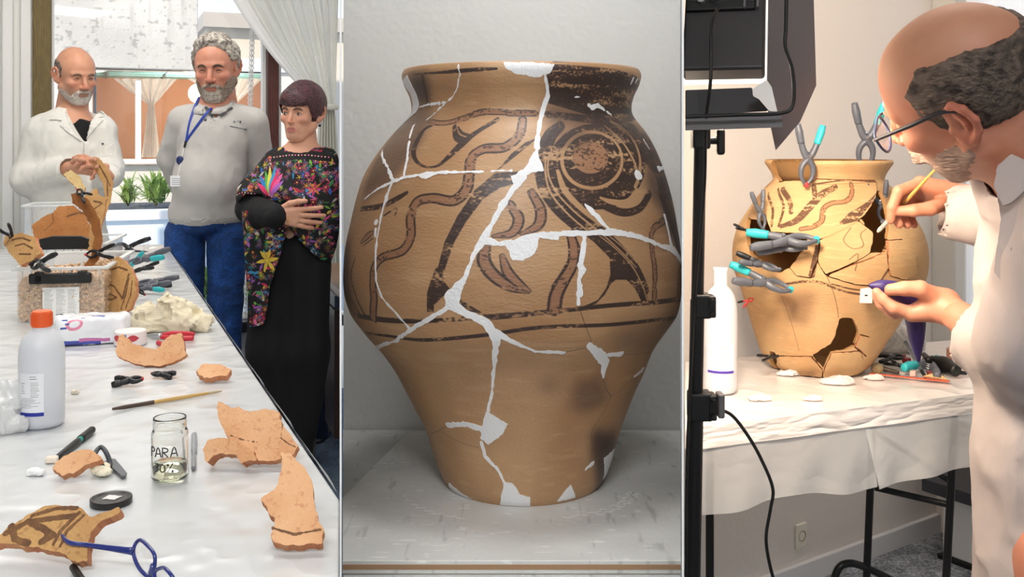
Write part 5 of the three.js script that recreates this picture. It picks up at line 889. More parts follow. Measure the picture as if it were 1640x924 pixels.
{
  const o = thing('broken_vessel', 'tan clay vessel half rebuilt from sherds, gaping holes in its wall, clamped together', 'vessel', v(0, 0, 0));
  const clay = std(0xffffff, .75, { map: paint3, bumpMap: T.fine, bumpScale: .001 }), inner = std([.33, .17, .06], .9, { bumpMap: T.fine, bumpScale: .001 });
  const { R, top, base } = pr3, K3 = .2, pos = (x, h, w) => { const a = x / K3, r = R(clamp(h, base, top)) + w; return v(axis3(h) + r * Math.sin(a), h, -D3V + r * Math.cos(a)); };
  const P = (l) => poly(uv3(l).map(([a, h]) => [a * K3, h])), jag = (f, s) => (x, y) => f(x, y) + .0045 * (fbm(x * 90, y * 90, s, 3) - .5);
  const holes = [[[176, 40], [324, 40], [318, 165], [270, 155], [200, 160], [184, 140]], [[140, 255], [160, 300], [172, 342], [290, 350], [300, 378], [235, 470], [200, 492], [130, 450], [95, 420], [80, 330], [85, 290], [130, 300]], [[545, 195], [562, 190], [592, 300], [587, 370], [580, 412], [526, 418], [535, 340], [490, 292]], [[415, 655], [440, 650], [462, 652], [485, 700], [468, 752], [440, 765], [385, 775], [358, 830], [315, 788], [385, 745], [400, 715]], [[165, 772], [186, 775], [200, 830], [214, 852], [186, 850]]];
  const pieces = [[[150, 185], [200, 160], [270, 155], [318, 165], [330, 150], [545, 155], [545, 195], [490, 292], [480, 303], [345, 370], [300, 350], [172, 340], [155, 270]], [[345, 372], [372, 345], [470, 305], [482, 300], [535, 340], [526, 416], [430, 470], [365, 495], [338, 450]], [[432, 470], [580, 414], [588, 470], [560, 518], [520, 535], [470, 530], [370, 500]], [[237, 470], [302, 380], [343, 370], [338, 440], [312, 508], [262, 500]], [[586, 372], [640, 368], [685, 420], [690, 490], [650, 515], [600, 500], [588, 468]], [[362, 832], [388, 778], [486, 770], [500, 800], [482, 900], [355, 900]], [[200, 788], [314, 790], [354, 838], [352, 900], [235, 900], [203, 848]], [[470, 757], [490, 712], [522, 720], [512, 792], [488, 768]]];
  const hs = holes.map((h, i) => jag(P(h), i)), ps = pieces.map(P), uv = (x, h) => [x / K3 / (2 * PI) + .5, (h - base) / (top - base)], W = PI * K3;
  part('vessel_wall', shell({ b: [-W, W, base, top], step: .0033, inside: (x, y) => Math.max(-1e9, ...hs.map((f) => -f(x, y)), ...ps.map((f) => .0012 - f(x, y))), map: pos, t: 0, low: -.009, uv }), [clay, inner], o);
  pieces.forEach((pc, i) => { const q = uv3(pc).map(([a, h]) => [a * K3, h]), b = bounds2(q, .004), f = jag(ps[i], 20 + i); part('sherd', shell({ b: [b[0], b[1], Math.max(b[2], base), Math.min(b[3], top)], step: .0025, inside: (x, y) => Math.max(f(x, y) + .0009, ...hs.map((g) => -g(x, y))), map: pos, t: [.0045, .003, .0045, .002, .004, .002, .003, .004][i], low: -.0075, uv }), [clay, CL.edge], o); });
  part('bottom', lathe([[0, base + .002], [R(base) - .006, base + .001], [R(base) - .006, base + .008], [0, base + .009]], 40).translate(axis3(base), 0, -D3V), inner, o);
  const rimP = []; for (let i = 0; i <= 90; i++) rimP.push(i / 90 * 2 * PI);
}
// clamps on it; positions in photo pixels with distances
[
  ['grey and turquoise clamp standing upright on the broken front of the rim', TEAL, GREY, 1291, 296, 2.235, 1298, 200, 2.225, [.1, .2, 1], RED], ['grey and turquoise clamp gripping the sound part of the rim, jaws astride it', TEAL, GREY, 1385, 268, 2.30, 1392, 166, 2.27, [-.2, .2, 1], TEAL],
  ['turquoise-handled clamp lying level across the big hole of the vessel', TEAL, GREY, 1308, 384, 2.13, 1199, 384, 2.14, [0, 1, .5], TEAL], ['turquoise-handled clamp slanting below the level one, at the belly edge', TEAL, GREY, 1266, 464, 2.15, 1172, 436, 2.14, [.2, 1, .6], TEAL],
  ['dark grey clamp hidden behind the level turquoise-handled one', BLK, GREY, 1290, 396, 2.15, 1210, 398, 2.155, [0, 1, .3], GREY], ['black clamp slanting just above the lowest turquoise-handled one', BLK, GREY, 1248, 432, 2.16, 1182, 412, 2.155, [.2, 1, .4], GREY],
  ['grey clamp on the shoulder edge left of the patterned sherd', GREY, GREY, 1222, 366, 2.24, 1213, 306, 2.24, [.6, 0, 1], GREY], ['small black clamp sticking out of the vessel beside the level clamp', BLK, BLK, 1204, 372, 2.27, 1177, 362, 2.26, [.2, 1, .4], GREY],
  ['small black clamp with a red pad at the lower belly edge of the vessel', BLK, RED, 1206, 478, 2.26, 1186, 488, 2.24, [.2, 1, .6], RED], ['black clamp low at the broken foot of the vessel', BLK, BLK, 1246, 570, 2.28, 1217, 573, 2.26, [0, 1, .4], BLK],
  ['grey clamp on the far side of the right-hand hole, behind the brush', GREY, GREY, 1418, 356, 2.26, 1404, 292, 2.24, [-.4, .1, 1], RED], ['grey clamp with red pads gripping the bowed sherd below the painting hand', GREY, GREY, 1447, 404, 2.25, 1428, 346, 2.20, [-.1, .3, 1], RED],
].forEach(([l, g, a, jx, jy, jz, hx, hy, hz, f, pad]) => putClamp(clampTool(l, g, a, pad), at(jx, jy, jz), at(hx, hy, hz), v(...f)));
{ const o = thing('paper_tag', 'small white paper tag hanging on the vessel just before the gloved bulb', 'tag'), p = at(1387, 473, 2.135); part('card', extrude([[-.014, -.016], [.013, -.017], [.014, .012], [.006, .017], [-.012, .014]], .0008, .0002).translate(p.x, p.y, p.z), std(0xece2e2, .7), o); part('mark', box(.006, .003, .0005, p.x, p.y, p.z + .0008), M.dark, o); part('string', tube([p.clone().add(v(.004, .013, .001)), at(1392, 462, 2.14), at(1398, 456, 2.17)], .0006, 5), M.white, o); }
{ const b = tq(1154, 627); bottle('tall white plastic bottle without a cap, its label striped violet, beside the lamp stand', b, 1.07, null, false, -.2, .06, { span: 1.7, y0: .030, y1: .070, stripe: '#4a2f9f' }); const g = scene.children[scene.children.length - 1]; g.scale.y = 1.43; }

// --- LED panel on its stand
M.grey = std(0x6d6a6c, .5, { metalness: .2 });
{
  const o = thing('light_stand', 'black tripod pole carrying the panel lamp, cut by the bay divider', 'stand'), z = 1.5, top = at(1122, 196, z), f = at(1109, 924, z), r = f.clone().sub(top), foot = f.clone().addScaledVector(r, (f.y - .01) / -r.y);
  const m = (t) => top.clone().lerp(foot, t), yOf = (py) => { const q = at(1115, py, z); return m((top.y - q.y) / (top.y - foot.y)); };
  part('pole', merge(rod(m(0), yOf(500), .0095), rod(yOf(480), yOf(660), .0108), rod(yOf(640), foot, .0122)), M.blackMetal, o);
  const collar = (py, w, h) => { const p = yOf(py); return part('collar', merge(box(w, h, .034, p.x + .006, p.y, p.z, .004), box(.012, h * .9, .03, p.x + w / 2 + .006, p.y, p.z + .004, .003), cyl(.004, .004, .01, 10).rotateX(PI / 2).translate(p.x + w / 2 + .006, p.y + h * .25, p.z + .022), cyl(.004, .004, .01, 10).rotateX(PI / 2).translate(p.x + w / 2 + .006, p.y - h * .25, p.z + .022)), M.black, o); };
  collar(489, .026, .036); const c = collar(649, .034, .042); const p = yOf(649); part('lever', box(.01, .036, .026, p.x + .036, p.y + .002, p.z + .004, .003), M.grey, c);
  const k = yOf(212); part('head_mount', merge(box(.026, .05, .03, k.x, k.y, k.z, .004), box(.040, .012, .034, k.x, k.y + .026, k.z, .003)), M.black, o); part('knob', merge(cyl(.006, .006, .012, 12).rotateZ(PI / 2).translate(k.x + .02, k.y - .012, k.z), box(.013, .04, .016, k.x + .030, k.y - .014, k.z, .005)), M.black, o);
  for (const a of [.3, 1.9]) part('leg', rod(v(foot.x, .32, foot.z), v(foot.x + .28 * Math.cos(a), .012, foot.z + .28 * Math.sin(a)), .007), M.blackMetal, o);
}
{
  const o = thing('panel_lamp', 'black panel lamp with barn doors seen from behind, lighting the broken vessel', 'lamp'), n = v(.25, -.42, -.87).normalize(), c = at(1161, 42, 1.5), upv = v(0, 1, 0).addScaledVector(n, -n.y).normalize();
  aim(o, c, upv, n);
  const w = .118, h = .19;
  part('housing', box(w, h, .036, 0, .012, 0, .005), std(0x3a3638, .45, { metalness: .2 }), o);
  part('control_plate', merge(box(w * .86, h * .5, .008, w * .05, .062, -.021, .002)), M.black, o);
  const vents = []; for (let i = 0; i < 9; i++) vents.push(box(.006, .004, .004, -w * .33, .03 + i * .009, -.027)); part('vent', merge(...vents), std(0xd8d4d0, .5), o); part('trim_bar', merge(box(.003, h * .5, .005, -w * .41, .062, -.026), box(.003, h * .5, .005, -w * .25, .062, -.026)), M.grey, o);
  part('socket', merge(cyl(.010, .010, .012, 16).rotateX(PI / 2).translate(.012, .035, -.029), cyl(.006, .006, .008, 12).rotateX(PI / 2).translate(.034, .03, -.028)), M.steel, o);
  part('button', merge(cyl(.0025, .0025, .004, 10).rotateX(PI / 2).translate(-.012, .034, -.027)), std(0x63a34a, .4), o);
  part('diffuser', box(w + .004, h + .004, .006, 0, .011, .0215, .002), std(0xffffff, .5, { emissive: new THREE.Color(0xfff2e0), emissiveIntensity: 1.6 }), o);
  const L = new THREE.RectAreaLight(0xffe9cf, 210, w, h); L.position.set(0, .008, .036); L.rotation.y = PI; o.add(L);
}
{
  const o = scene.children[scene.children.length - 1], inv = (o.updateMatrixWorld(), o.matrixWorld.clone().invert()), white = std(0xe9e5e0, .5), blackM = std(0x2c292b, .45);
  const plate = (label, pts, z, n, t, mat) => part('barn_door', sherdGeo(pts, at(...pts[0], z), v(...n), { t, rough: 0 }).geo.applyMatrix4(inv), [mat, mat], o, label);
  const q = [[0, .16], [.10, .16], [.106, -.05], [.07, -.125], [.020, -.188], [.004, -.14], [0, -.1]];
  part('barn_door', extrude(q, .0016, .0003).applyMatrix4(new THREE.Matrix4().makeBasis(v(-Math.sin(.72), 0, Math.cos(.72)), v(0, 1, 0), v(-Math.cos(.72), 0, -Math.sin(.72))).setPosition(-.062, 0, .02)), M.grey, o, 'large grey side flap with a pointed lower end');
  plate('black bottom flap', [[1097.5, 145], [1203, 141], [1214, 158], [1231, 178], [1097.5, 186]], 1.455, [0, .35, .9], .0015, blackM);
  plate('grey lower flap', [[1097.5, 189], [1250, 183], [1254, 204], [1097.5, 209]], 1.40, [0, .4, .9], .0015, M.grey);
  plate('white inner corner flap', [[1205, 143], [1228, 128], [1236, 140], [1245, 179], [1232, 178], [1218, 160], [1206, 154]], 1.41, [-.3, .2, .9], .0015, white);
  part('bracket', tube([at(1097.8, 187, 1.38), at(1180, 184, 1.38), at(1252, 181, 1.38), at(1266, 176, 1.38), at(1271, 162, 1.38), at(1269, 112, 1.38), at(1258, 75, 1.38), at(1259, 40, 1.38), at(1260, -30, 1.38)], .0028, 8, 90).applyMatrix4(inv), M.black, o, 'thin bent bracket rod');
}
tag(mesh('power_cable', tube([at(1150, 12, 1.42), at(1140, 40, 1.40), at(1138, 130, 1.38), at(1131, 190, 1.40), at(1128, 300, 1.44), at(1112, 480, 1.46), at(1106, 600, 1.46), at(1100, 760, 1.46), at(1099, 924, 1.46)], .0024, 8, 90), M.black), 'black cable running from the panel lamp down along its pole', 'cable');
tag(mesh('power_cable', tube([at(1152, 655, 1.49), at(1172, 665, 1.5), at(1196, 695, 1.5), at(1219, 735, 1.5), at(1238, 785, 1.5), at(1234, 815, 1.5), at(1227, 862, 1.5), at(1233, 905, 1.5), at(1246, 950, 1.5)], .0026, 8, 90), M.black), 'black cable looping free from the lower collar of the lamp stand', 'cable');

// --- tools heaped beside the vessel
tag(mesh('ruler', beam(tq(1393, 598, .004), tq(1521, 611, .004), .012, .002, v(0, 1, 0)), std(0xd4552f, .4)), 'thin orange red straightedge along the front of the tool heap', 'ruler');
{ const o = thing('pointing_trowel', 'narrow steel blade with a dark grip leaning out of the tool heap', 'blade'), a = at(1449, 546, 2.33), b = at(1476, 594, 2.30); part('blade', beam(a, b, .011, .002, v(.3, .2, 1)), std(0x7d7f84, .35, { metalness: .7 }), o); part('grip', rod(b, tq(1482, 603, .004), .004), M.black, o); }
{ const o = thing('glue_gun', 'black hand tool with a thick curved body at the back of the tool heap', 'tool'); part('body', sweep([tq(1492, 580, .016), tq(1512, 584, .018), tq(1532, 594, .016)], [.016, .02, .014], { n: 16, flat: .8 }), M.black, o); part('grip', sweep([tq(1488, 577, .028), tq(1480, 568, .03)], [.008, .006], { n: 6 }), M.black, o); part('nozzle', sweep([tq(1530, 595, .012), tq(1548, 598, .008)], [.006, .004], { n: 6 }), M.dark, o); }
[['turquoise-tipped clamp lying in the tool heap, tip towards the viewer', TEAL, GREY, 1500, 575, 1474, 596, TEAL], ['dark clamp with red pads in the middle of the tool heap', BLK, BLK, 1452, 588, 1422, 580, RED], ['black clamp lying behind the turquoise-tipped one', BLK, BLK, 1448, 571, 1402, 574, RED]].forEach(([l, g, a, jx, jy, hx, hy, p]) => putClamp(clampTool(l, g, a, p), tq(jx, jy, .014), tq(hx, hy, .014), v(0, 1, .3)));
{ const o = thing('round_brush', 'short round brush with a cream head lying at the left of the tool heap', 'brush'); part('head', new THREE.SphereGeometry(.014, 20, 14).scale(1, .9, 1).translate(...tq(1405, 590, .013).toArray()), std(0xd9c393, .9, { bumpMap: T.fine, bumpScale: .003 }), o); part('handle', sweep([tq(1412, 590, .010), tq(1440, 597, .005)], [.006, .004], { n: 8 }), std(0x3b2b22, .5), o); }
[['small red bottle cap in the tool heap', 1452, 581, 0xa33038], ['pink eraser block before the tool heap', 1462, 602, 0xe6b9b0], ['dark red clip at the right of the tool heap', 1492, 603, 0x7c2026]].forEach(([l, x, y, c]) => tag(mesh('small_part', box(.02, .012, .014, 0, .006, 0, .003).rotateY(x).translate(...tq(x, y, .0005).toArray()), std(c, .5)), l, 'cap'));
tag(mesh('triangular_sherd', sherdGeo([[1478, 604], [1502, 597], [1518, 610]], tq(1495, 607, .004), v(0, 1, .2), { t: .003, rough: .0005 }).geo, [CL.cream, CL.edge]), 'pale triangular scrap at the right end of the orange straightedge', 'scrap');
{
  const f = new Field([-.1, -.004, -.07], [.1, .1, .07], .004); f.ell([-.01, .03, 0], [.065, .045, .04], .02).ell([.045, .02, .0], [.04, .026, .035], .02); const R = rng(5);
  f.map((x, y, z, d) => Math.max(d - .0035 * (Math.sin(x * 420 + z * 200) * Math.sin(y * 420 + z * 150)) + .006 * (fbm(x * 25, y * 25, z * 25, 2) - .5), -y + .0005));
  const p = tq(1428, 562); tag(mesh('bubble_wrap', f.net().translate(p.x, p.y, p.z), phys(0xdcdad6, .35, { transmission: .3, thickness: 0 })), 'crumpled heap of bubble wrap behind the foot of the vessel', 'bubble wrap');
}
{ const o = thing('tape_roll', 'copper-coloured roll of tape standing at the back of the tool heap', 'tape', tq(1535, 581)); part('roll', lathe([[.016, 0], [.0265, 0], [.0268, .001], [.0268, .033], [.0265, .034], [.016, .034], [.016, 0]], 40), std(0xb07a62, .35, { metalness: .25 }), o); part('core', lathe([[.0135, 0], [.016, 0], [.016, .034], [.0135, .034], [.0135, 0]], 32), std(0x9b7b58, .8), o); }
[[1340, 613, .028], [1398, 607, .016], [1300, 640, .014], [1262, 600, .02], [1215, 640, .018]].forEach(([x, y, r], i) => tag(mesh('crumpled_film', (() => { const f = new Field([-.05, -.004, -.05], [.05, .03, .05], .0022); f.ell([0, .001, 0], [r * 1.3, r * .4, r * .7], .01).ell([r * .5, .002, r * .2], [r * .7, r * .5, r * .5], .01); f.map((a, b, c, d) => Math.max(d + .005 * (Math.abs(fbm(a * 70 + i, b * 70, c * 70, 3) - .5) * 4 - .6), -b + .0004)); return f.net(); })().translate(...tq(x, y).toArray()), phys(0xf6f1ef, .35, { transmission: .25, thickness: 0 })), ['scrap of white film right before the vessel foot', 'small pale crumb of film right of the vessel foot', 'scrap of film near the front table edge below the vessel', 'scrap of film left of the vessel foot', 'scrap of film between the bottle and the table edge'][i], 'film scrap'));

// --- fittings on the long wall and in the corner
{
  const n = v(-D3.z, 0, D3.x).negate(), N = n.z > 0 ? n : n.clone().negate(), p = hit(1281, 857, C3, N), o = thing('wall_outlet', 'white power outlet low on the long wall', 'outlet');
  aim(o, p, v(0, 1, 0), N); part('plate', box(.046, .072, .008, 0, 0, .004, .003), std(0xefeadd, .5), o); part('socket', lathe([[.0, .002], [.012, .002], [.0135, .007], [.016, .0075]], 28).rotateX(PI / 2).translate(0, 0, .002), std(0xa89a6c, .6), o); part('pin_hole', merge(cyl(.0022, .0022, .002, 8).rotateX(PI / 2).translate(-.006, 0, .0045), cyl(.0022, .0022, .002, 8).rotateX(PI / 2).translate(.006, 0, .0045)), M.dark, o);
}
{
  const o = thing('radiator_bench', 'dark board over a white heater in the corner under the window', 'bench');
  part('board', slab3(.10, .62, .215, .255, -.24, -.01, .004), std(0x3a3b42, .35), o); part('heater', slab3(.14, .6, .02, .205, -.19, -.03, .006), M.white, o); part('plinth', slab3(.13, .6, .004, .02, -.2, -.02), M.dark, o);
}
{ const o = thing('window_blind', 'sheer white blind hanging inside the window by the corner', 'blind'); part('fabric', (() => { const g = sheet(30, 4, (u, t) => p3(lerp(.088, .437, u), lerp(.44, 2.34, t), .03 + .003 * Math.sin(u * 40))); return g; })(), phys(0xffffff, .9, { transmission: .6, thickness: 0 }), o); part('roller', rod(p3(.088, 2.33, .03), p3(.437, 2.33, .03), .012), M.white, o); }
// ---------------------------------------------------------------- people
const skinMat = () => phys(0xffffff, .52, { vertexColors: true, sheen: .2, sheenRoughness: .5, sheenColor: new THREE.Color(.9, .6, .5) });
// a head: +z is where the face looks, +y the crown, origin between the ears
function headField(h, o = {}) {
  const f = new Field([-.108, -.20, -.128], [.108, .138, .132], h), J = o.jaw ?? 1;
  f.ell([0, .036, -.014], [.0755, .088, .0965], .01).ell([0, .028, .03], [.066, .075, .062], .02).ell([0, -.042, .028], [.059 * J, .072, .064], .025);
  f.cap([0, -.094, .058], [0, -.098, .056], .021, .021, .02);
  for (const s of [-1, 1]) {
    f.cap([s * .054 * J, -.05, .0], [s * .022, -.096, .052], .020, .016, .02).ell([s * .041, -.022, .064], [.022, .018, .022], .015).cap([s * .010, .022, .0885], [s * .042, .021, .074], .0095, .009, .012);
    f.ell([s * .031, .003, .092], [.0185, .0115, .0125], .008, null, true).ell([s * .031, .0015, .0745], [.0145, .0125, .0135], .004);
  }
  const q = o.small ?? 1, lr = q * .9 + .1, nz = (z) => .088 + (z - .088) * q, lz = -.0055 * (1 - q) / .25;
  f.cap([0, .014, .088], [0, -.030, nz(.109)], .0085 * q, .0105 * q, .008).ell([0, -.033, nz(.110)], [.0105 * q, .009 * q, .0105 * q], .006); for (const s of [-1, 1]) f.ell([s * .0125 * q, -.035, nz(.099)], [.0085 * q, .0075 * q, .010 * q], .005);
  f.cap([-.014, -.058, .0925 + lz], [.014, -.058, .0925 + lz], .006 * lr, .006 * lr, .006).cap([-.018, -.0655, .0895 + lz], [.018, -.0655, .0895 + lz], .0052 * lr, .0052 * lr, .004).cap([-.013, -.0725, .0895 + lz], [.013, -.0725, .0895 + lz], .0066 * lr, .0066 * lr, .006);
  f.cap([-.021, -.0662, .0985 + lz], [.021, -.0662, .0985 + lz], .0018, .0018, .002, true);
  for (const s of [-1, 1]) {                                                    // ears
    const E = [[.074, .004, .006], [.078, .026, .004], [.083, .035, -.009], [.089, .029, -.022], [.090, .010, -.029], [.086, -.009, -.024], [.079, -.023, -.012], [.074, -.030, -.002]].map(([x, y, z]) => [s * x, y - .002, z - .004]);
    f.ell([s * .077, .004, -.014], [.006, .028, .017], .006).ell([s * .073, -.020, -.006], [.009, .016, .014], .006); f.chain(E, [.004, .0045, .005, .0052, .005, .0048, .006, .0055], .004); f.chain([[s * .082, .020, -.012], [s * .085, .006, -.018], [s * .081, -.010, -.014]], [.003, .004, .003], .003); f.ell([s * .084, -.001, -.008], [.006, .012, .007], .003, null, true); f.cap([s * .076, -.004, .006], [s * .077, -.010, .005], .004, .004, .003);
  }
  f.cap([0, -.07, -.022], [0, -.185, -.045], .056 * (o.neck ?? 1), .060 * (o.neck ?? 1), .025);
  return f;
}
function skinTone(base, o = {}) {
  const red = o.red ?? mixc(base, lin(0xb4503e), .4), lip = o.lip ?? mixc(base, lin(0x9a4038), .55);
  return (x, y, z) => {
    const n = fbm(x * 60, y * 60, z * 60, 3); let c = mixc(base, red, clamp(.15 + .5 * (n - .4)));
    for (const s of [-1, 1]) { c = mixc(c, red, .5 * (1 - sstep(.0, .03, Math.hypot(x - s * .042, y + .026, z - .075)))); c = mixc(c, red, .45 * sstep(.076, .086, s * x)); }
    c = mixc(c, red, .55 * (1 - sstep(.008, .022, Math.hypot(x, y + .03, z - .108))));
    c = mixc(c, lip, .9 * (1 - sstep(.8, 1.15, Math.hypot(x / .021, (y + .066) / .011, Math.max(0, .082 - z) / .01))));
    if (o.stubble) c = mixc(c, o.stubble, .5 * sstep(-.035, -.06, y) * sstep(-.02, .02, z) * (z > -.03 ? 1 : 0));
    if (o.bald) c = mixc(c, o.bald, .5 * sstep(.05, .1, y));
    return c;
  };
}
function capOfHair(h, grow, region, noiseF, noiseA, color, seed, extra) {       // hair or beard: the skull or jaw grown outward, kept where region < 0
  const f = new Field([-.13, -.17, -.15], [.13, .175, .15], h);
  f.ell([0, .036, -.014], [.0755 + grow, .088 + grow, .0965 + grow], .01); if (extra) extra(f);
  f.map((x, y, z, d) => Math.max(d + noiseA * (fbm(x * noiseF, y * noiseF, z * noiseF + seed, 3) - .5) * 2, region(x, y, z) + .006 * (fbm(x * noiseF * 1.4, y * noiseF * 1.4, z * noiseF * 1.4 + seed, 2) - .5)));
  const [a, b] = color; return f.net((x, y, z) => { const n = fbm(x * 130, y * 130, z * 130 + seed, 2), k = fbm(x * 45, y * 45, z * 45, 2); return mixc(a, b, clamp(.5 + 2.2 * (n - .5) + .8 * (k - .5))); });
}
const hairMat = () => std(0xffffff, .75, { vertexColors: true, bumpMap: T.fine, bumpScale: .004 });
function beardGeo(h, grow, color, seed, mid = -.064, low = -.022) {
  const f = new Field([-.09, -.165, -.03], [.09, -.015, .135], h);
  f.ell([0, -.045, .03], [.061 + grow * .6, .072 + grow, .064 + grow], .02).cap([0, -.094, .058], [0, -.098 - grow, .058], .021 + grow, .018 + grow, .02); for (const s of [-1, 1]) f.cap([s * .054, -.05, .002], [s * .022, -.096, .052], .021 + grow * .7, .018 + grow, .02);
  f.cap([-.026, -.060, .090], [.026, -.060, .090], .009, .009, .01).cap([-.012, -.053, .097], [.012, -.053, .097], .007, .007, .008);
  f.map((x, y, z, d) => {
    const ax = Math.abs(x), cheek = y - (ax < .026 ? -.0505 : ax < .042 ? lerp(-.0505, mid, (ax - .026) / .016) : lerp(mid, low, sstep(.042, .066, ax))), mouth = .0075 - Math.hypot(Math.max(0, ax - .014), (y + .0665) * 1.1) - (z < .08 ? .02 : 0);
    return Math.max(d + .0022 * (fbm(x * 170, y * 170, z * 170 + seed, 3) - .5) * 2, cheek + .016 * (fbm(x * 130, y * 130, z * 130, 3) - .5), mouth, -.022 - z);
  });
  const [a, b] = color; return f.net((x, y, z) => mixc(a, b, clamp(.4 + .5 * sstep(-.075, -.06, y) + 2.0 * (fbm(x * 150, y * 150, z * 150 + seed, 2) - .5) + .8 * sstep(.02, .05, Math.abs(x)) - .2)));
}
function handGeo(chains, palm, cell, tone) {                                   // chains: five lists of points with radii, palm: capsules
  const all = [...chains, ...palm].flatMap((c) => c.pts), m = .03, lo = [0, 1, 2].map((k) => Math.min(...all.map((p) => p.getComponent(k))) - m), hi = [0, 1, 2].map((k) => Math.max(...all.map((p) => p.getComponent(k))) + m), f = new Field(lo, hi, cell);
  for (const c of palm) f.chain(c.pts, c.r, .014); for (const c of chains) f.chain(c.pts, c.r, .0035);
  const tips = chains.map((c) => c.pts[c.pts.length - 1]), joints = chains.flatMap((c) => c.pts.slice(0, -1)), red = mixc(tone, lin(0xb4503e), .45), nail = mixc(tone, [1, .85, .8], .35);
  return f.net((x, y, z) => { const d = Math.min(...tips.map((t) => Math.hypot(x - t.x, y - t.y, z - t.z))), j = Math.min(...joints.map((t) => Math.hypot(x - t.x, y - t.y, z - t.z))); return mixc(mixc(tone, red, .25 + .5 * (fbm(x * 90, y * 90, z * 90, 2) - .4) + .25 * (1 - sstep(.006, .016, j))), red, .4 * (1 - sstep(.006, .016, d))); });
}
// a relaxed or curled hand from a frame: wrist W, towards the knuckles Fd, thumb side S, palm side N
function curledHand(W, Fd, S, N, s, curl, thumb, cell, tone) {
  Fd = Fd.clone().normalize(); S = S.clone().addScaledVector(Fd, -S.dot(Fd)).normalize(); { const n = Fd.clone().cross(S); N = n.multiplyScalar(Math.sign(n.dot(N)) || 1).normalize(); }
  const P = (f, d, n, o = W) => o.clone().addScaledVector(Fd, f * s).addScaledVector(S, d * s).addScaledVector(N, n * s), palm = [], chains = [];
  const off = [.030, .010, -.010, -.028], kn = [.084, .089, .085, .077], ph = [[.042, .026, .022], [.046, .029, .023], [.042, .027, .022], [.033, .021, .019]];
  off.forEach((o, i) => {
    const K0 = P(kn[i], o, 0), base = P(.012, o * .55, 0); palm.push({ pts: [base, K0], r: [.015 * s, .0118 * s] });
    const pts = [K0], r = [.0105 * s]; let a = 0; ph[i].forEach((l, k) => { a += curl[i] * [.7, 1, .8][k]; const q = pts[k].clone().addScaledVector(Fd, Math.cos(a) * l * s).addScaledVector(N, Math.sin(a) * l * s).addScaledVector(S, o * .25 * l / .042 * s); pts.push(q); r.push([.0096, .0086, .0072][k] * s); });
    chains.push({ pts, r });
  });
  const t0 = P(.020, .024, .004), tp_ = [t0]; let c = t0; thumb.forEach(([f, d, n], k) => { const q = v(0, 0, 0).addScaledVector(Fd, f).addScaledVector(S, d).addScaledVector(N, n).normalize().multiplyScalar([.042, .034, .027][k] * s); c = c.clone().add(q); tp_.push(c); });
  chains.push({ pts: tp_, r: [.014, .0125, .0108, .0082].map((x) => x * s) }); palm.push({ pts: [P(-.012, 0, 0), P(.02, 0, 0)], r: [.022 * s, .023 * s] });
  return handGeo(chains, palm, cell, tone);
}
const cloth = (c, more = {}) => std(c, .9, { bumpMap: T.weave, bumpScale: .00025, ...more });
function creases(f, amp, fr, seed = 0, calm = []) { return f.map((x, y, z, d) => Math.abs(d) > .03 ? d : d + amp * calm.reduce((m, [p, r]) => m * sstep(r * .5, r, Math.hypot(x - p.x, y - p.y, z - p.z)), 1) * (Math.abs(fbm(x * fr * 1.4, y * fr * .8, z * fr + seed, 3) - .5) * 4 - .6)); }
// a flat piece of cloth lying on the front of a garment; outline in the figure's own axes
function onFront(f, outline, t, lift = 0, step = .004) { const sd = poly(outline), b = bounds2(outline, .005); let last = 0; return shell({ b, step, inside: sd, t: t + lift, low: lift - .004, map: (x, y, w) => { let z = f.front(x, y); if (z === null) z = last; else last = z; return v(x, y, z + w); } }); }
function figure(label, px, z, front = -.11, cat = 'person') { const o = thing('person', label, cat, at(px, HORIZON, z).setY(0)); const L = (x, y, dz = 0) => at(x, y, z + dz).sub(o.position); return { o, L, Q: (...l) => l.map(([x, y]) => { const p = L(x, y, front); return [p.x, p.y]; }) }; }
function placed(g, S, e, p) { return g.applyMatrix4(new THREE.Matrix4().compose(p, new THREE.Quaternion().setFromEuler(new THREE.Euler(...e, 'YXZ')), v(S, S, S))); }
function faceBits(o, f, S, e, p, { brow, eye = 0x2a1c18, open = .0035, lash = 0x3a2a24 }) {
  for (const s of [-1, 1]) {
    const z = (x, y) => (f.front(x, y) ?? .08);
    const w = (x, y, d = .0006) => v(s * x, y, z(s * x, y) + d);
    if (open > .002) { const e1 = part('eye', placed(new THREE.SphereGeometry(.0085, 16, 12).scale(1, open / .0085, .35).translate(s * .0315, -.001, z(s * .0315, -.001) + .0002), S, e, p), std(0xd8cfc8, .3), o); part('iris', placed(new THREE.SphereGeometry(.0045, 14, 10).scale(1, Math.min(1, open / .0045), .45).translate(s * .0315, -.0012, z(s * .0315, -.001) + .0022), S, e, p), std(eye, .2), e1); }
    part('eyelid', placed(sweep([w(.021, .0005), w(.027, .0030 + open * .4), w(.034, .0034 + open * .4), w(.0425, .0)], [.0012, .0021, .0021, .0012], { n: 10, seg: 6 }), S, e, p), std(lash, .7), o);
    if (brow) part('eyebrow', placed(sweep([w(.014, .0175, .001), w(.026, .0225, .001), w(.038, .021, .001), w(.048, .0145, .001)], [.0032, .0046, .0038, .0016], { n: 14, seg: 8 }), S, e, p), std(brow, .9), o);
  }
}

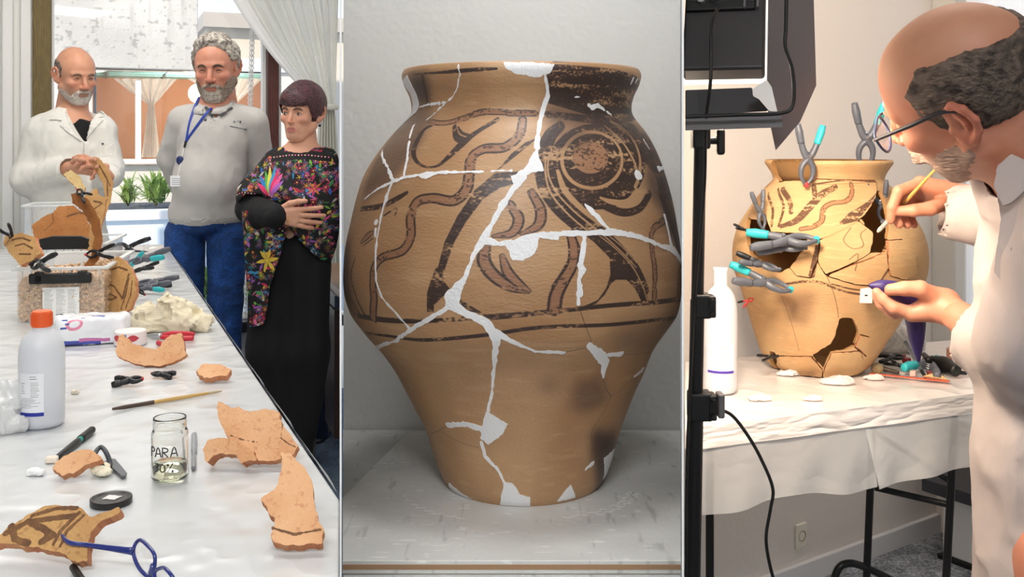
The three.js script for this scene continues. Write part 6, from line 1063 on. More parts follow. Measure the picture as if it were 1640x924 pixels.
// --- man in the white coat behind the boxes
{
  const { o, L, Q } = figure('balding man with short grey beard in a white coat, standing behind the boxes', 112, 4.42), tone = lin(0xd7a283), S = 1.0, e = [.24, .82, .05], hp = L(121, 121, -.02);
  const hf = headField(.0032), head = placed(hf.net(skinTone(tone, { red: lin(0xc8705a), stubble: lin(0x9c8578) })), S, e, hp);
  const bodyF = new Field([-.34, 0, -.28], [.34, 1.5, .36], .011);
  bodyF.cap(L(121, 160, .02), L(113, 200), .056, .075, .03).ell(L(112, 235), [.15, .17, .10], .03).ell(L(112, 310), [.13, .16, .095], .04).cap(L(94, 350), L(90, 690), .062, .04).cap(L(130, 350), L(134, 690), .062, .04);
  bodyF.chain([L(62, 212), L(46, 288, -.03), L(112, 269, -.2)], [.05, .042, .03]).chain([L(164, 210), L(176, 278, -.02), L(166, 272, -.18)], [.05, .042, .03]); for (const x of [88, 136]) bodyF.cap(L(x, 694, 0), L(x, 700, -.14), .04, .035);
  const tn = () => mixc(tone, lin(0xb4503e), .15);
  const hr = curledHand(L(116, 268, -.22), v(1, .02, .25), v(.1, 1, .35), v(.1, -.4, 1), .92, [.35, .42, .5, .55], [[.7, .5, .45], [.9, .1, .4], [1, -.1, .3]], .0034, tone), hl = curledHand(L(172, 280, -.20), v(-.45, .55, .45), v(-.5, .6, .3), v(-.6, -.3, .4), .92, [.5, .6, .65, .7], [[.5, .5, .3], [.8, .2, .3], [1, 0, .2]], .0034, tone);
  part('body', mergeC([bodyF.net(tn), head, hr, hl]), skinMat(), o);
  part('hair', placed(capOfHair(.0032, .0035, (x, y, z) => Math.max(y - (.062 - .9 * Math.max(0, z - .0)), z - .045 - .2 * y, -.075 - y, .045 - Math.abs(x) - (z < -.03 ? .06 : 0)), 90, .002, [lin(0x5e5048), lin(0x94877c)], 3), S, e, hp), hairMat(), o);
  part('beard', placed(beardGeo(.0028, .0022, [lin(0xece6dd), lin(0xb9aca2)], 5, -.079, -.055), S, e, hp), hairMat(), o);
  faceBits(o, hf, S, e, hp, { brow: 0x6d5a4e, open: .0012 });
  const shirt = new Field([-.2, .95, -.16], [.2, 1.5, .2], .008); shirt.ell(L(112, 240), [.155, .18, .108], .03).cap(L(72, 208), L(153, 206), .056, .056, .03); const nk = poly(Q([104, 150], [143, 150], [142, 184], [133, 194], [118, 188], [106, 172])); shirt.map((x, y, z, d) => Math.max(d, -nk(x, y), z < -.02 && y > L(0, 172).y ? .02 : -1)); part('shirt', shirt.net(), cloth(0x101114), o, 'black round-necked shirt');
  const coat = new Field([-.36, .25, -.3], [.36, 1.5, .42], .0095);
  coat.ell(L(112, 232), [.170, .175, .118], .03).cap(L(70, 208), L(156, 206), .066, .064, .03).ell(L(112, 305), [.168, .19, .125], .05).ell(L(112, 430), [.185, .32, .125], .06).chain([L(64, 215), L(45, 284, -.02), L(46, 290, -.05), L(110, 270, -.19)], [.068, .064, .062, .050], .03).chain([L(162, 212), L(174, 270, -.01), L(172, 280, -.05), L(176, 282, -.15)], [.066, .06, .056, .048], .03);
  const V = poly(Q([97, 140], [150, 140], [142, 176], [134, 228], [131, 228], [100, 180])); creases(coat, .0065, 17, 3, [[L(113, 270, -.2), .12], [L(112, 170), .14]]); coat.map((x, y, z, d) => Math.max(d, z > -.03 ? -V(x, y) : -1, .05 - z > 0 && y > L(0, 162).y ? .03 : -1)); coat.cap(L(113, 270, -.2), L(118, 269, -.22), .043, .04, .006, true);
  const wc = cloth(0xe9e8e2); part('coat', coat.net(), wc, o, 'white cotton lab coat');
  part('lapel', onFront(coat, Q([80, 170], [75, 191], [98, 192], [96, 200], [132, 228], [130, 217], [110, 190], [101, 176], [92, 168]), .010), [wc, wc], o); part('lapel', onFront(coat, Q([133, 226], [137, 190], [141, 178], [146, 176], [156, 186], [148, 187], [157, 192]), .010), [wc, wc], o);
  part('seam', onFront(coat, Q([131.5, 228], [132.8, 228], [132.8, 258], [131.5, 258]), .003), [std(0xb8b5ad, .9), wc], o); part('pocket', onFront(coat, Q([152, 226], [171, 224], [172, 250], [153, 250]), .0035), [wc, wc], o); part('pocket_mark', onFront(coat, Q([156, 229], [160, 228.5], [160, 231.5], [156, 232]), .006), [std(0x4b5563, .8), wc], o);
  const tr = new Field([-.25, .02, -.2], [.25, .9, .2], .011); tr.cap(L(92, 420), L(90, 695), .085, .06).cap(L(132, 420), L(134, 695), .085, .06); part('trousers', tr.net(), cloth(0x2b2d33), o); for (const x of [88, 136]) part('shoe', new RoundedBoxGeometry(.09, .075, .26, 3, .035).translate(L(x, 700).x, .0375, .06), M.black, o);
}
// --- tall man in the pale jumper
{
  const { o, L, Q } = figure('tall bearded man with curly grey hair, pale grey jumper and blue neck strap', 335, 4.15), tone = lin(0xcc937a), S = 1.07, e = [.18, .04, .02], hp = L(346, 110, -.02);
  const hf = headField(.0032, { jaw: 1.06, neck: 1.08 }), head = placed(hf.net(skinTone(tone, { red: lin(0xb8604c) })), S, e, hp);
  const bodyF = new Field([-.34, 0, -.34], [.34, 1.6, .34], .011); bodyF.cap(L(346, 150, .02), L(344, 185), .06, .08, .03).ell(L(344, 230), [.125, .17, .095], .04).ell(L(333, 300), [.12, .15, .105], .05).chain([L(291, 195), L(273, 256, .06), L(293, 305, .17)], [.044, .038, .03]).chain([L(406, 196), L(417, 261, .06), L(384, 305, .17)], [.044, .038, .03]).chain([L(330, 330), L(298, 380), L(298, 480), L(298, 705)], [.11, .060, .052, .04]).chain([L(332, 330), L(363, 380), L(361, 480), L(357, 705)], [.11, .060, .052, .04]); for (const x of [298, 357]) bodyF.cap(L(x, 712, 0), L(x, 720, -.13), .04, .036);
  const h1 = curledHand(L(308, 312, .19), v(.8, -.4, 0), v(.3, .8, 0), v(0, 0, -1), .98, [.3, .35, .4, .45], [[.8, .5, .2], [.9, .2, .2], [1, 0, .2]], .0042, tone), h2 = curledHand(L(372, 312, .22), v(-.8, -.4, 0), v(-.3, .8, 0), v(0, 0, -1), .98, [.3, .35, .4, .45], [[.8, .5, .2], [.9, .2, .2], [1, 0, .2]], .0042, tone);
  part('body', mergeC([bodyF.net(() => mixc(tone, lin(0xb4503e), .15)), head, h1, h2]), skinMat(), o);
  const hair = capOfHair(.0032, .015, (x, y, z) => Math.max(z - .062 + .35 * Math.max(0, .09 - y) - .25 * Math.max(0, y - .07), -.055 - y + .5 * Math.max(0, z + .02), -.02 - y + (z > .0 ? .055 : 0)), 62, .009, [lin(0x6f665e), lin(0xc9c3b9)], 8, (f) => f.ell([0, .105, .03], [.062, .028, .045], .02));
  part('hair', placed(hair, S, e, hp), hairMat(), o, 'curly grey hair'); part('beard', placed(beardGeo(.0028, .006, [lin(0xcfc5b8), lin(0x857468)], 12), S, e, hp), hairMat(), o); faceBits(o, hf, S, e, hp, { brow: 0x4a3c34, open: .0014 });
  const sw = new Field([-.36, .85, -.36], [.36, 1.56, .36], .009);
  sw.ell(L(344, 225), [.148, .17, .122], .04).cap(L(300, 190), L(396, 190), .058, .058, .03).ell(L(334, 290, -.02), [.146, .155, .148], .06).ell(L(330, 340), [.152, .11, .128], .04).chain([L(291, 194), L(273, 255, .06), L(293, 305, .17)], [.060, .053, .045], .010).chain([L(406, 196), L(417, 260, .06), L(384, 305, .17)], [.060, .053, .045], .010).cap(L(346, 164, .02), L(346, 176, .02), .068, .072, .02);
  creases(sw, .005, 13, 9); const nk = poly(Q([318, 130], [374, 130], [368, 158], [342, 190], [326, 158])); sw.map((x, y, z, d) => Math.max(d, L(0, 359).y - y, y - L(0, 158).y - .03, z > 0 ? -nk(x, y) : -1)); sw.cap(L(346, 150, 0), L(345, 176, 0), .060, .062, .006, true);
  const gk = cloth(0xc9c7c4, { bumpScale: .0012 }); part('jumper', sw.net(), gk, o, 'pale grey knitted jumper'); part('hem', onFront(sw, Q([270, 349], [389, 349], [389, 356], [270, 356]), .004), [gk, gk], o);
  const dk = cloth(0x4b4a4c); part('collar_trim', onFront(sw, Q([326, 169], [332, 174], [341, 184], [340, 188], [330, 178], [324, 172]), .0135), [dk, dk], o); part('collar_trim', onFront(sw, Q([364, 170], [358, 176], [350, 184], [352, 187], [360, 180], [367, 172]), .0135), [dk, dk], o);
  { const ring = new Field([-.14, 1.30, -.14], [.16, 1.62, .16], .005); ring.chain([L(346, 164, .0), L(344, 184, -.015)], [.071, .094], .01).cap(L(347, 140, .0), L(345, 178, -.0), .063, .072, .004, true); ring.map((x, y, z, d) => Math.max(d, y - L(0, 160).y + .45 * Math.max(0, z), L(0, 184).y - y, z > .045 && Math.abs(x - L(344, 0).x) < .016 + .25 * Math.max(0, y - L(0, 184).y) ? .02 : -1)); part('collar', ring.net(), gk, o); }
  part('placket', onFront(sw, Q([336, 190], [344, 190], [344, 205], [337, 205]), .003), [gk, dk], o); part('button', new THREE.SphereGeometry(.005, 12, 8).translate(...(() => { const p = L(342, 193); return [p.x, p.y, sw.front(p.x, p.y) + .006]; })()), dk, o);
  part('chest_print', mergeC([[371, 195], [376, 194.3], [380, 195], [384.5, 195.5]].map(([x, y]) => onFront(sw, Q([x - 1.5, y - 1.6], [x + 1.3, y - 2], [x + 1.6, y + 1.8], [x - 1.2, y + 1.6]), .003, 0, .0015)).concat([onFront(sw, Q([366, 201], [390, 206.5], [390, 208.5], [366, 203]), .003, 0, .002)])), [std(0x5b5f6b, .8), std(0x5b5f6b, .8)].slice(0, 1)[0], o, 'small dark chest print over a dark bar');
  const bl = std(0x1d3b9a, .5), fz = (x, y, d = .006) => { const p = L(x, y); return v(p.x, p.y, (sw.front(p.x, p.y) ?? .1) + d); };
  const strap = part('lanyard', merge(sweep([fz(322, 156, .018), fz(320, 172, .016), fz(316, 196), fz(312, 226)], [.0055, .0055, .0055, .005], { flat: .25, n: 24 }), sweep([fz(352, 168, .018), fz(346, 178, .014), fz(331, 200), fz(312, 226)], [.0055, .0055, .0055, .005], { flat: .25, n: 24 })), bl, o, 'blue neck strap');
  part('clip', rod(fz(311, 226), fz(309, 236), .005, .004), M.black, strap); part('cord', rod(fz(309, 236), fz(303, 280), .0012), M.white, strap); part('reel', new THREE.SphereGeometry(.016, 18, 12).scale(1, 1.15, .45).translate(...fz(304, 256, .01).toArray()), std(0x1b2a5e, .4), strap);
  const bp = fz(301, 288, .010); part('badge', box(.048, .043, .003, bp.x, bp.y, bp.z, .001), std(0xffffff, .4, { map: printTex(96, 88, '#e9eaee', (c) => { c.strokeStyle = '#8b93a3'; c.lineWidth = 5; for (const y of [24, 40, 56, 70]) { c.beginPath(); c.moveTo(12, y); c.lineTo(84, y); c.stroke(); } }) }), strap, 'white name badge');
  strap.children[3].geometry.attributes.uv.array.forEach((q, i, a) => { a[i] = i % 2 ? (q - bp.y + .0215) / .043 : (q - bp.x + .024) / .048; });
  const tr = new Field([-.26, .03, -.24], [.26, .98, .24], .010); tr.ell(L(330, 352), [.150, .075, .118], .03).chain([L(296, 378), L(298, 480), L(298, 705)], [.082, .070, .058], .012).chain([L(364, 378), L(361, 480), L(357, 705)], [.082, .070, .058], .012); creases(tr, .006, 15, 4); tr.map((x, y, z, d) => Math.max(d, y - L(0, 338).y)); part('jeans', tr.net(), cloth(0xffffff, { map: dataTex(128, 128, (u, w) => { const n = .5 * tileNoise(u, w, 6, 3, 3) + .5 * tileNoise(u, w, 50, 2, 4), k = .5 + 1.0 * n; return [.10 * k, .26 * k, .50 * k]; }, { srgb: true, size: [.3, .3] }) }), o, 'blue jeans'); for (const x of [298, 357]) part('shoe', new RoundedBoxGeometry(.095, .08, .27, 3, .038).translate(L(x, 720).x, .04, .06), M.black, o);
}
// --- woman in the embroidered poncho
{
  const { o, L, Q } = figure('short-haired woman in a black poncho embroidered with bright flowers, arms folded', 466, 3.95), tone = lin(0xdba98d), S = .94, e = [.06, -.30, -.06], hp = L(484, 181, -.01);
  const hf = headField(.003, { jaw: .96, neck: .86, small: .75 }), head = placed(hf.net(skinTone(tone, { red: lin(0xc97a66), lip: lin(0xc0706c) })), S, e, hp);
  const bodyF = new Field([-.3, 0, -.34], [.3, 1.4, .3], .010); bodyF.cap(L(486, 215, .01), L(484, 248), .047, .07, .03).cap(L(450, 254), L(516, 252), .035, .035, .04).ell(L(476, 300), [.13, .16, .09], .04).ell(L(470, 390), [.14, .16, .10], .05).chain([L(440, 262), L(402, 330, -.03), L(446, 347, -.17)], [.042, .026, .024]).chain([L(518, 262), L(518, 345, -.02), L(470, 352, -.12)], [.042, .036, .026]).cap(L(450, 430), L(444, 735), .08, .04).cap(L(492, 430), L(480, 735), .08, .04);
  const h1 = curledHand(L(441, 344, -.19), v(1, -.12, .0), v(.2, 1, .1), v(0, -.2, -1), .98, [.16, .18, .22, .28], [[.75, .6, -.1], [.9, .35, 0], [1, .2, 0]], .0032, tone), h2 = curledHand(L(478, 352, -.12), v(-.9, .1, -.2), v(0, 1, 0), v(0, 0, -1), .9, [.3, .35, .4, .4], [[.7, .6, .2], [.9, .2, .2], [1, 0, .2]], .004, tone);
  part('body', mergeC([bodyF.net(() => mixc(tone, lin(0xb4503e), .1)), head, h1, h2]), skinMat(), o);
  const hair = capOfHair(.003, .016, (x, y, z) => Math.max(-.035 - y + .55 * Math.max(0, z - .02) - .5 * Math.max(0, -z - .03), z > .03 && y < .028 + .12 * Math.abs(x) && Math.abs(x) < .068 ? .02 : -.02), 46, .003, [lin(0x241014), lin(0x542630)], 4, (f) => f.ell([0, .055, .055], [.066, .045, .046], .03));
  part('hair', placed(hair, S, e, hp), std(0xffffff, .42, { vertexColors: true, bumpMap: T.fine, bumpScale: .003 }), o, 'dark plum bobbed hair with a fringe'); faceBits(o, hf, S, e, hp, { brow: 0x5a4036, open: .0036, eye: 0x2c2420 });
  part('earring', new THREE.SphereGeometry(.006, 12, 8).translate(...L(512, 201, -.03).toArray()), std(0x33333a, .3, { metalness: .6 }), o); part('ring', placed(new THREE.TorusGeometry(.0095, .0014, 8, 20).rotateY(PI / 2), 1, [0, 0, 0], L(462, 352, -.2)), std(0xd9b04a, .3, { metalness: .8 }), o, 'gold ring');
  // the pattern in the garment's own axes: 0.5 m wide, 0.8 m tall
  const X0 = -.25, Y0 = .55, WW = .5, HH = .85, map = canvasTex(1024, 1741, (g, W, H) => {
    g.fillStyle = '#0d0c12'; g.fillRect(0, 0, W, H); const R = rng(77), C = ['#e8336f', '#f05aa0', '#c4214f', '#36a3d8', '#2f6fd0', '#3fae62', '#8fcf4a', '#f2cf52', '#f08a3a', '#b06ad0', '#e6e0d6', '#ff7aa8'];
    const petal = (x, y, l, w, a, c) => { g.save(); g.translate(x, y); g.rotate(a); g.fillStyle = c; g.beginPath(); g.moveTo(0, 0); g.quadraticCurveTo(w, -l * .5, 0, -l); g.quadraticCurveTo(-w, -l * .5, 0, 0); g.fill(); g.strokeStyle = 'rgba(0,0,0,.35)'; g.lineWidth = 1.5; for (let k = -2; k <= 2; k++) { g.beginPath(); g.moveTo(k * w * .1, -l * .1); g.lineTo(k * w * .16, -l * .85); g.stroke(); } g.restore(); };
    for (let i = 0; i < 1500; i++) { const x = R() * W, y = R() * H, k = R(), c = C[R() * C.length | 0]; if (k < .45) petal(x, y, 22 + R() * 50, 9 + R() * 14, R() * 6.3, c); else if (k < .72) { const n = 5 + (R() * 3 | 0), a = R() * 6; for (let q = 0; q < n; q++) petal(x, y, 20 + R() * 14, 8, a + q * 6.283 / n, c); g.fillStyle = C[7]; g.beginPath(); g.arc(x, y, 5, 0, 7); g.fill(); } else { const a = R() * 6; for (let q = -2; q <= 2; q++) petal(x, y, 44, 6, a + q * .32, q % 2 ? c : C[R() * C.length | 0]); } }
    const xy = (px, py) => { const p = L(px, py); return [(p.x - X0) / WW * W, H - (p.y - Y0) / HH * H]; };
    { const [x, y] = xy(444, 312); for (const [a, l, c] of [[-.55, 190, '#2f7fd0'], [-.28, 210, '#57b84e'], [-.1, 240, '#e8dc5a'], [.1, 250, '#36a3d8'], [.28, 230, '#e8336f'], [.5, 210, '#f05aa0'], [.72, 170, '#b06ad0'], [-.8, 150, '#e8336f']]) petal(x, y, l, 34, a, c); }
    { const [x, y] = xy(443, 410); for (let q = 0; q < 6; q++) petal(x, y, 96, 30, q * 1.05 + .3, '#f0d04a'); }
    { const [x, y] = xy(513, 300); for (let q = 0; q < 8; q++) petal(x, y, 60, 14, q * .8, q % 2 ? '#f08a3a' : '#e8336f'); }
    const trim = (pts, w) => { g.strokeStyle = '#0b0a0f'; g.lineWidth = w; g.lineJoin = 'round'; g.beginPath(); pts.forEach(([a, b], i) => { const q = xy(a, b); i ? g.lineTo(...q) : g.moveTo(...q); }); g.stroke(); for (let i = 0; i + 1 < pts.length; i++) { const a = xy(...pts[i]), b = xy(...pts[i + 1]), n = Math.round(Math.hypot(b[0] - a[0], b[1] - a[1]) / 26); for (let k = 0; k < n; k++) { g.fillStyle = k % 2 ? '#d9c7a0' : '#e06a9a'; g.beginPath(); g.arc(lerp(a[0], b[0], k / n), lerp(a[1], b[1], k / n), 6, 0, 7); g.fill(); } } };
    trim([[440, 252], [470, 248], [500, 248], [535, 252]], 70); trim([[432, 333], [470, 368], [500, 400], [530, 434]], 40); trim([[386, 312], [400, 306], [420, 308], [440, 330]], 24); trim([[392, 345], [400, 440], [404, 520]], 22);
  });
  const pm = std(0xffffff, .8, { map });
  const pon = new Field([-.3, .5, -.34], [.3, 1.36, .3], .008);
  pon.ell(L(480, 300), [.145, .16, .125], .04).cap(L(452, 258), L(518, 254), .052, .050, .04).chain([L(446, 262), L(412, 308, -.03), L(405, 318, -.06)], [.058, .066, .062], .03).chain([L(516, 262), L(515, 330, -.02), L(509, 352, -.05)], [.055, .06, .062], .03).ell(L(494, 372, -.01), [.115, .17, .125], .05).cap(L(448, 310, -.09), L(500, 325, -.1), .05, .05, .04);
  creases(pon, .006, 14, 2); const below = poly(Q([380, 326], [392, 312], [418, 312], [440, 338], [528, 437], [560, 440], [560, 640], [380, 640])); pon.map((x, y, z, d) => Math.max(d, -below(x, y), y - L(0, 236).y)); pon.cap(L(486, 222, .01), L(485, 245, .0), .062, .056, .006, true);
  const pg = pon.net(); { const u = pg.attributes.uv, p = pg.attributes.position; for (let i = 0; i < p.count; i++) u.setXY(i, (p.getX(i) - X0) / WW + (p.getZ(i) < 0 ? .3 : 0), (p.getY(i) - Y0) / HH); } part('poncho', pg, pm, o, 'black poncho embroidered with bright flowers and birds');
  const sl = new Field([-.3, .8, -.02], [.15, 1.3, .32], .008); sl.chain([L(408, 312, -.03), L(403, 334, -.05), L(440, 346, -.195)], [.058, .058, .046], .02); sl.ell(L(418, 350, -.1), [.06, .05, .05], .03); creases(sl, .005, 18, 6); part('sleeve', sl.net(), cloth(0x0f1014), o, 'black sleeve');
  { const pts = Q([391, 335], [436, 345], [463, 362], [452, 410], [436, 460], [428, 505], [424, 518], [404, 522], [401, 480], [396, 420]), sd = poly(pts), b = bounds2(pts, .004); part('poncho_point', shell({ b, step: .006, inside: sd, t: .006, map: (x, y, w) => v(x, y, .15 + w + .012 * Math.sin(x * 60 + y * 4) - .25 * Math.max(0, -.06 - x) + .02 * (y - 1)), uv: (x, y) => [(x - X0) / WW, (y - Y0) / HH] }), [pm, pm], o, 'hanging front point of the poncho'); }
  const tr = new Field([-.24, .02, -.22], [.24, 1.02, .22], .010); tr.ell(L(466, 400), [.155, .13, .115], .05).chain([L(440, 440), L(440, 560), L(436, 722)], [.105, .105, .085], .05).chain([L(490, 440), L(486, 560), L(474, 722)], [.095, .095, .08], .05); tr.map((x, y, z, d) => d + .006 * Math.sin(x * 70 + Math.sin(y * 3) * 2)); part('trousers', tr.net(), cloth(0x0e0f14), o, 'wide black trousers'); for (const x of [438, 476]) part('shoe', new RoundedBoxGeometry(.08, .06, .24, 3, .028).translate(L(x, 720).x, .03, .05), M.black, o);
}
// --- man painting the vessel, seen from his left
{
  const z0 = 1.55, { o, L, Q } = figure('bald man in a white coat and glasses, bending forward to paint the broken vessel', 1715, z0, -.14), tone = lin(0xc4896d), S = 1.13, e = [.29, -2.38, -.65], hp = at(1543, 150, 1.5).sub(o.position);
  const toH = new THREE.Matrix4().compose(hp, new THREE.Quaternion().setFromEuler(new THREE.Euler(...e, 'YXZ')), v(S, S, S)), HP = (x, y, z) => v(x, y, z).applyMatrix4(toH);
  const hf = headField(.0026, { neck: 1.1 }); hf.map((x, y, z, d) => d);
  const head = hf.net(skinTone(tone, { red: lin(0xae5240), bald: lin(0xc99878), stubble: lin(0xb8a396) })).applyMatrix4(toH);
  const bodyF = new Field([-.32, 0, -.5], [.4, 1.42, .32], .010), nb = HP(0, -.16, -.04);
  bodyF.cap(HP(0, -.08, -.03), nb, .064, .074, .03).cap(nb, L(1715, 320, .02), .072, .06, .03).ell(L(1722, 450), [.08, .17, .11], .04).ell(L(1725, 680), [.09, .22, .12], .05).cap(L(1720, 900, -.08), L(1722, 1520, -.08), .085, .05).cap(L(1725, 900, .1), L(1725, 1520, .1), .085, .05);
  bodyF.chain([L(1700, 400, -.13), L(1656, 560, -.07), L(1590, 543, .11), L(1536, 508, .17)], [.05, .045, .037, .028], .03).chain([L(1690, 330, .16), L(1630, 345, .32), L(1530, 313, .41)], [.05, .042, .026], .03);
  const W = (x, y, z) => at(x, y, z).sub(o.position), ch = (r, ...p) => ({ pts: p.map((q) => W(...q)), r });
  const hr = handGeo([
    ch([.0118, .0108, .0098, .0085], [1474, 293, 1.95], [1439, 306, 1.93], [1429, 332, 1.935], [1427, 352, 1.942]), ch([.0118, .0108, .0098, .0085], [1467, 299, 1.972], [1437, 319, 1.958], [1433, 343, 1.955], [1440, 359, 1.952]), ch([.0112, .0102, .0092, .0082], [1470, 307, 1.99], [1446, 330, 1.98], [1446, 351, 1.972], [1453, 360, 1.962]), ch([.0102, .0092, .0085, .0075], [1479, 316, 2.0], [1460, 336, 1.992], [1459, 352, 1.984], [1464, 360, 1.976]), ch([.0150, .0140, .0122, .0098], [1512, 325, 1.945], [1490, 334, 1.928], [1464, 337, 1.926], [1441, 338, 1.934]),
  ], [ch([.026, .024], [1545, 318, 1.955], [1520, 313, 1.962]), ch([.020, .0145], [1518, 306, 1.955], [1474, 293, 1.95]), ch([.020, .0145], [1518, 310, 1.965], [1468, 299, 1.972]), ch([.020, .014], [1518, 314, 1.975], [1471, 307, 1.99]), ch([.018, .013], [1518, 320, 1.98], [1479, 316, 2.0])], .003, tone);
  const hl = handGeo([
    ch([.0125, .0115, .0105, .0085], [1461, 502, 1.77], [1432, 493, 1.772], [1415, 480, 1.78], [1404, 468, 1.785]), ch([.012, .011, .010, .0085], [1459, 500, 1.797], [1428, 498, 1.81], [1412, 487, 1.82], [1404, 475, 1.822]), ch([.0115, .0105, .0095, .008], [1463, 498, 1.822], [1433, 502, 1.84], [1417, 491, 1.848], [1410, 479, 1.848]), ch([.0105, .0095, .0085, .0072], [1469, 494, 1.845], [1444, 501, 1.866], [1430, 491, 1.870], [1422, 482, 1.870]), ch([.0165, .0150, .0130, .0105], [1500, 480, 1.757], [1474, 463, 1.752], [1449, 462, 1.758], [1426, 464, 1.768]),
  ], [ch([.028, .026], [1548, 514, 1.715], [1518, 496, 1.75]), ch([.024, .0155], [1512, 494, 1.755], [1461, 502, 1.77]), ch([.024, .015], [1512, 490, 1.77], [1459, 499, 1.797]), ch([.024, .015], [1512, 486, 1.785], [1463, 497, 1.822]), ch([.022, .014], [1512, 482, 1.795], [1469, 493, 1.845]), ch([.02, .017], [1515, 482, 1.765], [1485, 470, 1.76])], .003, tone);
  part('body', mergeC([bodyF.net(() => mixc(tone, lin(0xb4503e), .22)), head, hr, hl]), skinMat(), o);
  part('hair', capOfHair(.0026, .0045, (x, y, z) => Math.max(y - .086 + .9 * Math.max(0, z - .01) - (z < -.07 ? .0 : 0) + .35 * Math.max(0, -.05 - z), z - .052, -.072 - y + .9 * Math.max(0, z + .03), .028 - Math.abs(x) - (z < -.045 ? .05 : 0)), 150, .0022, [lin(0x352a25), lin(0x6e5e53)], 6).applyMatrix4(toH), hairMat(), o, 'cropped grey-brown hair round a bald crown');
  part('beard', beardGeo(.0026, -.0004, [lin(0xb59a8a), lin(0x977d70)], 15, -.072, -.032).applyMatrix4(toH), hairMat(), o); for (const s of [-1, 1]) part('eyebrow', sweep([[.016, .019, .098], [.03, .024, .092], [.048, .017, .078]].map(([x, y, z]) => HP(s * x, y, z)), [.003, .004, .002], { n: 10 }), std(0x6d5a50, .9), o);
  const gl = part('glasses', sweep([HP(-.012, .004, .112), HP(0, .009, .116), HP(.012, .004, .112)], [.002, .002, .002], { n: 10, seg: 8 }), std(0x2e2a30, .35), o, 'dark-rimmed glasses'); for (const s of [-1, 1]) part('temple', sweep([HP(s * .081, .016, -.028), HP(s * .0835, .028, -.004), HP(s * .080, .022, .05), HP(s * .070, .012, .106)], [.0022, .003, .0032, .0026].map((r) => r * S), { n: 24, seg: 8 }), std(0x2e2a30, .35), gl); for (const s of [-1, 1]) { const c = [[.012, .010], [.016, .020], [.040, .022], [.066, .018], [.068, .002], [.058, -.014], [.030, -.016], [.014, -.006]].map(([x, y]) => HP(s * x, y - .004, .112 - .1 * x)); part('rim', tube(c, .0019 * S, 8, 60, true), std(0x3a4460, .35), gl); const m = c.reduce((a, p) => a.add(p), v(0, 0, 0)).multiplyScalar(1 / c.length), g = new THREE.BufferGeometry(); g.setAttribute('position', new THREE.Float32BufferAttribute(c.flatMap((p, i) => [...m.toArray(), ...p.toArray(), ...c[(i + 1) % c.length].toArray()]), 3)); g.computeVertexNormals(); part('lens', g, glass, gl); }
  const coat = new Field([-.36, .12, -.52], [.42, 1.34, .34], .0085);
  coat.ell(L(1718, 420), [.125, .20, .165], .05).cap(L(1695, 310, -.02), L(1740, 330, .05), .085, .10, .04).cap(L(1706, 310, -.12), L(1702, 320, .16), .07, .07, .04).cap(L(1655, 262, .0), L(1690, 290, .0), .095, .105, .03).ell(L(1722, 640), [.135, .28, .16], .06).chain([L(1722, 760), L(1726, 1290)], [.140, .155], .04).map((x, y, z, d) => d);
  coat.chain([L(1708, 390, -.13), L(1662, 540, -.10), L(1654, 566, -.07), L(1567, 546, .12)], [.082, .074, .068, .054], .03).chain([L(1690, 330, .16), L(1645, 352, .28), L(1532, 341, .40)], [.075, .064, .055], .03);
  creases(coat, .0095, 10, 5, [[W(1560, 546, 1.67), .12], [W(1535, 342, 1.95), .10]]); coat.cap(W(1500, 520, 1.72), W(1585, 552, 1.64), .040, .036, .006, true).cap(W(1500, 338, 1.96), W(1560, 343, 1.93), .042, .040, .006, true); { const c0 = HP(0, -.13, -.035), c1 = nb.clone().lerp(L(1730, 300, .02), .25); coat.cap(c0, c1, .078, .088, .006, true); }
  const wc = std(0xbaaeaa, .9, { bumpMap: T.folds, bumpScale: .0015, map: dataTex(128, 128, (u, w) => { const n = tileNoise(u, w, 5, 3, 8), k = .94 + .08 * n; return [k, k, k]; }, { srgb: true, size: [.4, .4] }) }); part('coat', coat.net(), wc, o, 'white cotton lab coat, sleeves pushed up');
  const flap = (name, pts, p, n, t, m) => part(name, sherdGeo(pts, at(...p), v(...n), { t, rough: .0004 }).geo.translate(...o.position.clone().negate().toArray()), [m, m], o);
  flap('lapel', [[1598, 300], [1622, 268], [1650, 300], [1640, 380], [1606, 448], [1594, 436], [1606, 350]], [1622, 350, 1.425], [-.72, .05, .69], .007, wc); flap('collar', [[1594, 300], [1600, 266], [1622, 248], [1652, 262], [1650, 300], [1622, 325], [1608, 330]], [1622, 300, 1.41], [-.6, .15, .78], .009, wc); flap('pocket', [[1619, 396], [1690, 392], [1690, 500], [1622, 498]], [1640, 440, 1.405], [-.55, .02, .83], .004, wc);
  const ink = std(0x33353f, .8); [[1621, 436, 1631, 449], [1633, 438, 1636, 448], [1637, 439, 1641, 449], [1642, 439, 1647, 449]].forEach(([a, b, c, d], i) => flap('pocket_lettering', i ? [[a, b], [c, b + .5], [c, d], [a, d]] : [[a, b], [c, b], [c, b + 3], [a + 6.5, b + 3], [a + 6.5, d], [a + 3.5, d], [a + 3.5, b + 3], [a, b + 3]], [1640, 440, 1.405], [-.55, .02, .83], .0048, ink));
  const tr = new Field([-.2, .02, -.3], [.2, .7, .3], .012); tr.cap(L(1722, 1000, -.08), L(1722, 1525, -.08), .10, .07).cap(L(1725, 1000, .1), L(1725, 1525, .1), .10, .07); part('trousers', tr.net(), cloth(0x2b2d33), o); for (const z of [-.08, .1]) part('shoe', new RoundedBoxGeometry(.26, .075, .09, 3, .035).translate(-.05, .0375, -z), M.black, o);
}
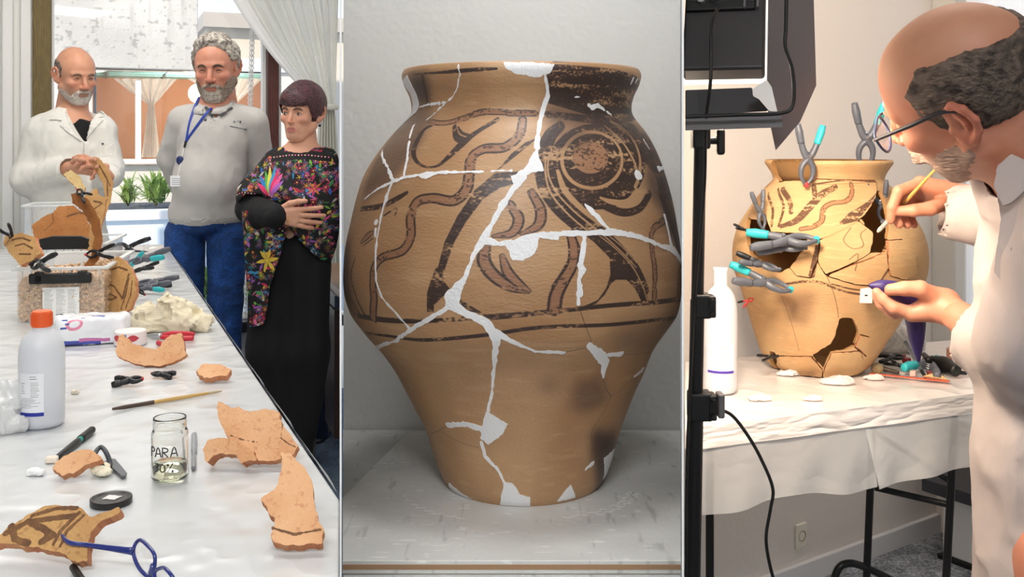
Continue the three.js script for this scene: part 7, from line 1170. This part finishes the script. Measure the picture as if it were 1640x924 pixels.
{
  const o = thing('fine_brush', 'long thin brush with a pale wooden handle held over the hole in the vessel', 'brush'), a = at(1406, 371, 2.03), b = at(1510, 258, 1.84), m = (t) => a.clone().lerp(b, t);
  part('handle', sweep([m(.27), m(.45), m(.7), m(1)], [.0034, .0042, .0030, .0020], { n: 20 }), std(0xffffff, .5, { map: woodTex([.88, .74, .44], [.74, .58, .30], 73) }), o); part('ferrule', sweep([m(.07), m(.27)], [.0042, .0036], { n: 6 }), std(0xd9d6d2, .3, { metalness: .5 }), o); part('bristles', sweep([m(0), m(.03), m(.08)], [.0026, .0044, .0040], { n: 8 }), std(0xe6dcc6, .9), o);
}
{
  const o = thing('rubber_bulb', 'dark violet rubber bulb tapering to a point, squeezed in the lower hand', 'bulb'), p = (x, y, z) => at(x, y, z);
  part('bulb', sweep([p(1392, 457, 1.80), p(1410, 459, 1.80), p(1436, 466, 1.803), p(1458, 480, 1.806), p(1466, 510, 1.81), p(1468, 545, 1.815), p(1471, 579, 1.82)], [.003, .013, .017, .019, .0185, .0135, .003], { n: 50, seg: 20 }), std(0x30205a, .5, { bumpMap: T.folds, bumpScale: .002 }), o);
}
// --- the sheer curtain tied back beside the window, and the beaded blind chain
{
  const rail = 2.42, P = (px, py) => w1(px, py, -.16), tie = P(524, 172), sheer = phys(0xf6f5ee, .95, { transmission: .42, thickness: 0 }), xe = X1(545) - .035;
  const o = thing('curtain', 'sheer white curtain swept aside and tied behind the woman', 'curtain', v(0, 0, 0));
  const pts = (u) => { const xl = P(296, -60).x, top = v(lerp(xl, xe, Math.pow(u, .85)), rail, tie.z + .02), q = v(tie.x + (u - .5) * .075, tie.y + .02 * Math.sin(u * 9), tie.z + .03 * Math.sin(u * 21)); return [top, q]; };
  const fold = (u, k) => .022 * k * Math.sin(u * 62) + .012 * k * Math.sin(u * 143 + 1);
  part('swag', sheet(150, 60, (u, t) => { const [a, b] = pts(u), p = a.clone().lerp(b, t), sag = (1 - u) * .16 * Math.sin(PI * Math.pow(t, .8)); p.x += sag * .25; p.y -= sag; p.z += fold(u, 1 - .8 * t); p.x = Math.min(p.x, xe); return p.applyMatrix4(M1); }, (u, t) => [u * 2, t]), sheer, o);
  part('hem', sheet(10, 60, (u, t) => { const [a, b] = pts(u * .05), p = a.clone().lerp(b, t), sag = (1 - u * .05) * .16 * Math.sin(PI * Math.pow(t, .8)); p.x += sag * .25 + u * .03 * (1 - t); p.y -= sag; p.z += .012 + fold(u * .05, 1 - .8 * t); return p.applyMatrix4(M1); }), phys(0xffffff, .95, { transmission: .2, thickness: 0 }), o, 'folded white curtain hem');
  part('fall', sheet(90, 40, (u, t) => { const s = Math.sqrt(t), p = v(tie.x + (u - .5) * lerp(.07, .17, s), lerp(tie.y, .06, t), tie.z + lerp(.03, .05, s) * Math.sin(u * 44)); p.x = Math.min(p.x, xe); return p.applyMatrix4(M1); }), sheer, o);
  part('tie', (() => { const g = new THREE.TorusGeometry(.045, .010, 10, 30).rotateX(PI / 2).scale(1, 1.4, 1); return in1(g.translate(tie.x, tie.y, tie.z + .01)); })(), sheer, o);
  part('rail', slab1(X1(290), xe, rail, rail + .03, .19, .16, .004), M.white, o);
}
{
  const gs = [], a = w1(406, -20, .02), b = w1(392, 500, .02); for (let i = 0; i < 130; i++) { const t = i / 129; gs.push(new THREE.TorusGeometry(.011, .0028, 6, 12).rotateY(i % 2 ? PI / 2 : 0).scale(1, 1.3, 1).translate(lerp(a.x, b.x, t), lerp(a.y, b.y, t), -a.z * 0 - .022)); }
  const m = mesh('blind_chain', in1(mergeGeometries(gs.map(clean))), M.white); tag(m, 'white linked chain hanging inside the window pane behind the tall man', 'chain');
}

scene.traverse((o) => { if (o.isMesh) o.castShadow = o.receiveShadow = true; delete o.userData.names; });
renderer.render(scene, camera);
